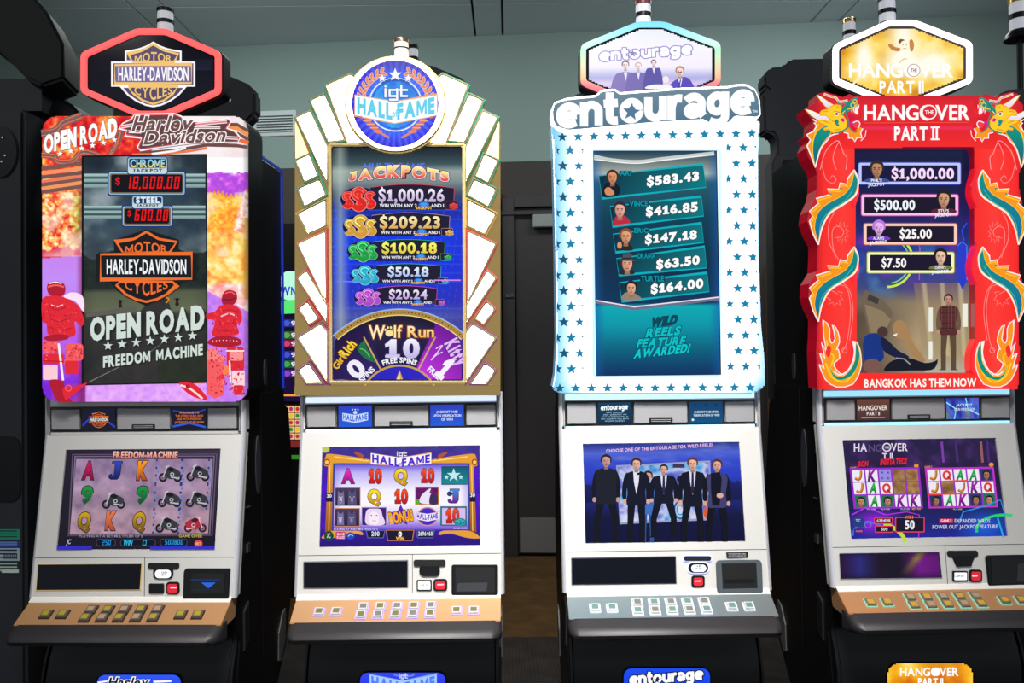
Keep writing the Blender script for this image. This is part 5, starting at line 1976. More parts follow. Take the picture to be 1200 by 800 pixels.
# ---- game screen
P2 = door_plane(1, 0.006)
A = Art(P2)
A.poly([(377.2, 523.3), (562, 522), (562.8, 638.8), (374, 641.2)], (20, 12, 60))
A.view(370, 515, 6)
A.grid([(42, 48), (1152, 42), (1157, 745), (26, 752)], 60, 40, lambda x, y, u, v: mixc(ramp(v, [(0, (70, 64, 150)), (.12, (80, 60, 160)), (.3, (90, 20, 220)), (.8, (90, 20, 200)), (.9, (50, 20, 140)), (1, (40, 16, 120))]), (40, 20, 130), vnoise(x, y, 50, 7, 2) * .6))
A.ell(64, 66, 34, 26, (190, 205, 90), 14)
GO, GD = (232, 160, 50), (150, 80, 20)
for e in (0, 1):
    def X(v_):
        return v_ if e == 0 else 1196 - v_
    A.vgrad([(X(88), 150), (X(126), 158), (X(118), 650), (X(66), 650)], GO, GD)
    A.line([(X(100), 170), (X(92), 640)], 6, (255, 215, 120))
    A.poly(spl([(X(60), 180), (X(70), 120), (X(110), 100), (X(380), 140), (X(390), 165), (X(130), 165), (X(100), 185)], 4), GO)
    A.ell(X(78), 158, 22, 24, GD, 14)
    A.ell(X(78), 158, 13, 14, (255, 200, 90), 12)
    A.poly(spl([(X(40), 690), (X(120), 640), (X(300), 640), (X(330), 670), (X(250), 660), (X(130), 690)], 4), GO)
    A.line([(X(130), 120), (X(370), 150)], 8, (255, 220, 120))
    for i in range(5):
        A.poly(spl([(X(350 - i * 4), 140 - i * 4), (X(300 + i * 10), 90 + i * 4), (X(268 + i * 16), 92 + i * 9), (X(320), 130)], 3), (170, 84, 60))
    A.rect(*sorted((X(72), X(118)))[:1], 372, sorted((X(72), X(118)))[1], 436, (26, 18, 60))
    A.text('30', *((78, 384, 112, 406) if e == 0 else (1086, 378, 1120, 402)), (235, 235, 245), .03)


def reel2(x, y, u, v):
    c = ramp(v, [(0, (110, 90, 215)), (.12, (190, 180, 245)), (.4, (246, 242, 255)), (.6, (252, 248, 255)), (.85, (205, 190, 245)), (1, (120, 80, 215))])
    return mixc(c, (120, 100, 220), np.clip((np.abs(u - .5) - .44) * 10, 0, 1) * .7)


A.poly([(122, 165), (1082, 165), (1086, 638), (112, 640)], (50, 60, 150))
A.grid([(134, 176), (1072, 176), (1074, 630), (124, 632)], 50, 40, reel2)
hof(A, (388, 96, 166, 597, 128, 184, 812), (92, 30, 205), (250, 250, 255), (240, 170, 70))
igt(A, 570, 82, 640, 124, (240, 240, 250), (60, 50, 120))
sym2 = lambda ch, x0, y0, x1, y1, t, b: A.text(ch, x0, y0, x1, y1, t, .075, bot=b, gap=.03, out=(((70, 40, 60), .035),))
RD = ((250, 80, 30), (190, 20, 20))
sym2('A', 182, 212, 272, 302, (240, 40, 200), (150, 10, 120))
sym2('10', 372, 212, 464, 302, *RD)
sym2('Q', 552, 210, 644, 298, (255, 226, 40), (205, 150, 10))
sym2('10', 740, 210, 834, 298, *RD)
A.rect(886, 190, 1066, 314, (10, 90, 110), (20, 140, 150))
A.line([(886, 190), (1066, 190), (1066, 314), (886, 314)], 5, (20, 60, 90), True)
A.star(970, 250, 50, (190, 235, 245))
A.star(920, 264, 18, (190, 235, 245))
A.star(1020, 264, 18, (190, 235, 245))


def wolf(x0, y0, x1, y1):
    w, h = x1 - x0, y1 - y0
    A.rect(x0 - 5, y0 - 5, x1 + 5, y1 + 5, (214, 140, 40))
    A.rect(x0, y0, x1, y1, (70, 56, 96), (36, 28, 56))
    for cx_, s, c in ((x0 + w * .22, .8, (120, 112, 150)), (x0 + w * .68, 1.0, (84, 78, 116))):
        cy_ = y0 + h * .55
        A.poly([(cx_ - w * .15 * s, cy_ - h * .15), (cx_ - w * .13 * s, cy_ - h * .5 * s), (cx_ - w * .03, cy_ - h * .26), (cx_ + w * .05, cy_ - h * .26), (cx_ + w * .14 * s, cy_ - h * .5 * s), (cx_ + w * .17 * s, cy_ - h * .1), (cx_ + w * .19 * s, cy_ + h * .4), (cx_ - w * .17 * s, cy_ + h * .4)], c)
        A.poly(spl([(cx_ - w * .05, cy_), (cx_ + w * .05, cy_), (cx_ + w * .04, cy_ + h * .28), (cx_ - w * .04, cy_ + h * .28)], 3), np.array(c) * 1.6)
        A.ell(cx_, cy_ + h * .24, w * .03, h * .04, (20, 16, 30), 8)
        for e in (-1, 1):
            A.ell(cx_ + e * w * .08 * s, cy_ - h * .04, w * .02, h * .025, (240, 220, 140), 8)


wolf(138, 340, 310, 462)
wolf(136, 485, 306, 606)
sym2('Q', 366, 356, 456, 442, (255, 226, 40), (205, 150, 10))
sym2('10', 554, 356, 648, 444, *RD)
A.rect(698, 330, 868, 460, (214, 140, 40))
A.grid([(706, 338), (860, 338), (860, 452), (706, 452)], 14, 10, lambda x, y, u, v: mixc((150, 20, 120), (60, 20, 80), vnoise(x, y, 24, 3, 2)))
A.poly(spl([(730, 440), (745, 390), (790, 350), (810, 345), (800, 375), (835, 385), (845, 440), (790, 452)], 4), (236, 226, 250))
A.poly(spl([(810, 380), (850, 390), (858, 450), (800, 450)], 4), (60, 44, 90))
A.rect(706, 420, 730, 452, (80, 170, 60))
sym2('J', 930, 352, 1008, 440, (60, 140, 240), (110, 30, 150))
A.ell(942, 380, 20, 18, (40, 60, 110), 12)
A.rect(324, 476, 496, 604, (60, 30, 110))
A.line([(324, 476), (496, 476), (496, 604), (324, 604)], 5, (170, 150, 210), True)
A.poly(spl([(360, 596), (350, 530), (365, 490), (410, 484), (455, 490), (468, 530), (482, 596)], 4), (236, 214, 244))
A.poly(spl([(385, 590), (378, 530), (410, 505), (442, 530), (438, 590)], 4), (250, 236, 250))
for e in (-1, 1):
    A.ell(410 + e * 18, 532, 6, 4, (120, 80, 150), 8)
A.line([(398, 570), (424, 570)], 4, (180, 110, 170))
A.star(598, 535, 80, (90, 30, 190), inner=.5)
rot_text(A, 'BONUS', 600, 542, 172, 72, -8, (250, 170, 40), .05, out=(((90, 40, 20), .06),))
A.ell(785, 540, 68, 62, (70, 40, 190), 24)
A.ring(785, 540, 70, 64, 8, (214, 150, 140), 24)
hof(A, (706, 510, 558, 785, 522, 574, 864), (90, 30, 205), (245, 240, 255), (200, 140, 120))
A.rect(876, 468, 1062, 606, (20, 110, 130))
A.rect(888, 480, 1052, 596, (214, 190, 240))
sym2('10', 916, 490, 1008, 582, *RD)
A.ell(1016, 580, 42, 30, (20, 120, 130), 16)
dollar_blob(A, 1016, 580, 38, 22, (20, 140, 150), (80, 210, 210))
A.text('PLAYING AT A BET MULTIPLIER OF 5', 128, 624, 436, 636, (220, 210, 250), .01)
A.text('GAME OVER', 968, 618, 1066, 628, (220, 210, 250), .01)
for q, c in (((352, 636, 490, 692), (90, 100, 190)), ((492, 634, 694, 712), (190, 120, 40)), ((702, 634, 838, 692), (90, 100, 190))):
    A.poly([(q[0], q[1]), (q[2], q[1]), (q[2] - 12, q[3]), (q[0] + 12, q[3])], c)
    A.poly([(q[0] + 7, q[1] + 5), (q[2] - 7, q[1] + 5), (q[2] - 17, q[3] - 5), (q[0] + 17, q[3] - 5)], (26, 18, 50))
A.text('200', 392, 646, 448, 676, (225, 230, 250), .03)
A.text('0', 580, 648, 606, 680, (255, 255, 255), .05)
A.text('WIN', 564, 684, 622, 704, (255, 190, 60), .05)
A.text('2696460', 720, 646, 822, 674, (225, 230, 250), .03)
A.ell(92, 678, 34, 36, (20, 70, 50), 16)
A.text('JC', 78, 660, 104, 690, (220, 230, 220), .03)
A.rrect(140, 648, 210, 700, 8, (200, 30, 120))
A.text('GAME', 148, 656, 202, 672, (255, 220, 235), .03)
A.text('RULES', 148, 678, 202, 694, (255, 220, 235), .03)
A.ell(244, 676, 30, 26, (30, 70, 190), 14)
A.line([(228, 680), (244, 664), (262, 676)], 6, (200, 220, 255))
A.build('game_screen', D2, PRINT_SOFT, 'violet reels with red tens, letters and wolves in a golden frame')

# ---- lower door
vfd(1, D2, [(356.6, 658.6), (477.4, 656.8), (477.4, 687), (356.6, 688)], mat('status_rim_grey', (120, 124, 130), 0.4, 0.4))
Z2 = zq(310, 620, 3.529)
door_piece(1, D2, 'ticket_slot', Z2(rr(617, 125, 749, 151, 8)), 0.006, SLOT, 0.001)
door_piece(1, D2, 'ticket_funnel', Z2(rr(641, 146, 726, 191, 18)), 0.008, BLACK, 0.002)
door_piece(1, D2, 'cash_out_bezel', Z2(rr(630, 208, 692, 252, 4)), 0.005, BLACK, 0.001)
door_piece(1, D2, 'cash_out_key', Z2(rr(636, 214, 686, 246, 3)), 0.008, WHITE_KEY, 0.001)
door_piece(1, D2, 'service_button_bezel', Z2(rr(699, 204, 756, 253, 12)), 0.005, BLACK, 0.001)
door_piece(1, D2, 'service_button', Z2(rr(707, 211, 749, 246, 8)), 0.008, RED_BTN, 0.001)
door_piece(1, D2, 'bill_acceptor', Z2(rr(774, 145, 966, 271, 8)), 0.008, BLACK, 0.002)
door_piece(1, D2, 'bill_slot', Z2(rr(790, 154, 952, 258, 6)), 0.0095, SLOT)
door_piece(1, D2, 'bill_tongue', Z2([(800, 215), (925, 213), (922, 254), (790, 256)]), 0.011, GREY_BLACK, 0.002)
A = Art(door_plane(1), -0.0085).view(310, 620, 3.529)
A.text('CASH OUT', 642, 225, 680, 234, (40, 44, 60), .03)
A.poly([(714, 226), (742, 225), (742, 231), (714, 232)], (255, 220, 225))
A.build('panel_print', D2, PRINT)
mb = MB()
slab(mb, door_plane(1), Z2([(611, 103), (613, 103), (613, 271), (611, 271)]), -0.0006, 0.001)
mb.build('panel_seam', DARK_PLATE, D2)


def card2a(A):
    A.rect(0, 0, 100, 50, (40, 60, 190), (30, 90, 220))
    hof(A, (12, 17, 34, 50, 22, 40, 88), (60, 100, 220), (205, 225, 255), (150, 190, 240))
    for i in range(3):
        A.star(42 + i * 8, 9, 3, (220, 235, 255))
    A.ell(50, 16, 6, 4, (205, 225, 255), 10)


def card2b(A):
    A.rect(0, 0, 100, 50, (40, 60, 190), (30, 90, 220))
    for i, (s, w) in enumerate((('JACKPOT PAID', 64), ('UPON VERIFICATION', 84), ('OF WIN', 34))):
        A.text(s, 50 - w / 2, 14 + i * 9, 50 + w / 2, 19.5 + i * 9, (225, 235, 255), .02)


cards(1, S2, (card2a, card2b))


def bs2(A, x0, y0, x1, y1, r):
    A.vgrad(rr(x0, y0, x1, y1, r), (56, 70, 245), (30, 50, 220))
    A.view(340, 690, 4.615)
    A.line(spl([(560, 462), (590, 470), (650, 470), (672, 462)], 4, False), 8, (110, 140, 225))
    hof(A, (430, 462, 540, 610, 496, 580, 792), (90, 130, 250), (170, 205, 255), (120, 160, 240))
    igt(A, 588, 456, 636, 490, (225, 235, 255))


belly_sign(1, M2, 422, 788, 522, 822, 9, None, bs2, 'blue lit sign with ribbon lettering')

# ================================================================== third machine: white star panel
STEEL_DECK = mat('steel_deck', (150, 164, 166), 0.34, 0.75, bump=0.06, bscale=300, brushed=True)
BAR_CYAN = mat('cyan_light_bar', (200, 240, 255), 0.3, emit=(196, 240, 255), strength=1.05)
BTN_WHITE = mat('button_bezel_white', (225, 228, 240), 0.3, emit=(220, 226, 250), strength=0.25, sample=False)
LEG_TEAL = mat('button_legend_teal', (96, 128, 122), 0.3)
M3, D3, S3, K3 = machine_body(2, 'slot machine with white star-printed surround and a tilted grey and white logo board', STEEL_DECK, BAR_CYAN,
                              (BTN_WHITE, BTN_CLEAR, LEG_TEAL, LEG_GREY), None, 2.2)
T3 = Plane(2, -0.035)

# ---- topper
HEX3 = [(747, 26), (778, 26), (844, 51), (844, 99), (778, 127), (747, 127), (680.5, 99), (680.5, 53)]


def rim3(mb, hs):
    o = mb.build('lit_rim', print_mat('colour_changing_rim', 1.15), hs)
    z = np.array([v.co.z for v in o.data.vertices])
    t_ = (z.max() - z) / (z.max() - z.min())
    c = lin(ramp(t_, [(0, (120, 220, 255)), (.14, (160, 235, 255)), (.25, (225, 255, 240)), (.38, (150, 255, 190)), (.5, (190, 255, 170)), (.62, (255, 225, 150)), (.72, (255, 130, 140)), (1, (255, 90, 130))]))
    at = o.data.color_attributes.new('print', 'FLOAT_COLOR', 'POINT')
    at.data.foreach_set('color', np.concatenate([c, np.ones((len(c), 1))], 1).astype(np.float32).ravel())


h3, hp3, hi3 = topper(2, M3, HEX3, rim3, 0, rim_w=6.0)
neck(M3, 0.0, 2.18, 2.36)


def sky3(x, y, u, v):
    c = ramp(v, [(0, (235, 240, 255)), (.3, (250, 246, 255)), (.52, (246, 240, 255)), (.6, (200, 200, 240)), (.66, (180, 176, 226)), (.72, (226, 214, 246)), (1, (150, 130, 220))])
    w = np.clip((u - .72) * 4, 0, 1) * np.clip((v - .6) * 6, 0, 1)
    c = mixc(c, mixc((120, 110, 215), (235, 230, 255), vnoise(x * .4, y * 2.2, 26, 3, 3)), w * .9)
    l = np.clip((.3 - u) * 4, 0, 1) * np.clip((v - .66) * 6, 0, 1)
    return mixc(c, (226, 205, 244), l * .7)


A = Art(hp3, 0.002).view(670, 15, 6.667)
hexv = np.array([((x - 670) * 6.667, (y - 15) * 6.667) for x, y in inset(HEX3, 9.0)])


def inhex(x, y):
    ok = np.ones_like(x, bool)
    n = len(hexv)
    ar = sum(hexv[i][0] * hexv[(i + 1) % n][1] - hexv[(i + 1) % n][0] * hexv[i][1] for i in range(n))
    for i in range(n):
        a, b = hexv[i], hexv[(i + 1) % n]
        cr = (b[0] - a[0]) * (y - a[1]) - (b[1] - a[1]) * (x - a[0])
        ok &= (cr * np.sign(ar)) > 0
    return ok


A.grid([(100, 110), (1130, 110), (1130, 720), (100, 720)], 90, 60, sky3, inhex)
for (x, y, s, c, hair) in ((420, 410, 36, (136, 122, 190), (150, 120, 130)), (520, 418, 32, (120, 108, 180), (210, 190, 190)), (640, 392, 26, (92, 84, 168), (120, 96, 120))):
    A.poly(spl([(x - s * 3.0, 640), (x - s * 2.4, y + s * 2.4), (x - s * .8, y + s * 1.5), (x + s * .8, y + s * 1.5), (x + s * 2.2, y + s * 2.2), (x + s * 2.6, 640)], 3), c)
    A.poly([(x - s * .4, y + s * 1.5), (x + s * .4, y + s * 1.5), (x + s * .1, y + s * 3.4)], (240, 236, 255))
    face(A, x, y, s * .95, (250, 226, 226), hair)
x, y, s = 845, 460, 40
A.poly(spl([(740, 640), (770, 560), (820, 520), (880, 500), (930, 530), (960, 640)], 3), (90, 76, 190))
A.poly([(830, 515), (865, 510), (850, 580)], (240, 236, 255))
A.line([(850, 520), (838, 585)], 9, (60, 50, 150))
face(A, x, y, s, (252, 214, 200), (196, 134, 110))
A.line([(822, 470), (860, 462)], 9, (90, 70, 110))
A.poly(spl([(575, 580), (640, 560), (760, 565), (780, 590), (600, 595)], 3), (250, 244, 250))
A.ell(735, 520, 26, 26, (250, 232, 235), 14)


ENTL = {
    'e': (.98, [[(.16, .5), (.86, .5)], spl([(.86, .5), (.80, .76), (.51, .87), (.24, .74), (.16, .5), (.24, .26), (.51, .13), (.84, .2)], 4, False)]),
    'n': (.96, [[(.17, 0), (.17, 1)], spl([(.17, .6), (.3, .82), (.55, .86), (.76, .7), (.79, .5)], 4, False), [(.79, .55), (.79, 0)]]),
    't': (.68, [spl([(.28, 1.32), (.28, .4), (.36, .17), (.62, .14)], 4, False), [(.02, .87), (.62, .87)]]),
    'o': (1.02, [ellp(.5, .5, .345, .36, 24) + [(.845, .5)]]),
    'u': (.96, [[(.79, 1), (.79, 0)], spl([(.79, .4), (.66, .18), (.41, .14), (.2, .3), (.17, .5)], 4, False), [(.17, .45), (.17, 1)]]),
    'r': (.66, [[(.17, 0), (.17, 1)], spl([(.17, .5), (.26, .78), (.42, .86), (.62, .84)], 4, False)]),
    'a': (.96, [ellp(.4, .3, .23, .16, 18) + [(.63, .3)], spl([(.12, .72), (.3, .86), (.55, .86), (.74, .7), (.76, .5), (.76, .2), (.84, .06)], 4, False)]),
    'g': (.98, [ellp(.44, .53, .29, .33, 22) + [(.73, .53)], spl([(.78, 1), (.78, .3), (.76, -.08), (.6, -.24), (.36, -.26), (.12, -.16)], 4, False)]),
}


def ent(A, x0, y0, x1, y1, rise, col, out, bold=.055, star=None, sw=.345):
    """heavy rounded lower-case word; y0..y1 spans ascender to baseline"""
    word = 'entourage'
    W = sum(ENTL[c][0] for c in word) + .02 * 8
    kx, ky = (x1 - x0) / W, (y1 - y0) / 1.32

    def put(a, b):
        t = a / W
        return (x0 + a * kx, y1 + rise * t - b * ky)
    for c_, g in list(out) + [(col, 0)]:
        pen = 0.0
        for ch in word:
            w_, strokes = ENTL[ch]
            for st in strokes:
                p = np.array(st, float)
                d0, d1 = p[0] - p[1], p[-1] - p[-2]
                if g:
                    p = np.concatenate([[p[0] + d0 / max(np.linalg.norm(d0), 1e-6) * g], p, [p[-1] + d1 / max(np.linalg.norm(d1), 1e-6) * g]])
                A.line([put(pen + a, b) for a, b in p], (sw + 2 * g) * (kx + ky) / 2, c_)
                A.lay -= 1
            pen += w_ + .02
        A.lay += 1


ent(A, 215, 290, 940, 378, -58, (255, 255, 255), (((150, 140, 210), .10),))
A.star(475, 318, 34, (140, 130, 200))
A.build('sign_face', h3, PRINT, 'pale photo of four men in dark suits under white lettering')
cz = float(hp3([756], [26])[0][2])
candle(M3, float(hp3([757], [10])[0][0]), 0.05, cz - .012, 0.0245, 0.100, mat('maroon_cap', (110, 40, 44), 0.3))

# ---- star surround
OUT3 = [(645.5, 140), (648.5, 182), (651, 290), (652.5, 396), (650.5, 438), (647, 456), (658, 462), (884, 461.5), (898, 453), (896.5, 417), (893, 380), (890, 290), (889.5, 180), (892, 140)]
mb = MB()
slab(mb, T3, OUT3, 0.002, 0.12)
tb3 = mb.build('top_box', mat('blue_white_shell', (190, 220, 245), 0.2, 0.0, emit=(120, 190, 240), strength=0.35, coat=0.5, sample=False), M3, bevel=0.008, seg=3)
SURR = print_mat('bright_surround', 1.0)
SURR.cycles.emission_sampling = 'AUTO'
o3 = np.array(inset(OUT3, 2.0))
scr3 = [(695.5, 177), (839, 177), (844, 438.5), (699, 440)]


def pin(poly):
    poly = np.array(poly)

    def f(x, y):
        ins = np.zeros_like(x, bool)
        n = len(poly)
        for i in range(n):
            (xa, ya), (xb, yb) = poly[i], poly[(i + 1) % n]
            cnd = ((ya > y) != (yb > y)) & (x < (xb - xa) * (y - ya) / (yb - ya + 1e-12) + xa)
            ins ^= cnd
        return ins
    return f


def surr3(x, y, u, v):
    c = np.ones(x.shape + (3,)) * np.array([285., 290, 292])
    le = np.clip((672 - x) / 22, 0, 1)
    c = mixc(c, (110, 205, 250), le * .9)
    ri = np.clip((x - 884) / 14, 0, 1)
    c = mixc(c, (150, 215, 245), ri * .8)
    bt = np.clip((y - 440) / 24, 0, 1) * np.clip((x - 860) / 30, 0, 1) + np.clip((y - 445) / 18, 0, 1) * np.clip((690 - x) / 40, 0, 1)
    c = mixc(c, (100, 205, 240), np.clip(bt, 0, 1) * .9)
    dx = np.maximum(np.maximum(697 - x, x - 842), 0)
    dy = np.maximum(np.maximum(178 - y, y - 438), 0)
    d = np.hypot(dx, dy)
    c = mixc(c, (150, 220, 250), np.clip(1 - np.abs(d - 1.5) / 2.0, 0, 1) * .9)
    return mixc(c, (205, 238, 252), np.clip(1 - np.abs(d - 7.5) / 1.2, 0, 1) * .5)


pm, sm = pin(o3), pin([(697, 178.5), (838, 178.5), (843, 437.5), (700, 439)])
A = Art(T3)
A.grid([(646, 138), (898, 138), (898, 462), (646, 462)], 126, 162, surr3, lambda x, y: pm(x, y) & ~sm(x, y))
A.build('star_surround', tb3, SURR)
TEAL, TEALD = (0, 130, 172), (0, 84, 120)
def pstar(x, y, r):
    if 690 < x < 848 and 168 < y < 446:
        return
    if y < 170 or y > 448:
        lim = (651, 886.5 if y < 170 else 893)
    elif x < 694:
        lim = (652.5, 683.5)
    else:
        lim = (851.5, 886.3 + max(0, y - 300) * .035)
    pts = [(min(max(px, lim[0]), lim[1]), min(py, 458.5)) for px, py in starp(x, y, r * 1.1, 0, .44)]
    A = Art(T3, -0.0006)
    A.poly(pts, np.array(TEALD if x < 668 else TEAL))
    A.build('printed_star', tb3, PRINT)


for i in range(13):
    pstar(659 + i * 18.5, 160.5 - i * .35, 5.6)
for j in range(15):
    yy = 176 + j * 18.3
    for (xa, r) in (((668, 5.9), (651.5, 5.6), (685, 5.0)) if j % 2 == 0 else ((659.5, 6.0), (678, 5.2))):
        pstar(xa + j * .12, yy, r)
    for (xa, r) in (((871, 5.4), (853, 5.0), (889, 5.4)) if j % 2 == 0 else ((862.5, 5.4), (881, 5.7))):
        pstar(xa + j * .22, yy - 3, r)
for i in range(13):
    pstar(656 + i * 18.6, 455 - i * .08, 5.6)

# ---- logo board, tilted, with an outline that follows the letters
TB3 = Plane(2, -0.065)
LBW = dict(x0=640 + 55 / 4.615, y0=90 + 122 / 4.615, x1=640 + 1118 / 4.615, y1=90 + 284 / 4.615, rise=-92 / 4.615)


def lobe(g):
    """outer edge of the board: letters grown by g"""
    k = 4.615
    up = [(30 - g, 190), (45, 142 - g * .8), (110, 120 - g), (270, 104 - g), (300, 75 - g), (375, 70 - g), (395, 90 - g), (700, 66 - g), (990, 55 - g), (1020, 46 - g), (1080, 44 - g), (1130, 70 - g), (1152 + g * .6, 118), (1158 + g * .6, 205), (1140, 222 + g), (1020, 216 + g), (985, 250 + g * .6), (930, 262 + g), (880, 252 + g), (852, 234 + g), (560, 252 + g), (200, 286 + g), (120, 292 + g), (60, 272 + g * .7), (34 - g, 236)]
    return [(640 + x / k, 90 + y / k) for x, y in up]


mb = MB()
slab(mb, TB3, roundp(lobe(7), 2.0, 2), 0.0, 0.055)
lg3 = mb.build('logo_board', mat('lit_white_board', (245, 245, 250), 0.3, emit=(255, 250, 255), strength=1.15), tb3, bevel=0.003)
A = Art(TB3, -0.0006)
s_ = roundp(lobe(-6), 2.0, 2)
A.vgrad(s_, (110, 136, 150), (66, 110, 140))
ent(A, 652, 113, 883, 150.5, -17.5, (255, 255, 255), ())
A.view(640, 90, 4.615)
A.star(460, 190, 50, (72, 116, 146), .12, .42)
A.text('TM', 1116, 180, 1142, 194, (230, 240, 245), .03)
A.build('logo_lettering', lg3, PRINT, 'white lower-case lettering on slate grey')

# ---- upper screen
mb = MB()
slab(mb, T3, [(695, 176.5), (840, 176.5), (845, 439), (698.5, 440.5)], -0.001, 0.003)
us3 = mb.build('upper_screen', GLASS_BLACK, tb3)


def scr3f(x, y, u, v):
    c = ramp(v, [(0, (30, 60, 80)), (.05, (110, 124, 122)), (.1, (170, 180, 176)), (.14, (40, 90, 104)), (.3, (8, 60, 84)), (.5, (6, 44, 72)), (.68, (6, 52, 90)), (.69, (0, 170, 180)), (.78, (0, 150, 168)), (.88, (0, 100, 128)), (1, (4, 46, 96))])
    e = np.clip((np.abs(u - .5) - .42) * 12, 0, 1)
    return mixc(c, (20, 90, 170), e * .6)


A = Art(T3, -0.0015)
A.grid(scr3, 80, 140, scr3f)
A.view(690, 170, 5.7125)
A.line(spl([(35, 75), (150, 100), (330, 112), (500, 92), (840, 55)], 5, False), 26, (200, 206, 206))
A.line(spl([(35, 95), (300, 122), (500, 100), (840, 62)], 5, False), 6, (250, 250, 250))
BXC = (0, 175, 190)
BOX3 = (((68, 205), (765, 128), (785, 282), (88, 356)), ((142, 410), (752, 344), (770, 474), (160, 545)), ((162, 596), (754, 522), (770, 652), (180, 718)))
for n, q in enumerate(BOX3):
    A.raw(q, [(0, 1, 2, 3)], [(4, 36, 56), (10, 110, 120), (0, 120, 130), (2, 60, 84)])
    A.line([q[0], q[1], q[2], q[3]], 6, BXC, True)
for (st, x0, y0, x1, y1, r) in (('$583.43', 388, 218, 738, 272, -40), ('$416.85', 382, 420, 730, 474, -36), ('$147.18', 376, 606, 724, 660, -36)):
    A.text(st, x0, y0, x1, y1, (255, 255, 255), .06, rise=r, gap=.06, out=(((0, 50, 70), .04),))
for (st, x0, y0, x1, y1) in (('ARI', 208, 172, 284, 202), ('VINCE', 272, 374, 396, 408), ('ERIC', 304, 556, 398, 586)):
    A.rect(x0 - 5, y0, x1 + 5, y1, (2, 46, 66))
    A.text(st, x0, y0, x1, y1, (0, 150, 165), .03, out=(((0, 80, 100), .03),))
A.poly(spl([(90, 345), (110, 260), (150, 250), (200, 270), (200, 335)], 3), (8, 24, 34))
face(A, 158, 215, 46, (214, 140, 104), (70, 40, 34))
A.poly(spl([(105, 300), (130, 280), (160, 300), (170, 330), (120, 335)], 3), (214, 140, 104))
A.poly(spl([(165, 530), (180, 480), (230, 470), (270, 500), (268, 524)], 3), (190, 40, 60))
face(A, 208, 435, 52, (220, 160, 140), (44, 40, 56))
A.poly(spl([(190, 700), (200, 660), (250, 650), (290, 680), (290, 705)], 3), (40, 34, 36))
face(A, 248, 612, 50, (214, 150, 110), (130, 84, 54))
A.ell(206, 670, 16, 24, (214, 150, 110), 12)
A.view(690, 300, 4.706)
for q in (((152, 14), (638, -52), (650, 65), (166, 105)), ((168, 146), (652, 92), (664, 196), (182, 250))):
    A.raw(q, [(0, 1, 2, 3)], [(4, 36, 56), (10, 110, 120), (0, 120, 130), (2, 60, 84)])
    A.line([q[0], q[1], q[2], q[3]], 5, BXC, True)
for (st, x0, y0, x1, y1, r) in (('$63.50', 372, 26, 612, 70, -28), ('$164.00', 342, 160, 632, 206, -34)):
    A.text(st, x0, y0, x1, y1, (255, 255, 255), .06, rise=r, gap=.06, out=(((0, 50, 70), .04),))
for (st, x0, y0, x1, y1) in (('DRAMA', 270, -14, 366, 12), ('TURTLE', 288, 110, 414, 138)):
    A.rect(x0 - 5, y0, x1 + 5, y1, (2, 46, 66))
    A.text(st, x0, y0, x1, y1, (0, 150, 165), .03, out=(((0, 80, 100), .03),))
A.poly(spl([(166, 100), (180, 70), (220, 66), (250, 80), (246, 100)], 3), (40, 40, 44))
face(A, 212, 44, 44, (220, 160, 130), (60, 44, 40), (74, 80, 92))
A.poly(spl([(184, 240), (196, 204), (240, 200), (284, 226), (284, 240)], 3), (150, 130, 110))
face(A, 234, 178, 38, (214, 160, 130), (30, 24, 26))
A.line([(38, 250), (250, 288), (720, 232)], 22, (110, 110, 140))
A.line([(38, 244), (250, 280), (720, 226)], 7, (235, 225, 240))
for i, (st, x0, x1, tc) in enumerate((('WILD', 340, 482, (0, 70, 90)), ('REELS', 312, 500, (0, 190, 196)), ('FEATURE', 262, 526, (0, 190, 196)), ('AWARDED!', 246, 552, (0, 200, 205)))):
    y0 = 344 + i * 58
    A.text(st, x0, y0, x1, y0 + 44, tc, .05, slant=.28, rise=-16 if i < 3 else -34, gap=.06, out=(((0, 60, 80), .055),))
A.build('jackpot_display', us3, PRINT_SOFT, 'five tilted teal jackpot boxes with portraits')

# ---- game screen: five men in suits before a screen
P3 = door_plane(2, 0.006)
A = Art(P3)
A.poly([(683.3, 519.9), (866.8, 517.2), (874, 634), (686.5, 636.7)], (10, 12, 50))
A.view(675, 510, 5.854)
LC3 = [(49, 58), (1122, 42), (1164, 722), (66, 741)]


def night(x, y, u, v):
    c = ramp(v, [(0, (40, 50, 130)), (.1, (80, 100, 210)), (.2, (50, 70, 200)), (.35, (40, 60, 190)), (.55, (30, 40, 130)), (.75, (14, 18, 60)), (1, (10, 14, 56))])
    c = mixc(c, (150, 170, 235), np.clip((vnoise(x * .25, y, 40, 6, 3) - .55) * 4, 0, 1) * np.clip(.3 - v, 0, .3) * 2.2)
    ct = (v > .36 + .1 * vnoise(x, 0 * y, 18, 5, 2)) & (v < .6) & ((u < .22) | (u > .8))
    return np.where(ct[..., None], c * .6, c)


A.grid(LC3, 70, 50, night)
A.poly([(275, 205), (920, 172), (935, 580), (300, 610)], (150, 160, 200))


def wallpic(x, y, u, v):
    n = vnoise(x, y, 70, 9, 3)
    c = ramp(n, [(.2, (60, 80, 190)), (.42, (120, 130, 215)), (.55, (205, 205, 235)), (.7, (90, 170, 225)), (.9, (60, 60, 150))])
    return mixc(c, (230, 230, 245), np.clip((v - .55) * 2, 0, .6) * (vnoise(x, y, 40, 2, 2) > .5))


A.grid([(285, 217), (910, 184), (924, 566), (308, 596)], 60, 36, wallpic)
A.ring(715, 510, 40, 60, 12, (20, 90, 170), 20)
A.ring(715, 510, 22, 34, 8, (40, 150, 200), 16)
A.ell(905, 530, 32, 46, (214, 90, 60), 14)
A.ell(712, 300, 22, 22, (30, 30, 50), 14)
A.rect(664, 196, 746, 222, (60, 50, 90))
A.ell(742, 268, 14, 14, (30, 50, 120), 10)


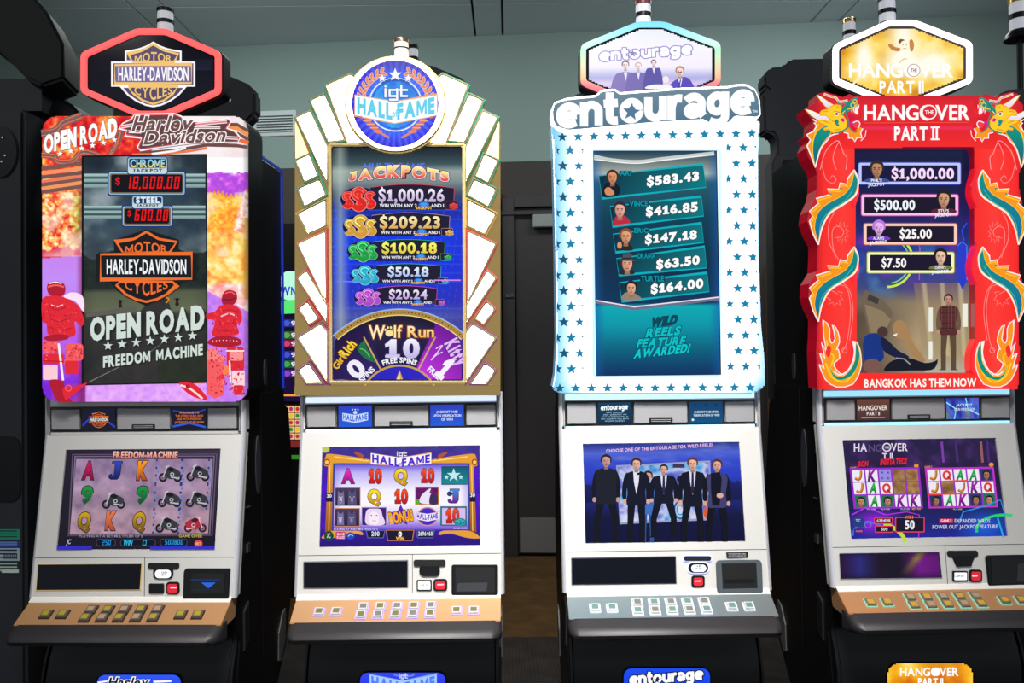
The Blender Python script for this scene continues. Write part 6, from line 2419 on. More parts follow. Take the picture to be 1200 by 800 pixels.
def ew(a, b):
    x = 206 + a * 728
    y = 118 - 42 * np.clip(a, 0, 1) - b * 22
    return np.stack([x, y], -1)


A.text('CHOOSE ONE OF THE ENTOURAGE FOR WILD REELS!', 0, 0, 1, 1, (235, 190, 235), .03, warp=ew, gap=.08)
NV = (20, 22, 44)
suit(A, 207, 128, 760, 165, (22, 24, 40), None, None, (200, 150, 140), (40, 34, 36), .34, (28, 30, 44))
suit(A, 494, 240, 800, 110, (60, 110, 190), None, None, (205, 150, 140), (60, 40, 40), .2)
suit(A, 414, 152, 760, 165, NV, (230, 230, 245), None, (222, 170, 150), (60, 44, 44), .2)
A.poly([(416, 258), (446, 252), (446, 268), (418, 272)], (14, 14, 30))
suit(A, 602, 196, 700, 170, NV, (225, 225, 245), (40, 40, 80), (220, 166, 148), (40, 30, 34), .36)
suit(A, 800, 148, 780, 170, (18, 20, 40), (225, 225, 245), (40, 36, 60), (226, 172, 150), (90, 60, 50), .3)
suit(A, 968, 160, 780, 160, (16, 18, 36), (14, 14, 26), None, (220, 160, 140), (80, 50, 44), .3, (64, 62, 110))
A.poly([(925, 260), (985, 250), (1000, 300), (985, 480), (935, 480), (925, 360)], (14, 16, 34))
A.ell(988, 412, 24, 18, (226, 170, 155), 12)
A.quad([(58, 640), (1160, 600), (1164, 722), (66, 741)], [(10, 14, 50), (10, 14, 60), (10, 10, 80), (10, 16, 60)]) if False else None
A.build('game_screen', D3, PRINT_SOFT, 'men in dark suits standing under a blue evening sky')

# ---- lower door
vfd(2, D3, [(670.3, 654.3), (791, 652.4), (791.6, 682.3), (670.8, 683.7)], mat('status_rim_dark', (70, 76, 90), 0.4, 0.4))
Z3 = zq(610, 620, 3.75)
GLOWB = mat('pale_blue_key_glow', (180, 190, 240), 0.3, emit=(190, 200, 255), strength=0.7, sample=False)
door_piece(2, D3, 'ticket_slot_glow', Z3(rr(711, 111, 842, 142, 14)), 0.003, GLOWB)
door_piece(2, D3, 'ticket_slot', Z3(rr(717, 116, 836, 137, 9)), 0.006, SLOT, 0.001)
door_piece(2, D3, 'cash_out_glow', Z3(rr(730, 142, 830, 194, 24)), 0.003, GLOWB)
door_piece(2, D3, 'cash_out_bezel', Z3(rr(736, 147, 824, 189, 20)), 0.005, BLACK, 0.001)
door_piece(2, D3, 'cash_out_key', Z3(rr(749, 154, 813, 184, 14)), 0.008, WHITE_KEY, 0.001)
door_piece(2, D3, 'service_button_bezel', Z3(rr(750, 202, 808, 252, 12)), 0.005, BLACK, 0.001)
door_piece(2, D3, 'service_button', Z3(rr(759, 210, 799, 245, 8)), 0.008, RED_BTN, 0.001)
door_piece(2, D3, 'bill_acceptor', Z3([(866, 134), (1046, 132), (1056, 142), (1062, 290), (1056, 296), (870, 298), (862, 290), (856, 145)]), 0.012, mat('charcoal_bezel', (74, 82, 86), 0.4), 0.003)
door_piece(2, D3, 'bill_slot', Z3([(878, 146), (1030, 144), (1036, 252), (884, 256)]), 0.0125, SLOT)
door_piece(2, D3, 'bill_tongue', Z3([(890, 214), (1022, 212), (1024, 228), (892, 231)]), 0.014, BLACK, 0.001)
door_piece(2, D3, 'warning_plate', Z3([(903, 101), (998, 98), (1000, 122), (905, 125)]), 0.003, DARK_PLATE)
A = Art(door_plane(2), -0.009).view(610, 620, 3.75)
A.text('CASH', 764, 158, 796, 166, (40, 44, 60), .03)
A.text('OUT', 768, 169, 792, 177, (40, 44, 60), .03)
A.poly([(768, 225), (792, 224), (792, 230), (768, 231)], (255, 220, 225))
A.text('MALFUNCTION VOIDS', 914, 105, 990, 111, (200, 200, 205), .02)
A.text('ALL PAYS AND PLAYS', 914, 114, 990, 120, (200, 200, 205), .02)
A.build('panel_print', D3, PRINT)


def card3a(A):
    A.rect(0, 0, 100, 50, (6, 60, 96), (4, 44, 80))
    ent(A, 8, 6, 90, 18, -2, (240, 250, 255), ())
    for i, w in enumerate((50, 70, 80, 84, 60)):
        A.text('ANY JACKPOT WILL BE PAID ON WIN'[:10 + i * 4], 50 - w / 2, 22 + i * 5, 50 + w / 2, 25 + i * 5, (170, 205, 220), .01)


def card3b(A):
    A.rect(0, 0, 100, 50, (6, 60, 106), (4, 80, 130))
    for i in range(3):
        A.star(20 + i * 30, 8, 5, (10, 44, 70))
    A.text('JACKPOT PAID UPON', 14, 22, 88, 27, (210, 235, 245), .02)
    A.text('VERIFICATION OF WIN', 12, 30, 90, 35, (210, 235, 245), .02)
    A.ell(10, 43, 4, 3, (210, 235, 245), 8)


cards(2, S3, (card3a, card3b))


def bs3(A, x0, y0, x1, y1, r):
    A.vgrad(rr(x0, y0, x1, y1, r), (30, 80, 245), (20, 60, 230))
    A.view(655, 685, 4.528)
    ent(A, 374, 470, 765, 532, -30, (255, 255, 255), (((20, 24, 60), .12),))
    A.star(520, 506, 18, (20, 24, 60))


belly_sign(2, M3, 731, 783, 832, 816, 9, None, bs3, 'blue lit sign with white lower-case lettering')

# ================================================================== fourth machine: red dragon frame
COPPER2 = mat('warm_copper_deck', (212, 154, 106), 0.38, 0.55, bump=0.06, bscale=300, brushed=True)
BAR_SKY = mat('sky_blue_light_bar', (150, 215, 255), 0.3, emit=(150, 218, 255), strength=1.0)
BTN_GREEN = mat('button_bezel_green', (140, 200, 180), 0.3, emit=(110, 205, 175), strength=0.3, sample=False)
BTN_SMOKE = mat('button_cap_smoke', (120, 110, 90), 0.2)
LEG_AMBER = mat('button_legend_amber', (170, 130, 40), 0.3, emit=(200, 150, 50), strength=0.3, sample=False)
M4, D4, S4, K4 = machine_body(3, 'slot machine with red frame of green and gold dragons and yellow hexagonal topper', COPPER2, BAR_SKY,
                              (BTN_GREEN, BTN_SMOKE, LEG_AMBER, LEG_TAN), None, 2.2)
T4 = Plane(3, -0.04)
HEX4 = [(1041, 24), (1072, 24), (1139, 50), (1139, 97), (1072, 123), (1041, 123), (976, 97), (976, 53)]
RIM_WHITE = mat('white_lit_rim', (255, 255, 255), 0.3, emit=(255, 252, 255), strength=1.4)
h4, hp4, hi4 = topper(3, M4, HEX4, lambda mb, hs: mb.build('lit_rim', RIM_WHITE, hs, bevel=0.002), 0, rim_w=6.3, inner_mat=mat('maroon_surround', (50, 14, 16), 0.4))
neck(M4, 0.0, 2.18, 2.36)


def gold4(x, y, u, v):
    n = vnoise(x, y, 120, 4, 3)
    c = ramp(n, [(.2, (205, 140, 20)), (.4, (240, 180, 40)), (.55, (250, 205, 60)), (.75, (255, 230, 130))])
    hot = np.exp(-((x - 620) / 110) ** 2 - ((y - 180) / 200) ** 2) * .9 + np.exp(-((x - 860) / 130) ** 2 - ((y - 380) / 110) ** 2) + np.exp(-((x - 330) / 70) ** 2 - ((y - 330) / 150) ** 2) + np.exp(-((x - 600) / 170) ** 2 - ((y - 380) / 90) ** 2) * .7
    c = mixc(c, (255, 252, 235), np.clip(hot * 1.1, 0, 1))
    return mixc(c, (214, 110, 20), np.clip((.12 - u) * 5, 0, 1) * .6)


hexv = np.array([((x - 960) * 6.316, (y - 15) * 6.316) for x, y in inset(HEX4, 9.4)])
A = Art(hp4, 0.002).view(960, 15, 6.316)
A.grid([(130, 100), (1100, 100), (1100, 660), (130, 660)], 90, 60, gold4, inhex)
A.poly([(446, 150), (726, 150), (716, 320), (440, 320)], (250, 214, 90)) if False else None
A.poly(spl([(510, 240), (530, 228), (560, 252), (600, 262), (590, 285), (540, 275)], 4), (200, 130, 60))
A.poly(spl([(585, 215), (600, 195), (630, 200), (625, 225), (600, 228)], 4), (120, 70, 30))
A.poly(spl([(668, 205), (690, 200), (702, 240), (690, 285), (672, 270)], 4), (200, 130, 50))
A.ell(632, 245, 34, 40, (255, 246, 220), 18)
for e in (-1, 1):
    A.ell(632 + e * 13, 238, 5, 3, (150, 100, 40), 8)
A.line([(622, 264), (644, 264)], 4, (190, 120, 60))
A.line(spl([(596, 370), (620, 345), (650, 340)], 4, False), 6, (226, 170, 50))
A.text('HANGOVER', 222, 378, 990, 474, (255, 255, 255), .02, gap=.05, out=(((255, 246, 200), .02),))
A.ell(700, 426, 54, 54, (255, 255, 255), 26)
A.ring(700, 426, 46, 46, 5, (180, 120, 40), 24)
A.text('THE', 676, 412, 724, 438, (150, 90, 30), .03)
A.line([(150, 490), (1060, 486)], 4, (250, 220, 120))
A.text('PART II', 446, 508, 774, 592, (255, 255, 255), .035, gap=.06)
A.line([(235, 545), (305, 470)], 16, (255, 240, 200))
A.build('sign_face', h4, PRINT, 'glowing yellow picture with white lettering')
cz = float(hp4([1048], [23])[0][2])
candle(M4, float(hp4([1049], [10])[0][0]), 0.05, cz - .012, 0.0255, 0.105, BLACK)

# ---- red frame with scalloped sides
LEFT4 = [(1002, 112), (996, 109.5), (988, 113.5), (980, 111), (967, 107.2), (959, 109.5), (958.5, 117), (953, 122), (944, 126.5), (946.5, 132.5), (954, 139), (953, 147), (952.5, 153.5), (945.5, 158.5), (948.5, 165), (945, 173), (948, 184), (955.5, 196), (958, 204), (957.5, 222), (955, 233), (948.5, 247), (946.8, 259), (951, 272), (958.5, 286), (958.5, 300), (957.5, 318), (949, 332), (948, 348), (952, 361), (958.5, 374), (958, 396), (957, 412), (958, 436), (959, 456)]
CX4 = 1076.3
RIGHT4 = [(min(2 * CX4 - x, 1199), y) for x, y in reversed(LEFT4)]
OUT4 = LEFT4 + RIGHT4
RED = mat('red_acrylic', (214, 14, 30), 0.18, emit=(250, 22, 34), strength=0.55, coat=0.6)
RED_DEEP = mat('deep_red_acrylic', (150, 8, 26), 0.2, emit=(170, 8, 34), strength=0.35, coat=0.5, sample=False)
SCR4 = [(1001, 173), (1141, 172), (1144, 436.5), (1005, 437.5)]
mb = MB()


def to_rect(p, x0=1000.5, y0=172.0, x1=1143.5, y1=438.0):
    """the point of the opening's edge that faces an outline point"""
    cx_, cy_ = (x0 + x1) / 2, (y0 + y1) / 2
    dx, dy = p[0] - cx_, p[1] - cy_
    t = min((x1 - cx_) / max(abs(dx), 1e-6), (y1 - cy_) / max(abs(dy), 1e-6))
    return (cx_ + dx * t, cy_ + dy * t)


OUT4d = []
for i in range(len(OUT4)):          # extra points along the long bottom edge and the head rail
    a_, b_ = np.array(OUT4[i]), np.array(OUT4[(i + 1) % len(OUT4)])
    n_ = max(1, int(np.linalg.norm(b_ - a_) / 12))
    OUT4d += [tuple(a_ + (b_ - a_) * k / n_) for k in range(n_)]
frame_slab(mb, T4, OUT4d, [to_rect(p) for p in OUT4d], 0.004, 0.075)
tb4 = mb.build('top_box', RED_DEEP, M4)
# front face: sheet with a rectangular opening, as a mosaic of small facets
REDP = print_mat('backlit_red_sheet', 1.0)
p4, s4 = pin(inset(OUT4, 0.6)), pin(SCR4)


def red4(x, y, u, v):
    c = mixc((214, 16, 40), (250, 38, 34), np.clip((y - 150) / 40, 0, 1) + .3)
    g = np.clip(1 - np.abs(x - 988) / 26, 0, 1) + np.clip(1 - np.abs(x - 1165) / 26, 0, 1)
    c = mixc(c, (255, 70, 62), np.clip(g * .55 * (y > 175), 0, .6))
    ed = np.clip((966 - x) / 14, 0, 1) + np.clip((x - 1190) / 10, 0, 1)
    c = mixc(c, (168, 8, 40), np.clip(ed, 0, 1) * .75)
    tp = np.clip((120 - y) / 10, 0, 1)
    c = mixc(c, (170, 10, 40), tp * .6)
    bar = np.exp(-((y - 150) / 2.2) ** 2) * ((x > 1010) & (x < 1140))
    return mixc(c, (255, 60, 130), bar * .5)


A = Art(T4, 0.003)
A.grid([(944, 107), (1199, 107), (1199, 456), (944, 456)], 200, 274, red4, lambda x, y: p4(x, y) & ~s4(x, y))
A.build('red_sheet', tb4, REDP)
# raised scallop lips beside the screen
for y0 in (203, 293, 400):
    for sx in (1, -1):
        x = 1001.5 if sx > 0 else 1142.5
        pl = [(x - sx * 3, y0 - 8), (x + sx * 2, y0 + 4), (x + sx * 5, y0 + 18), (x + sx * 3.5, y0 + 30), (x - sx * 3, y0 + 40)]
        if y0 == 400:
            pl = [(x - sx * 2, y0 - 3), (x + sx * 4, y0 + 8), (x + sx * 6, y0 + 20), (x + sx * 5, y0 + 36), (x - sx * 3, y0 + 36)]
        mb = MB()
        slab(mb, T4, spl(pl, 3), -0.004, 0.03)
        mb.build('scallop_lip', RED, tb4, bevel=0.002)
A = Art(T4, -0.006)


def both(fn):
    fn(lambda pl: pl)
    fn(lambda pl: [(2 * CX4 - x, y) for x, y in pl])


def V(x0, y0, k):
    return lambda pl: [(x0 + a / k, y0 + b / k) for a, b in pl]


V4a, V4b, V4c = V(930, 100, 8), V(930, 190, 5.71), V(930, 320, 5.333)
TL, TLD, OR, YE, WT = (0, 142, 130), (0, 90, 110), (250, 150, 20), (255, 205, 30), (255, 240, 240)


def band(T, dy):
    def S(pl):
        return T([(x, y + dy) for x, y in V4b(pl)])
    fr_ = [(405, 52), (360, 112), (356, 148), (312, 138), (300, 182), (226, 178), (242, 216), (150, 243), (168, 274), (106, 328), (128, 360), (106, 394), (130, 478), (165, 552)]
    ou = [(432, 150), (412, 222), (332, 284), (242, 344), (190, 440), (165, 552)]
    A.poly(S([(405, 52), (425, 90)] + ou + fr_[::-1][1:]), OR)
    A.line(S(fr_), .9 * 1.6, WT)
    A.line(S(spl([(405, 52), (428, 100)] + ou, 4, False)), 1.8, WT)
    A.line(S([(x + 10, y + 14) for x, y in fr_[2:-2]]), 1.3, YE)
    inn = spl([(165, 530), (142, 440), (160, 350), (205, 296), (265, 258), (340, 215), (388, 150), (405, 72)], 3, False)
    o2 = spl([(405, 72), (424, 110), (426, 150), (406, 216), (328, 276), (238, 336), (184, 436), (165, 530)], 3, False)
    pl = S(inn + o2[1:-1])
    A.line(pl, 1.4, YE, True)
    p_ = np.array(pl)
    A.raw(p_, [tuple(range(len(p_)))], np.array([mixc(TL, (0, 110, 160), (q[1] - p_[:, 1].min()) / np.ptp(p_[:, 1])) for q in p_]))
    A.line(S(spl([(172, 470), (190, 390), (250, 320), (340, 260), (400, 180)], 4, False)), .8, (60, 190, 180))
    for q in ((318, 176), (246, 212)):
        A.ell(*S([q])[0], 1.6, 1.0, TL, 8)


def head(T):
    S = lambda pl: T(V4a(pl))
    # scrolls of fire behind
    A.line(S(spl([(250, 790), (300, 620), (400, 520), (440, 560), (470, 640), (500, 680), (490, 790)], 5, False)), .9, (255, 150, 150))
    A.line(S(spl([(400, 790), (370, 690), (390, 600), (430, 520)], 5, False)), .8, (255, 150, 150))
    # mane fringe
    A.poly(S([(215, 330), (195, 350), (215, 375), (185, 430), (122, 462), (160, 512), (126, 566), (150, 620), (205, 768), (230, 640), (260, 560), (320, 480), (340, 400), (270, 350)]), OR)
    A.line(S([(180, 318), (215, 340), (192, 352), (218, 378), (186, 432), (122, 462), (160, 512), (126, 566), (150, 625), (206, 770)]), 1.6, WT)
    A.line(S(spl([(235, 360), (205, 440), (178, 540), (180, 640), (200, 730)], 4, False)), 1.1, YE)
    pl = S(spl([(335, 384), (285, 386), (245, 412), (205, 466), (184, 550), (184, 640), (206, 756), (222, 670), (244, 596), (290, 520), (350, 440)], 3))
    A.line(pl, 1.3, YE, True)
    p_ = np.array(pl)
    A.raw(p_, [tuple(range(len(p_)))], np.array([mixc((0, 150, 130), (0, 96, 120), (q[1] - p_[:, 1].min()) / np.ptp(p_[:, 1])) for q in p_]))
    A.line(S(spl([(206, 756), (232, 660), (262, 580), (320, 510), (350, 470), (420, 450)], 4, False)), 1.5, WT)
    # beard
    A.poly(S([(470, 428), (512, 448), (520, 490), (556, 486), (576, 522), (592, 482), (636, 490), (622, 446), (644, 404), (612, 384), (574, 440), (520, 392)]), OR)
    A.line(S([(470, 440), (512, 452), (514, 496), (552, 492), (574, 528), (596, 488), (642, 494), (628, 446), (648, 404)]), 1.4, WT)
    # horns
    for h in ([(116, 224), (170, 240), (240, 272), (320, 290), (350, 320), (300, 338), (230, 322), (165, 280)], [(224, 92), (262, 112), (330, 160), (372, 186), (340, 212), (300, 196), (262, 150)]):
        A.line(S(h), 1.2, YE, True)
        A.vgrad(S(h), (255, 255, 255), (226, 214, 236))
    # skull
    hd = [(244, 262), (262, 236), (320, 222), (350, 196), (400, 178), (446, 190), (452, 230), (440, 262), (470, 290), (498, 330), (500, 392), (470, 424), (400, 446), (356, 440), (330, 412), (290, 420), (280, 404), (330, 384), (250, 352), (225, 326), (300, 330), (345, 318), (300, 280), (250, 280)]
    A.poly(S(hd), YE)
    A.line(S(hd), .9, (240, 160, 20), True)
    for q in ([(270, 250), (320, 240)], [(360, 330), (400, 350)], [(380, 420), (440, 410)], [(400, 200), (440, 215)], [(280, 336), (330, 350)]):
        A.line(S(q), 1.2, (236, 150, 20))
    A.ell(*S([(402, 268)])[0], 2.6, 2.3, WT, 12)
    A.ell(*S([(404, 268)])[0], 1.7, 1.5, (40, 14, 10), 10)
    A.line(S([(380, 244), (430, 252)]), 1.0, (200, 110, 20))
    # snout, mouth
    A.poly(S(spl([(442, 272), (452, 218), (500, 168), (545, 128), (592, 112), (606, 150), (590, 200), (540, 236), (500, 246), (468, 276)], 3)), TL)
    for q, r in (((556, 186), 2.6), ((575, 150), 2.2)):
        A.ring(*S([q])[0], r, r, .8, YE, 12)
    A.line(S(spl([(450, 270), (500, 225), (560, 215), (600, 170)], 4, False)), 1.0, YE)
    for i in range(5):
        x = 540 + i * 16
        A.poly(S([(x, 235 - i * 12), (x + 12, 228 - i * 12), (x + 10, 268 - i * 10)]), WT)
    A.poly(S(spl([(590, 200), (606, 240), (600, 275), (570, 250)], 3)), WT)
    A.poly(S(spl([(505, 290), (545, 270), (575, 300), (550, 330), (520, 330)], 3)), (215, 0, 60))
    A.poly(S(spl([(440, 318), (462, 306), (480, 325), (462, 344)], 3)), (225, 0, 150))
    A.poly(S(spl([(515, 350), (545, 336), (560, 362), (540, 384)], 3)), (225, 0, 150))
    A.poly(S(spl([(560, 360), (600, 340), (616, 370), (596, 400), (566, 392)], 3)), (240, 60, 70))
    A.line(S(spl([(556, 350), (600, 334), (622, 360), (604, 398)], 4, False)), 1.2, WT)
    A.poly(S(spl([(382, 330), (410, 318), (424, 345), (400, 372)], 3)), TL)
    A.ell(*S([(414, 372)])[0], 1.8, 1.5, TL, 10)
    # whiskers
    A.line(S(spl([(508, 165), (488, 250), (512, 330), (500, 396), (440, 436), (390, 448)], 5, False)), 1.5, (0, 130, 110))
    A.line(S(spl([(516, 380), (545, 420), (580, 440), (600, 420)], 5, False)), 1.3, (0, 130, 110))
    A.line(S(spl([(284, 82), (340, 102), (396, 118), (430, 152), (508, 142)], 5, False)), 2.6, WT)
    A.line(S(spl([(290, 84), (340, 102), (396, 120), (430, 152), (508, 142)], 5, False)), 1.3, (226, 160, 40))
    A.line(S(spl([(410, 150), (440, 176), (500, 160)], 5, False)), 1.4, TL)
    A.line(S(spl([(630, 520), (668, 480), (680, 420)], 4, False)), .8, WT)


def flames(T):
    S = lambda pl: T(V4c(pl))
    tail = spl([(382, 425), (410, 470), (420, 540), (415, 600), (370, 690), (270, 708), (200, 660), (165, 570), (195, 600), (168, 500), (200, 540), (180, 440), (215, 520), (190, 390), (192, 300), (222, 345), (222, 400), (236, 440), (262, 410), (248, 325), (275, 370), (284, 430), (262, 480), (276, 476), (285, 530), (250, 560), (262, 600), (320, 640), (380, 560)], 2)
    A.line(S(tail), 2.2, WT, True)
    A.poly(S(tail), OR)
    A.line(S(spl([(205, 420), (225, 490), (250, 520), (235, 580)], 4, False)), 1.8, YE)
    A.line(S(spl([(200, 560), (240, 650), (320, 680), (380, 620)], 4, False)), 1.8, YE)
    A.poly(S(spl([(215, 450), (235, 470), (222, 525), (200, 500)], 3)), (250, 40, 40))
    pl = S(spl([(390, 440), (412, 500), (402, 570), (360, 640), (290, 668), (245, 640), (225, 580), (250, 630), (300, 648), (350, 610), (385, 540)], 3))
    A.line(pl, 1.3, YE, True)
    A.poly(pl, (0, 140, 120))
    A.line(S(spl([(384, 425), (378, 520), (345, 600), (290, 636), (250, 610)], 4, False)), 1.6, WT)


def scrolls(T):
    S = lambda pl: T(V4b(pl))
    for dy in (0, 515):
        c = (255, 132, 128)
        st = [(275 + (62 if i % 2 else 104) / 2 * math.cos(a) * 1.0 + 45, 470 + dy * .93 + (88 if i % 2 else 150) / 2 * math.sin(a)) for i, a in enumerate(np.linspace(-2.3, 2.6, 19))]
        if dy == 0:
            A.line(S(st), .8, c)
            A.line(S(spl([(290, 500), (320, 500), (335, 460), (300, 430), (262, 450), (260, 540), (280, 640)], 5, False)), .9, c)
            A.line(S(spl([(275, 330), (235, 420), (240, 540), (300, 650)], 5, False)), .9, c)
    A.line(S(spl([(190, 20), (215, 110), (260, 140), (285, 115), (262, 90), (245, 110)], 5, False)), .9, c)
    S2_ = lambda pl: T(V4c(pl))
    A.line(S2_([(205, 150), (232, 165), (215, 195), (245, 182), (255, 210), (268, 185), (292, 200), (285, 168), (308, 165), (290, 140), (305, 120), (275, 115)]), .8, c)
    A.line(S2_(spl([(270, 70), (330, 90), (355, 200), (350, 320), (330, 440), (305, 490)], 5, False)), .9, c)
    A.line(S2_(spl([(300, 50), (350, 110), (372, 240), (350, 420)], 5, False)), .8, c)
    A.ring(*S2_([(318, 482)])[0], 3, 3, .8, c, 14)
    A.line(S2_(spl([(235, 60), (230, 100), (275, 130)], 4, False)), .8, c)


def glints(T):
    A.line(T(spl([(959, 288), (959.5, 300), (958.5, 312)], 3, False)), 1.0, (255, 170, 190))
    A.line(T(spl([(959, 376), (959, 400), (958, 430), (959, 452)], 3, False)), .8, (250, 120, 150))


for T, lb_ in ((lambda pl: pl, 'green, gold and white dragon winding down the near side of the screen'),
               (lambda pl: [(2 * CX4 - x, y) for x, y in pl], 'green, gold and white dragon winding down the far side of the screen')):
    A = Art(T4, -0.006)
    for fn in (scrolls, lambda T: band(T, 0), lambda T: band(T, 90), flames, head):
        fn(T)
    A.build('dragon_art', tb4, PRINT, lb_)
A = Art(T4, -0.004).view(880, 0, 3.334)
A.text('HANGOVER', 442, 412, 856, 468, (255, 250, 250), .026, gap=.05)
A.ell(697, 438, 30, 29, (250, 240, 240), 26)
A.ell(697, 438, 25, 24, (225, 24, 40), 26)
A.text('THE', 680, 431, 714, 446, (255, 240, 240), .02)
A.text('PART', 560, 496, 690, 546, (255, 250, 250), .034, gap=.05)
for xx in (700, 733):
    A.rect(702, 494, 736, 500, (255, 250, 250)) if xx == 700 else A.rect(702, 541, 736, 547, (255, 250, 250))
    A.rect(*((708, 496, 716, 546) if xx == 700 else (722, 496, 730, 546)), (255, 250, 250))
A.line([(440, 480), (850, 478)], 2, (250, 90, 60))
A.build('title_lettering', tb4, PRINT)
A = Art(T4, -0.004).view(990, 320, 5.333)
A.text('BANGKOK HAS THEM NOW', 122, 664, 822, 712, (255, 250, 240), .03, rise=-6, gap=.06)
A.build('slogan_lettering', tb4, PRINT)

# ---- upper screen, set back in the frame
T4s = Plane(3, 0.0)
mb = MB()
slab(mb, Plane(3, -0.008), [(994, 168), (1149, 168), (1152, 442), (996, 442)], 0.002, 0.006)
us4 = mb.build('upper_screen', GLASS_BLACK, tb4)


def scr4(x, y, u, v):
    c = ramp(v, [(0, (24, 30, 66)), (.1, (16, 22, 60)), (.3, (24, 30, 90)), (.5, (40, 60, 150)), (.62, (60, 70, 120)), (.68, (140, 124, 100)), (.85, (176, 152, 114)), (1, (150, 132, 104))])
    n = vnoise(x, y, 26, 3, 3)
    c = mixc(c, (150, 40, 190), np.clip((n - .5) * 3, 0, 1) * np.clip(1 - np.abs(v - .48) * 5, 0, 1) * .8)
    c = mixc(c, (80, 170, 230), np.clip((.46 - n) * 4, 0, 1) * np.clip(1 - np.abs(v - .55) * 6, 0, 1) * .7)
    dk = np.clip((.5 - u) * 2.4, 0, 1) * np.clip((v - .62) * 8, 0, 1)
    c = mixc(c, mixc((50, 44, 44), (90, 76, 60), n), dk * .85)
    return c


A = Art(Plane(3, -0.008), 0.0015)
A.grid([(998, 170), (1146, 170), (1149, 440), (1000, 440)], 80, 130, scr4)
A.view(990, 320, 5.333)
A.grid([(430, 60), (800, 60), (820, 620), (500, 620)], 26, 36, lambda x, y, u, v: mixc(ramp(v, [(0, (110, 90, 110)), (.25, (150, 130, 100)), (.8, (170, 150, 115)), (1, (180, 175, 160))]), (205, 190, 150), (np.abs((u * 3.2) % 1 - .5) < .12) * .6 * (v < .82)))
for q in ((524, 215, 550, 365), (524, 425, 548, 540), (735, 190, 768, 335)):
    A.rect(*q, (236, 236, 225))
A.poly([(105, 165), (130, 105), (240, 165), (300, 240), (270, 400), (150, 385)], (110, 96, 78))
A.poly([(125, 195), (235, 235), (290, 290), (240, 380), (160, 370)], (140, 122, 94))
A.poly([(150, 130), (215, 160), (205, 195), (140, 165)], (60, 56, 56))
A.poly(spl([(120, 400), (220, 380), (240, 470), (235, 545), (130, 560)], 3), (20, 50, 130))
A.ell(170, 580, 56, 46, (120, 84, 76), 18)
A.ell(236, 366, 34, 34, (70, 50, 48), 16)
A.poly(spl([(300, 330), (340, 290), (390, 330), (410, 400), (450, 470), (505, 545), (470, 550), (410, 500), (370, 420), (320, 400)], 3), (168, 128, 84))
A.poly(spl([(225, 400), (270, 420), (330, 480), (400, 520), (370, 540), (300, 520), (240, 480)], 3), (20, 26, 60))
A.poly(spl([(250, 590), (300, 545), (400, 530), (500, 560), (560, 550), (580, 535), (575, 570), (540, 605), (400, 608), (260, 612)], 3), (16, 18, 34))
A.line([(410, 570), (370, 535), (320, 530)], 8, (150, 150, 160))
A.poly([(300, 385), (330, 375), (320, 395)], (240, 240, 235))
suit(A, 648, 128, 606, 130, (120, 96, 72), None, None, (190, 140, 120), (36, 28, 34), .2, (86, 40, 40))
for i in range(5):
    A.line([(600, 215 + i * 32), (696, 215 + i * 32)], 5, (50, 30, 40))
    A.line([(606 + i * 21, 205), (606 + i * 21, 350)], 4, (120, 70, 64))
A.view(990, 170, 5)
# reflected yellow-green ring painted in, and neon shapes over the picture
A.ring(250, 680, 150, 150, 13, (205, 235, 60), 40, -90, 90)
A.ring(250, 680, 130, 130, 7, (120, 220, 140), 40, -80, 80)
A.line([(440, 600), (436, 790)], 5, (220, 60, 240))
A.line([(370, 460), (410, 510), (440, 600)], 4, (190, 60, 230))
A.line([(715, 455), (685, 500), (700, 560)], 7, (40, 80, 240))
A.poly([(660, 590), (690, 565), (715, 590), (715, 790), (690, 850), (662, 790)], (34, 60, 200))
A.line([(660, 590), (690, 565), (715, 590), (715, 790)], 5, (80, 130, 255))
NEON = [((82, 104, 678, 228), (90, 100, 250), (190, 200, 255), (20, 20, 60)), ((98, 290, 664, 412), (220, 80, 190), (255, 190, 235), (24, 14, 40)), ((112, 460, 656, 582), (240, 110, 90), (255, 205, 190), (24, 16, 40)), ((132, 628, 640, 748), (200, 205, 60), (248, 250, 190), (24, 14, 44))]
for q, c, hi, bg in NEON:
    A.poly(rr(q[0] - 5, q[1] - 5, q[2] + 5, q[3] + 5, 14), np.array(c) * .75)
    A.poly(rr(*q, 10), hi)
    A.poly(rr(q[0] + 16, q[1] + 14, q[2] - 16, q[3] - 14, 4), bg)
for st, x0, y0, x1, y1, c in (('$1,000.00', 274, 138, 640, 196, (250, 220, 255)), ('$500.00', 172, 324, 412, 378, (240, 250, 255)), ('$25.00', 322, 494, 510, 546, (255, 250, 250)), ('$7.50', 216, 664, 360, 714, (255, 255, 250))):
    A.text(st, x0, y0, x1, y1, c, .035, gap=.05)
for x, y, s, sk, hr, tx, cl in ((188, 142, 48, (176, 128, 96), (50, 38, 34), "PHIL'S", (60, 80, 150)), (580, 318, 50, (196, 146, 116), (34, 26, 24), "STU'S", (90, 30, 50)), (200, 486, 44, (220, 170, 230), (190, 120, 220), "ALAN'S", (120, 60, 200)), (562, 655, 46, (226, 188, 160), (30, 22, 22), "CHOW'S", (110, 120, 60))):
    A.poly(spl([(x - s * 1.4, y + s * 1.55), (x - s * 1.0, y + s * 1.1), (x + s * 1.0, y + s * 1.1), (x + s * 1.4, y + s * 1.55)], 3), cl)
    face(A, x, y, s, sk, hr)
    A.text(tx, x - 34, y + s * 1.18, x + 30, y + s * 1.18 + 16, (245, 245, 255), .02)
    A.text('JACKPOT', x - 52, y + s * 1.18 + 26, x + 46, y + s * 1.18 + 44, (245, 245, 255), .02, rise=-6)
A.build('jackpot_display', us4, PRINT_SOFT, 'four neon-edged jackpot boxes above a hotel room scene')

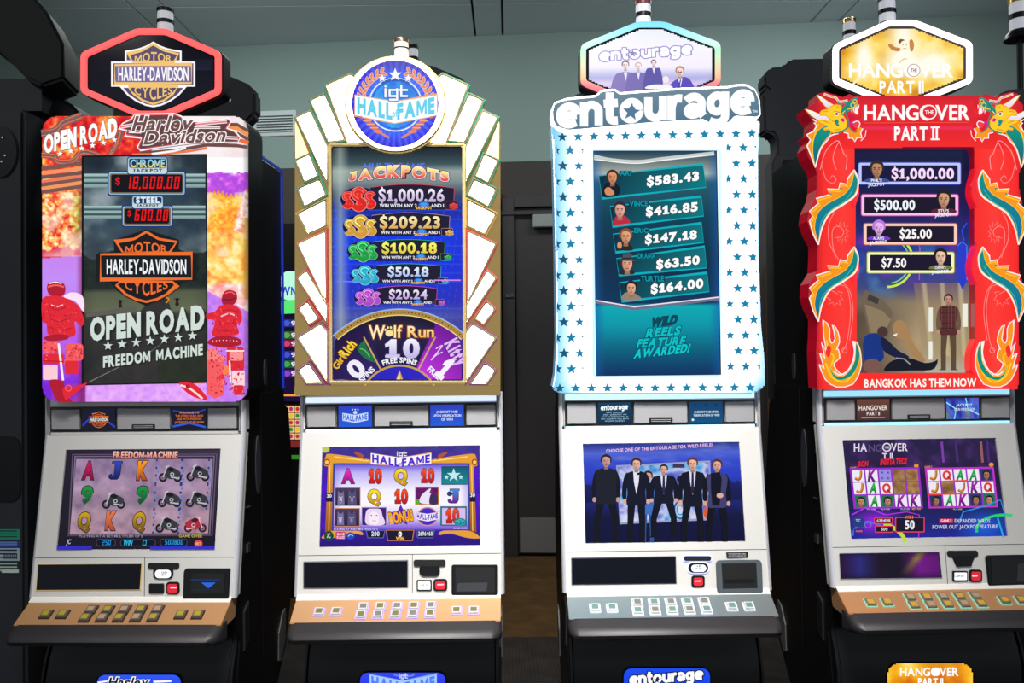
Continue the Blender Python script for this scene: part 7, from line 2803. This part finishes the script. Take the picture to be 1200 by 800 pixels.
# ---- game screen
P4 = door_plane(3, 0.006)
A = Art(P4)
A.poly([(987.5, 514.8), (1166.7, 513.5), (1181.3, 630.5), (997.3, 631.3)], (14, 12, 44))
A.view(980, 505, 5.714)


def bg4(x, y, u, v):
    c = ramp(v, [(0, (36, 26, 66)), (.2, (40, 28, 70)), (.35, (30, 20, 56)), (.7, (24, 30, 84)), (1, (30, 36, 150))])
    n = vnoise(x, y, 60, 8, 3)
    c = mixc(c, (90, 50, 130), np.clip((n - .5) * 3, 0, 1) * (v < .35) * .6)
    c = mixc(c, (150, 30, 220), np.clip(1 - np.hypot((x - 260) / 200, (y - 610) / 110), 0, 1) * 1.2)
    return mixc(c, (20, 90, 210), np.clip(1 - np.hypot((x - 990) / 210, (y - 640) / 150), 0, 1) * 1.1)


A.grid([(43, 56), (1067, 48), (1151, 717), (99, 721)], 70, 46, bg4)
for x, c in ((706, (120, 60, 170)), (800, (70, 40, 110)), (968, (150, 90, 90)), (1010, (70, 40, 110))):
    A.line([(x, 70), (x + 12, 210)], 16, c)
A.text('HA', 118, 84, 206, 136, (225, 215, 235), .02, gap=.08)
A.text('NG', 216, 90, 305, 136, (90, 74, 130), .01, gap=.08)
A.ring(338, 108, 26, 26, 8, (225, 215, 235), 20)
A.text('VER', 366, 82, 478, 132, (225, 215, 235), .02, gap=.08)
A.text('THE', 322, 102, 354, 116, (225, 215, 235), .02)
A.text('T II', 308, 148, 380, 184, (220, 210, 235), .03)
A.text('BON', 146, 204, 212, 238, (230, 30, 50), .04, rise=-4, slant=.1)
A.text('INITIATED!', 294, 188, 470, 226, (235, 30, 50), .04, rise=-8, slant=.1)
YB = (226, 150, 40)
A.text('GAME 1', 92, 238, 140, 250, YB, .02)
A.text('GAME 2', 592, 232, 642, 246, YB, .02)
A.ell(536, 232, 16, 14, YB, 12)
A.ell(1038, 224, 16, 14, YB, 12)


def reels4(quad, rows, framec):
    q = np.array(quad, float)

    def at(u, v):
        return tuple(q[0] * (1 - u) * (1 - v) + q[1] * u * (1 - v) + q[2] * u * v + q[3] * (1 - u) * v)
    A.poly(inset(quad, -9), framec)
    A.poly(quad, (150, 40, 200))
    for j in range(3):
        for i in range(5):
            s = rows[j][i]
            e = .012
            cell = [at(i / 5 + e, j / 3 + .015), at((i + 1) / 5 - e, j / 3 + .015), at((i + 1) / 5 - e, (j + 1) / 3 - .015), at(i / 5 + e, (j + 1) / 3 - .015)]
            bgc = {'f': (30, 110, 80), 'h': (40, 50, 100), 'w': (90, 60, 40), 'p': (150, 140, 220)}.get(s, (238, 232, 244))
            A.poly(cell, bgc)
            c = np.mean(cell, 0)
            if s in 'JKAQ':
                col, dk = {'J': ((214, 140, 40), (150, 80, 20)), 'K': ((170, 40, 170), (90, 10, 110)), 'A': ((40, 190, 90), (10, 110, 50)), 'Q': ((220, 60, 50), (150, 20, 20))}[s]
                if s == 'Q':
                    A.ring(c[0], c[1], 21, 25, 15, col, 18)
                    A.line([(c[0] + 6, c[1] + 10), (c[0] + 26, c[1] + 30)], 11, dk)
                elif s == 'J':
                    A.line(spl([(c[0] + 18, c[1] - 34), (c[0] + 16, c[1] + 6), (c[0] + 2, c[1] + 26), (c[0] - 22, c[1] + 16)], 5, False), 17, dk)
                    A.line(spl([(c[0] + 16, c[1] - 32), (c[0] + 13, c[1] + 4), (c[0], c[1] + 22), (c[0] - 20, c[1] + 14)], 5, False), 11, col)
                else:
                    A.text(s, c[0] - 27, c[1] - 33, c[0] + 25, c[1] + 33, col, .06, bot=dk, slant=.1)
            elif s in 'fh':
                face(A, c[0], c[1] + 4, 30, (190, 130, 100) if s == 'f' else (160, 110, 84), (30, 22, 24))
            elif s == 'w':
                A.grid(cell, 6, 6, lambda x, y, u, v: mixc((90, 54, 30), (205, 160, 100), vnoise(x, y, 26, 6, 2)))
            elif s == 'p':
                for k in range(4):
                    A.star(c[0] + (k % 2 - .5) * 40, c[1] + (k // 2 - .5) * 38, 14, (90, 60, 200), 0, .3)


reels4([(98, 256), (548, 250), (572, 508), (126, 512)], ('JKpww', 'JAQww', 'fAfKK'), (150, 40, 200))
reels4([(602, 254), (1046, 248), (1074, 500), (628, 508)], ('JQAAh', 'JwJKQ', 'hAKhf'), (200, 50, 190))
A.line([(608, 338), (876, 332), (882, 420), (616, 424)], 5, (235, 60, 60), True)
A.line([(890, 378), (1060, 374)], 4, (235, 60, 60))
for x0 in (206, 300, 432, 784):
    A.text('PLAYER', x0, 518, x0 + 60, 527, (190, 190, 205), .01)
A.text('BET 500', 508, 514, 566, 526, YB, .02)
# neon arcs
A.line([(104, 560), (200, 510), (330, 560)], 8, (170, 60, 240))
A.line([(330, 560), (470, 540), (556, 560), (552, 710)], 6, (190, 50, 220))
A.ring(240, 780, 230, 170, 26, (190, 220, 70), 30, -70, -12)
A.ring(220, 700, 110, 90, 14, (60, 110, 220), 24, 180, 320)
A.ring(1130, 660, 190, 100, 18, (40, 200, 110), 30, 170, 285)
A.line([(850, 540), (1000, 500), (1100, 460), (1130, 560)], 8, (40, 140, 235))
A.line([(820, 620), (850, 540)], 8, (40, 140, 235))
A.line([(1080, 580), (1120, 710)], 12, (40, 160, 220))
A.rrect(112, 582, 190, 640, 6, (30, 60, 130))
A.text('TC', 130, 590, 162, 608, (190, 200, 225), .02)
A.ring(212, 626, 22, 22, 4, (120, 130, 210), 14)
A.rrect(118, 654, 186, 686, 6, (60, 30, 120))
A.text('MORE', 132, 664, 176, 676, (220, 120, 180), .02)
for q in ((252, 578, 380, 622), (258, 632, 384, 680), (394, 574, 592, 678)):
    A.rrect(*q, 8, (230, 60, 70))
    A.poly(rr(q[0] + 7, q[1] + 7, q[2] - 7, q[3] - 7, 5), (24, 14, 44))
A.text('6394198', 272, 590, 362, 608, (225, 225, 240), .02)
A.text('50¢' if False else '500', 300, 646, 344, 666, (225, 225, 240), .02)
A.text('WIN', 458, 566, 514, 586, (250, 120, 80), .03, out=(((24, 14, 44), .06),))
A.text('50', 460, 600, 524, 654, (240, 240, 250), .045)
A.rrect(690, 586, 782, 614, 3, (214, 50, 60))
A.text('GAME 2', 700, 591, 772, 608, (255, 225, 225), .02)
A.text('EXPANDED WILDS', 792, 588, 1030, 612, (205, 205, 225), .015)
A.text('POWER OUT JACKPOT FEATURE', 644, 630, 1080, 654, (205, 205, 225), .015, rise=-4)
A.build('game_screen', D4, PRINT_SOFT, 'two small reel sets over purple and blue neon')

# ---- lower door
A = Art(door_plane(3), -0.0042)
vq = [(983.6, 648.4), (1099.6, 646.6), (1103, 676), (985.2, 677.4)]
vfd(3, D4, vq, mat('status_rim_bright', (190, 190, 200), 0.4, 0.4))


def reflect4(x, y, u, v):  # purple and yellow-green reflections in the glass, painted as emission
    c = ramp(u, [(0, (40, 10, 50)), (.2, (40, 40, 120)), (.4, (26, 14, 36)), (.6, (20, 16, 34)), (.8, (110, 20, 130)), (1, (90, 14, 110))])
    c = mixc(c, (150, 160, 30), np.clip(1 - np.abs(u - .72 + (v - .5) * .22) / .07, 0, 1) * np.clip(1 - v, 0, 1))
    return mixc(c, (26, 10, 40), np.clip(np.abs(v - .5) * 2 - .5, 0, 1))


A.grid(vq, 40, 12, reflect4)
A.build('status_reflection', D4, PRINT_SOFT)
Z4 = zq(880, 620, 3.75)
door_piece(3, D4, 'ticket_slot', Z4([(866, 93), (988, 92), (994, 100), (994, 114), (988, 119), (868, 120), (861, 112), (860, 100)]), 0.006, SLOT, 0.001)
door_piece(3, D4, 'ticket_funnel', Z4([(878, 112), (984, 110), (970, 140), (966, 160), (900, 163), (890, 140)]), 0.007, BLACK, 0.002)
door_piece(3, D4, 'cash_out_bezel', Z4(rr(883, 182, 950, 227, 4)), 0.005, BLACK, 0.001)
door_piece(3, D4, 'cash_out_key', Z4(rr(890, 188, 943, 220, 3)), 0.008, WHITE_KEY, 0.001)
door_piece(3, D4, 'service_button_bezel', Z4(rr(956, 176, 1013, 230, 12)), 0.005, BLACK, 0.001)
door_piece(3, D4, 'service_button', Z4(rr(964, 184, 1005, 222, 8)), 0.008, RED_BTN, 0.001)
door_piece(3, D4, 'bill_acceptor', Z4([(1034, 113), (1218, 110), (1226, 240), (1040, 247), (1026, 122)]), 0.008, BLACK, 0.002)
door_piece(3, D4, 'bill_slot', Z4([(1046, 122), (1205, 120), (1212, 230), (1050, 236)]), 0.0095, SLOT)
door_piece(3, D4, 'bill_tongue', Z4([(1160, 150), (1205, 135), (1210, 226), (1156, 228)]), 0.011, GREY_BLACK, 0.002)
A = Art(door_plane(3), -0.0085).view(880, 620, 3.75)
A.text('CASH OUT', 896, 200, 938, 209, (40, 44, 60), .03)
A.poly([(972, 202), (996, 201), (996, 207), (972, 208)], (255, 220, 225))
A.build('panel_print', D4, PRINT)
mb = MB()
slab(mb, door_plane(3), Z4([(851, 66), (853, 66), (866, 246), (864, 246)]), -0.0006, 0.001)
mb.build('panel_seam', DARK_PLATE, D4)


def card4a(A):
    A.rect(0, 0, 100, 50, (104, 62, 50), (70, 44, 44))
    A.text('HANGOVER', 6, 15, 94, 26, (235, 220, 215), .02)
    A.text('PART II', 30, 30, 70, 38, (235, 220, 215), .03)
    A.line([(14, 44), (86, 44)], 2, (180, 150, 140))


def card4b(A):
    A.grid([(0, 0), (100, 0), (100, 50), (0, 50)], 16, 8, lambda x, y, u, v: ramp(vnoise(x, y, 22, 5, 2), [(.2, (40, 40, 150)), (.45, (60, 120, 220)), (.6, (120, 60, 170)), (.8, (60, 170, 120))]))
    A.line([(0, 10), (30, 26), (24, 50)], 3, (150, 220, 250))
    A.line([(60, 0), (66, 26), (100, 40)], 3, (150, 220, 250))
    A.text('JACKPOT', 30, 14, 80, 20, (205, 230, 250), .02)
    A.text('UPON VERIFICATION', 24, 24, 88, 30, (205, 230, 250), .02)


cards(3, S4, (card4a, card4b))


def bs4(A, x0, y0, x1, y1, r):
    A.grid([(x0, y0), (x1, y0), (x1, y1), (x0, y1)], 60, 24, lambda x, y, u, v: ramp(vnoise(x, y, 26, 6, 3), [(.2, (214, 110, 20)), (.45, (245, 170, 30)), (.6, (255, 205, 60)), (.8, (255, 235, 160))]), inround(x0, y0, x1, y1, r))
    A.view(970, 680, 5.217)
    A.text('HANGOVER', 442, 534, 800, 582, (255, 255, 255), .025, gap=.05)
    A.ell(664, 558, 26, 26, (255, 255, 255), 18)
    A.text('PART II', 552, 598, 706, 640, (255, 255, 255), .035)


belly_sign(3, M4, 1040, 777, 1140, 813, 15, None, bs4, 'orange lit lozenge sign with white lettering')
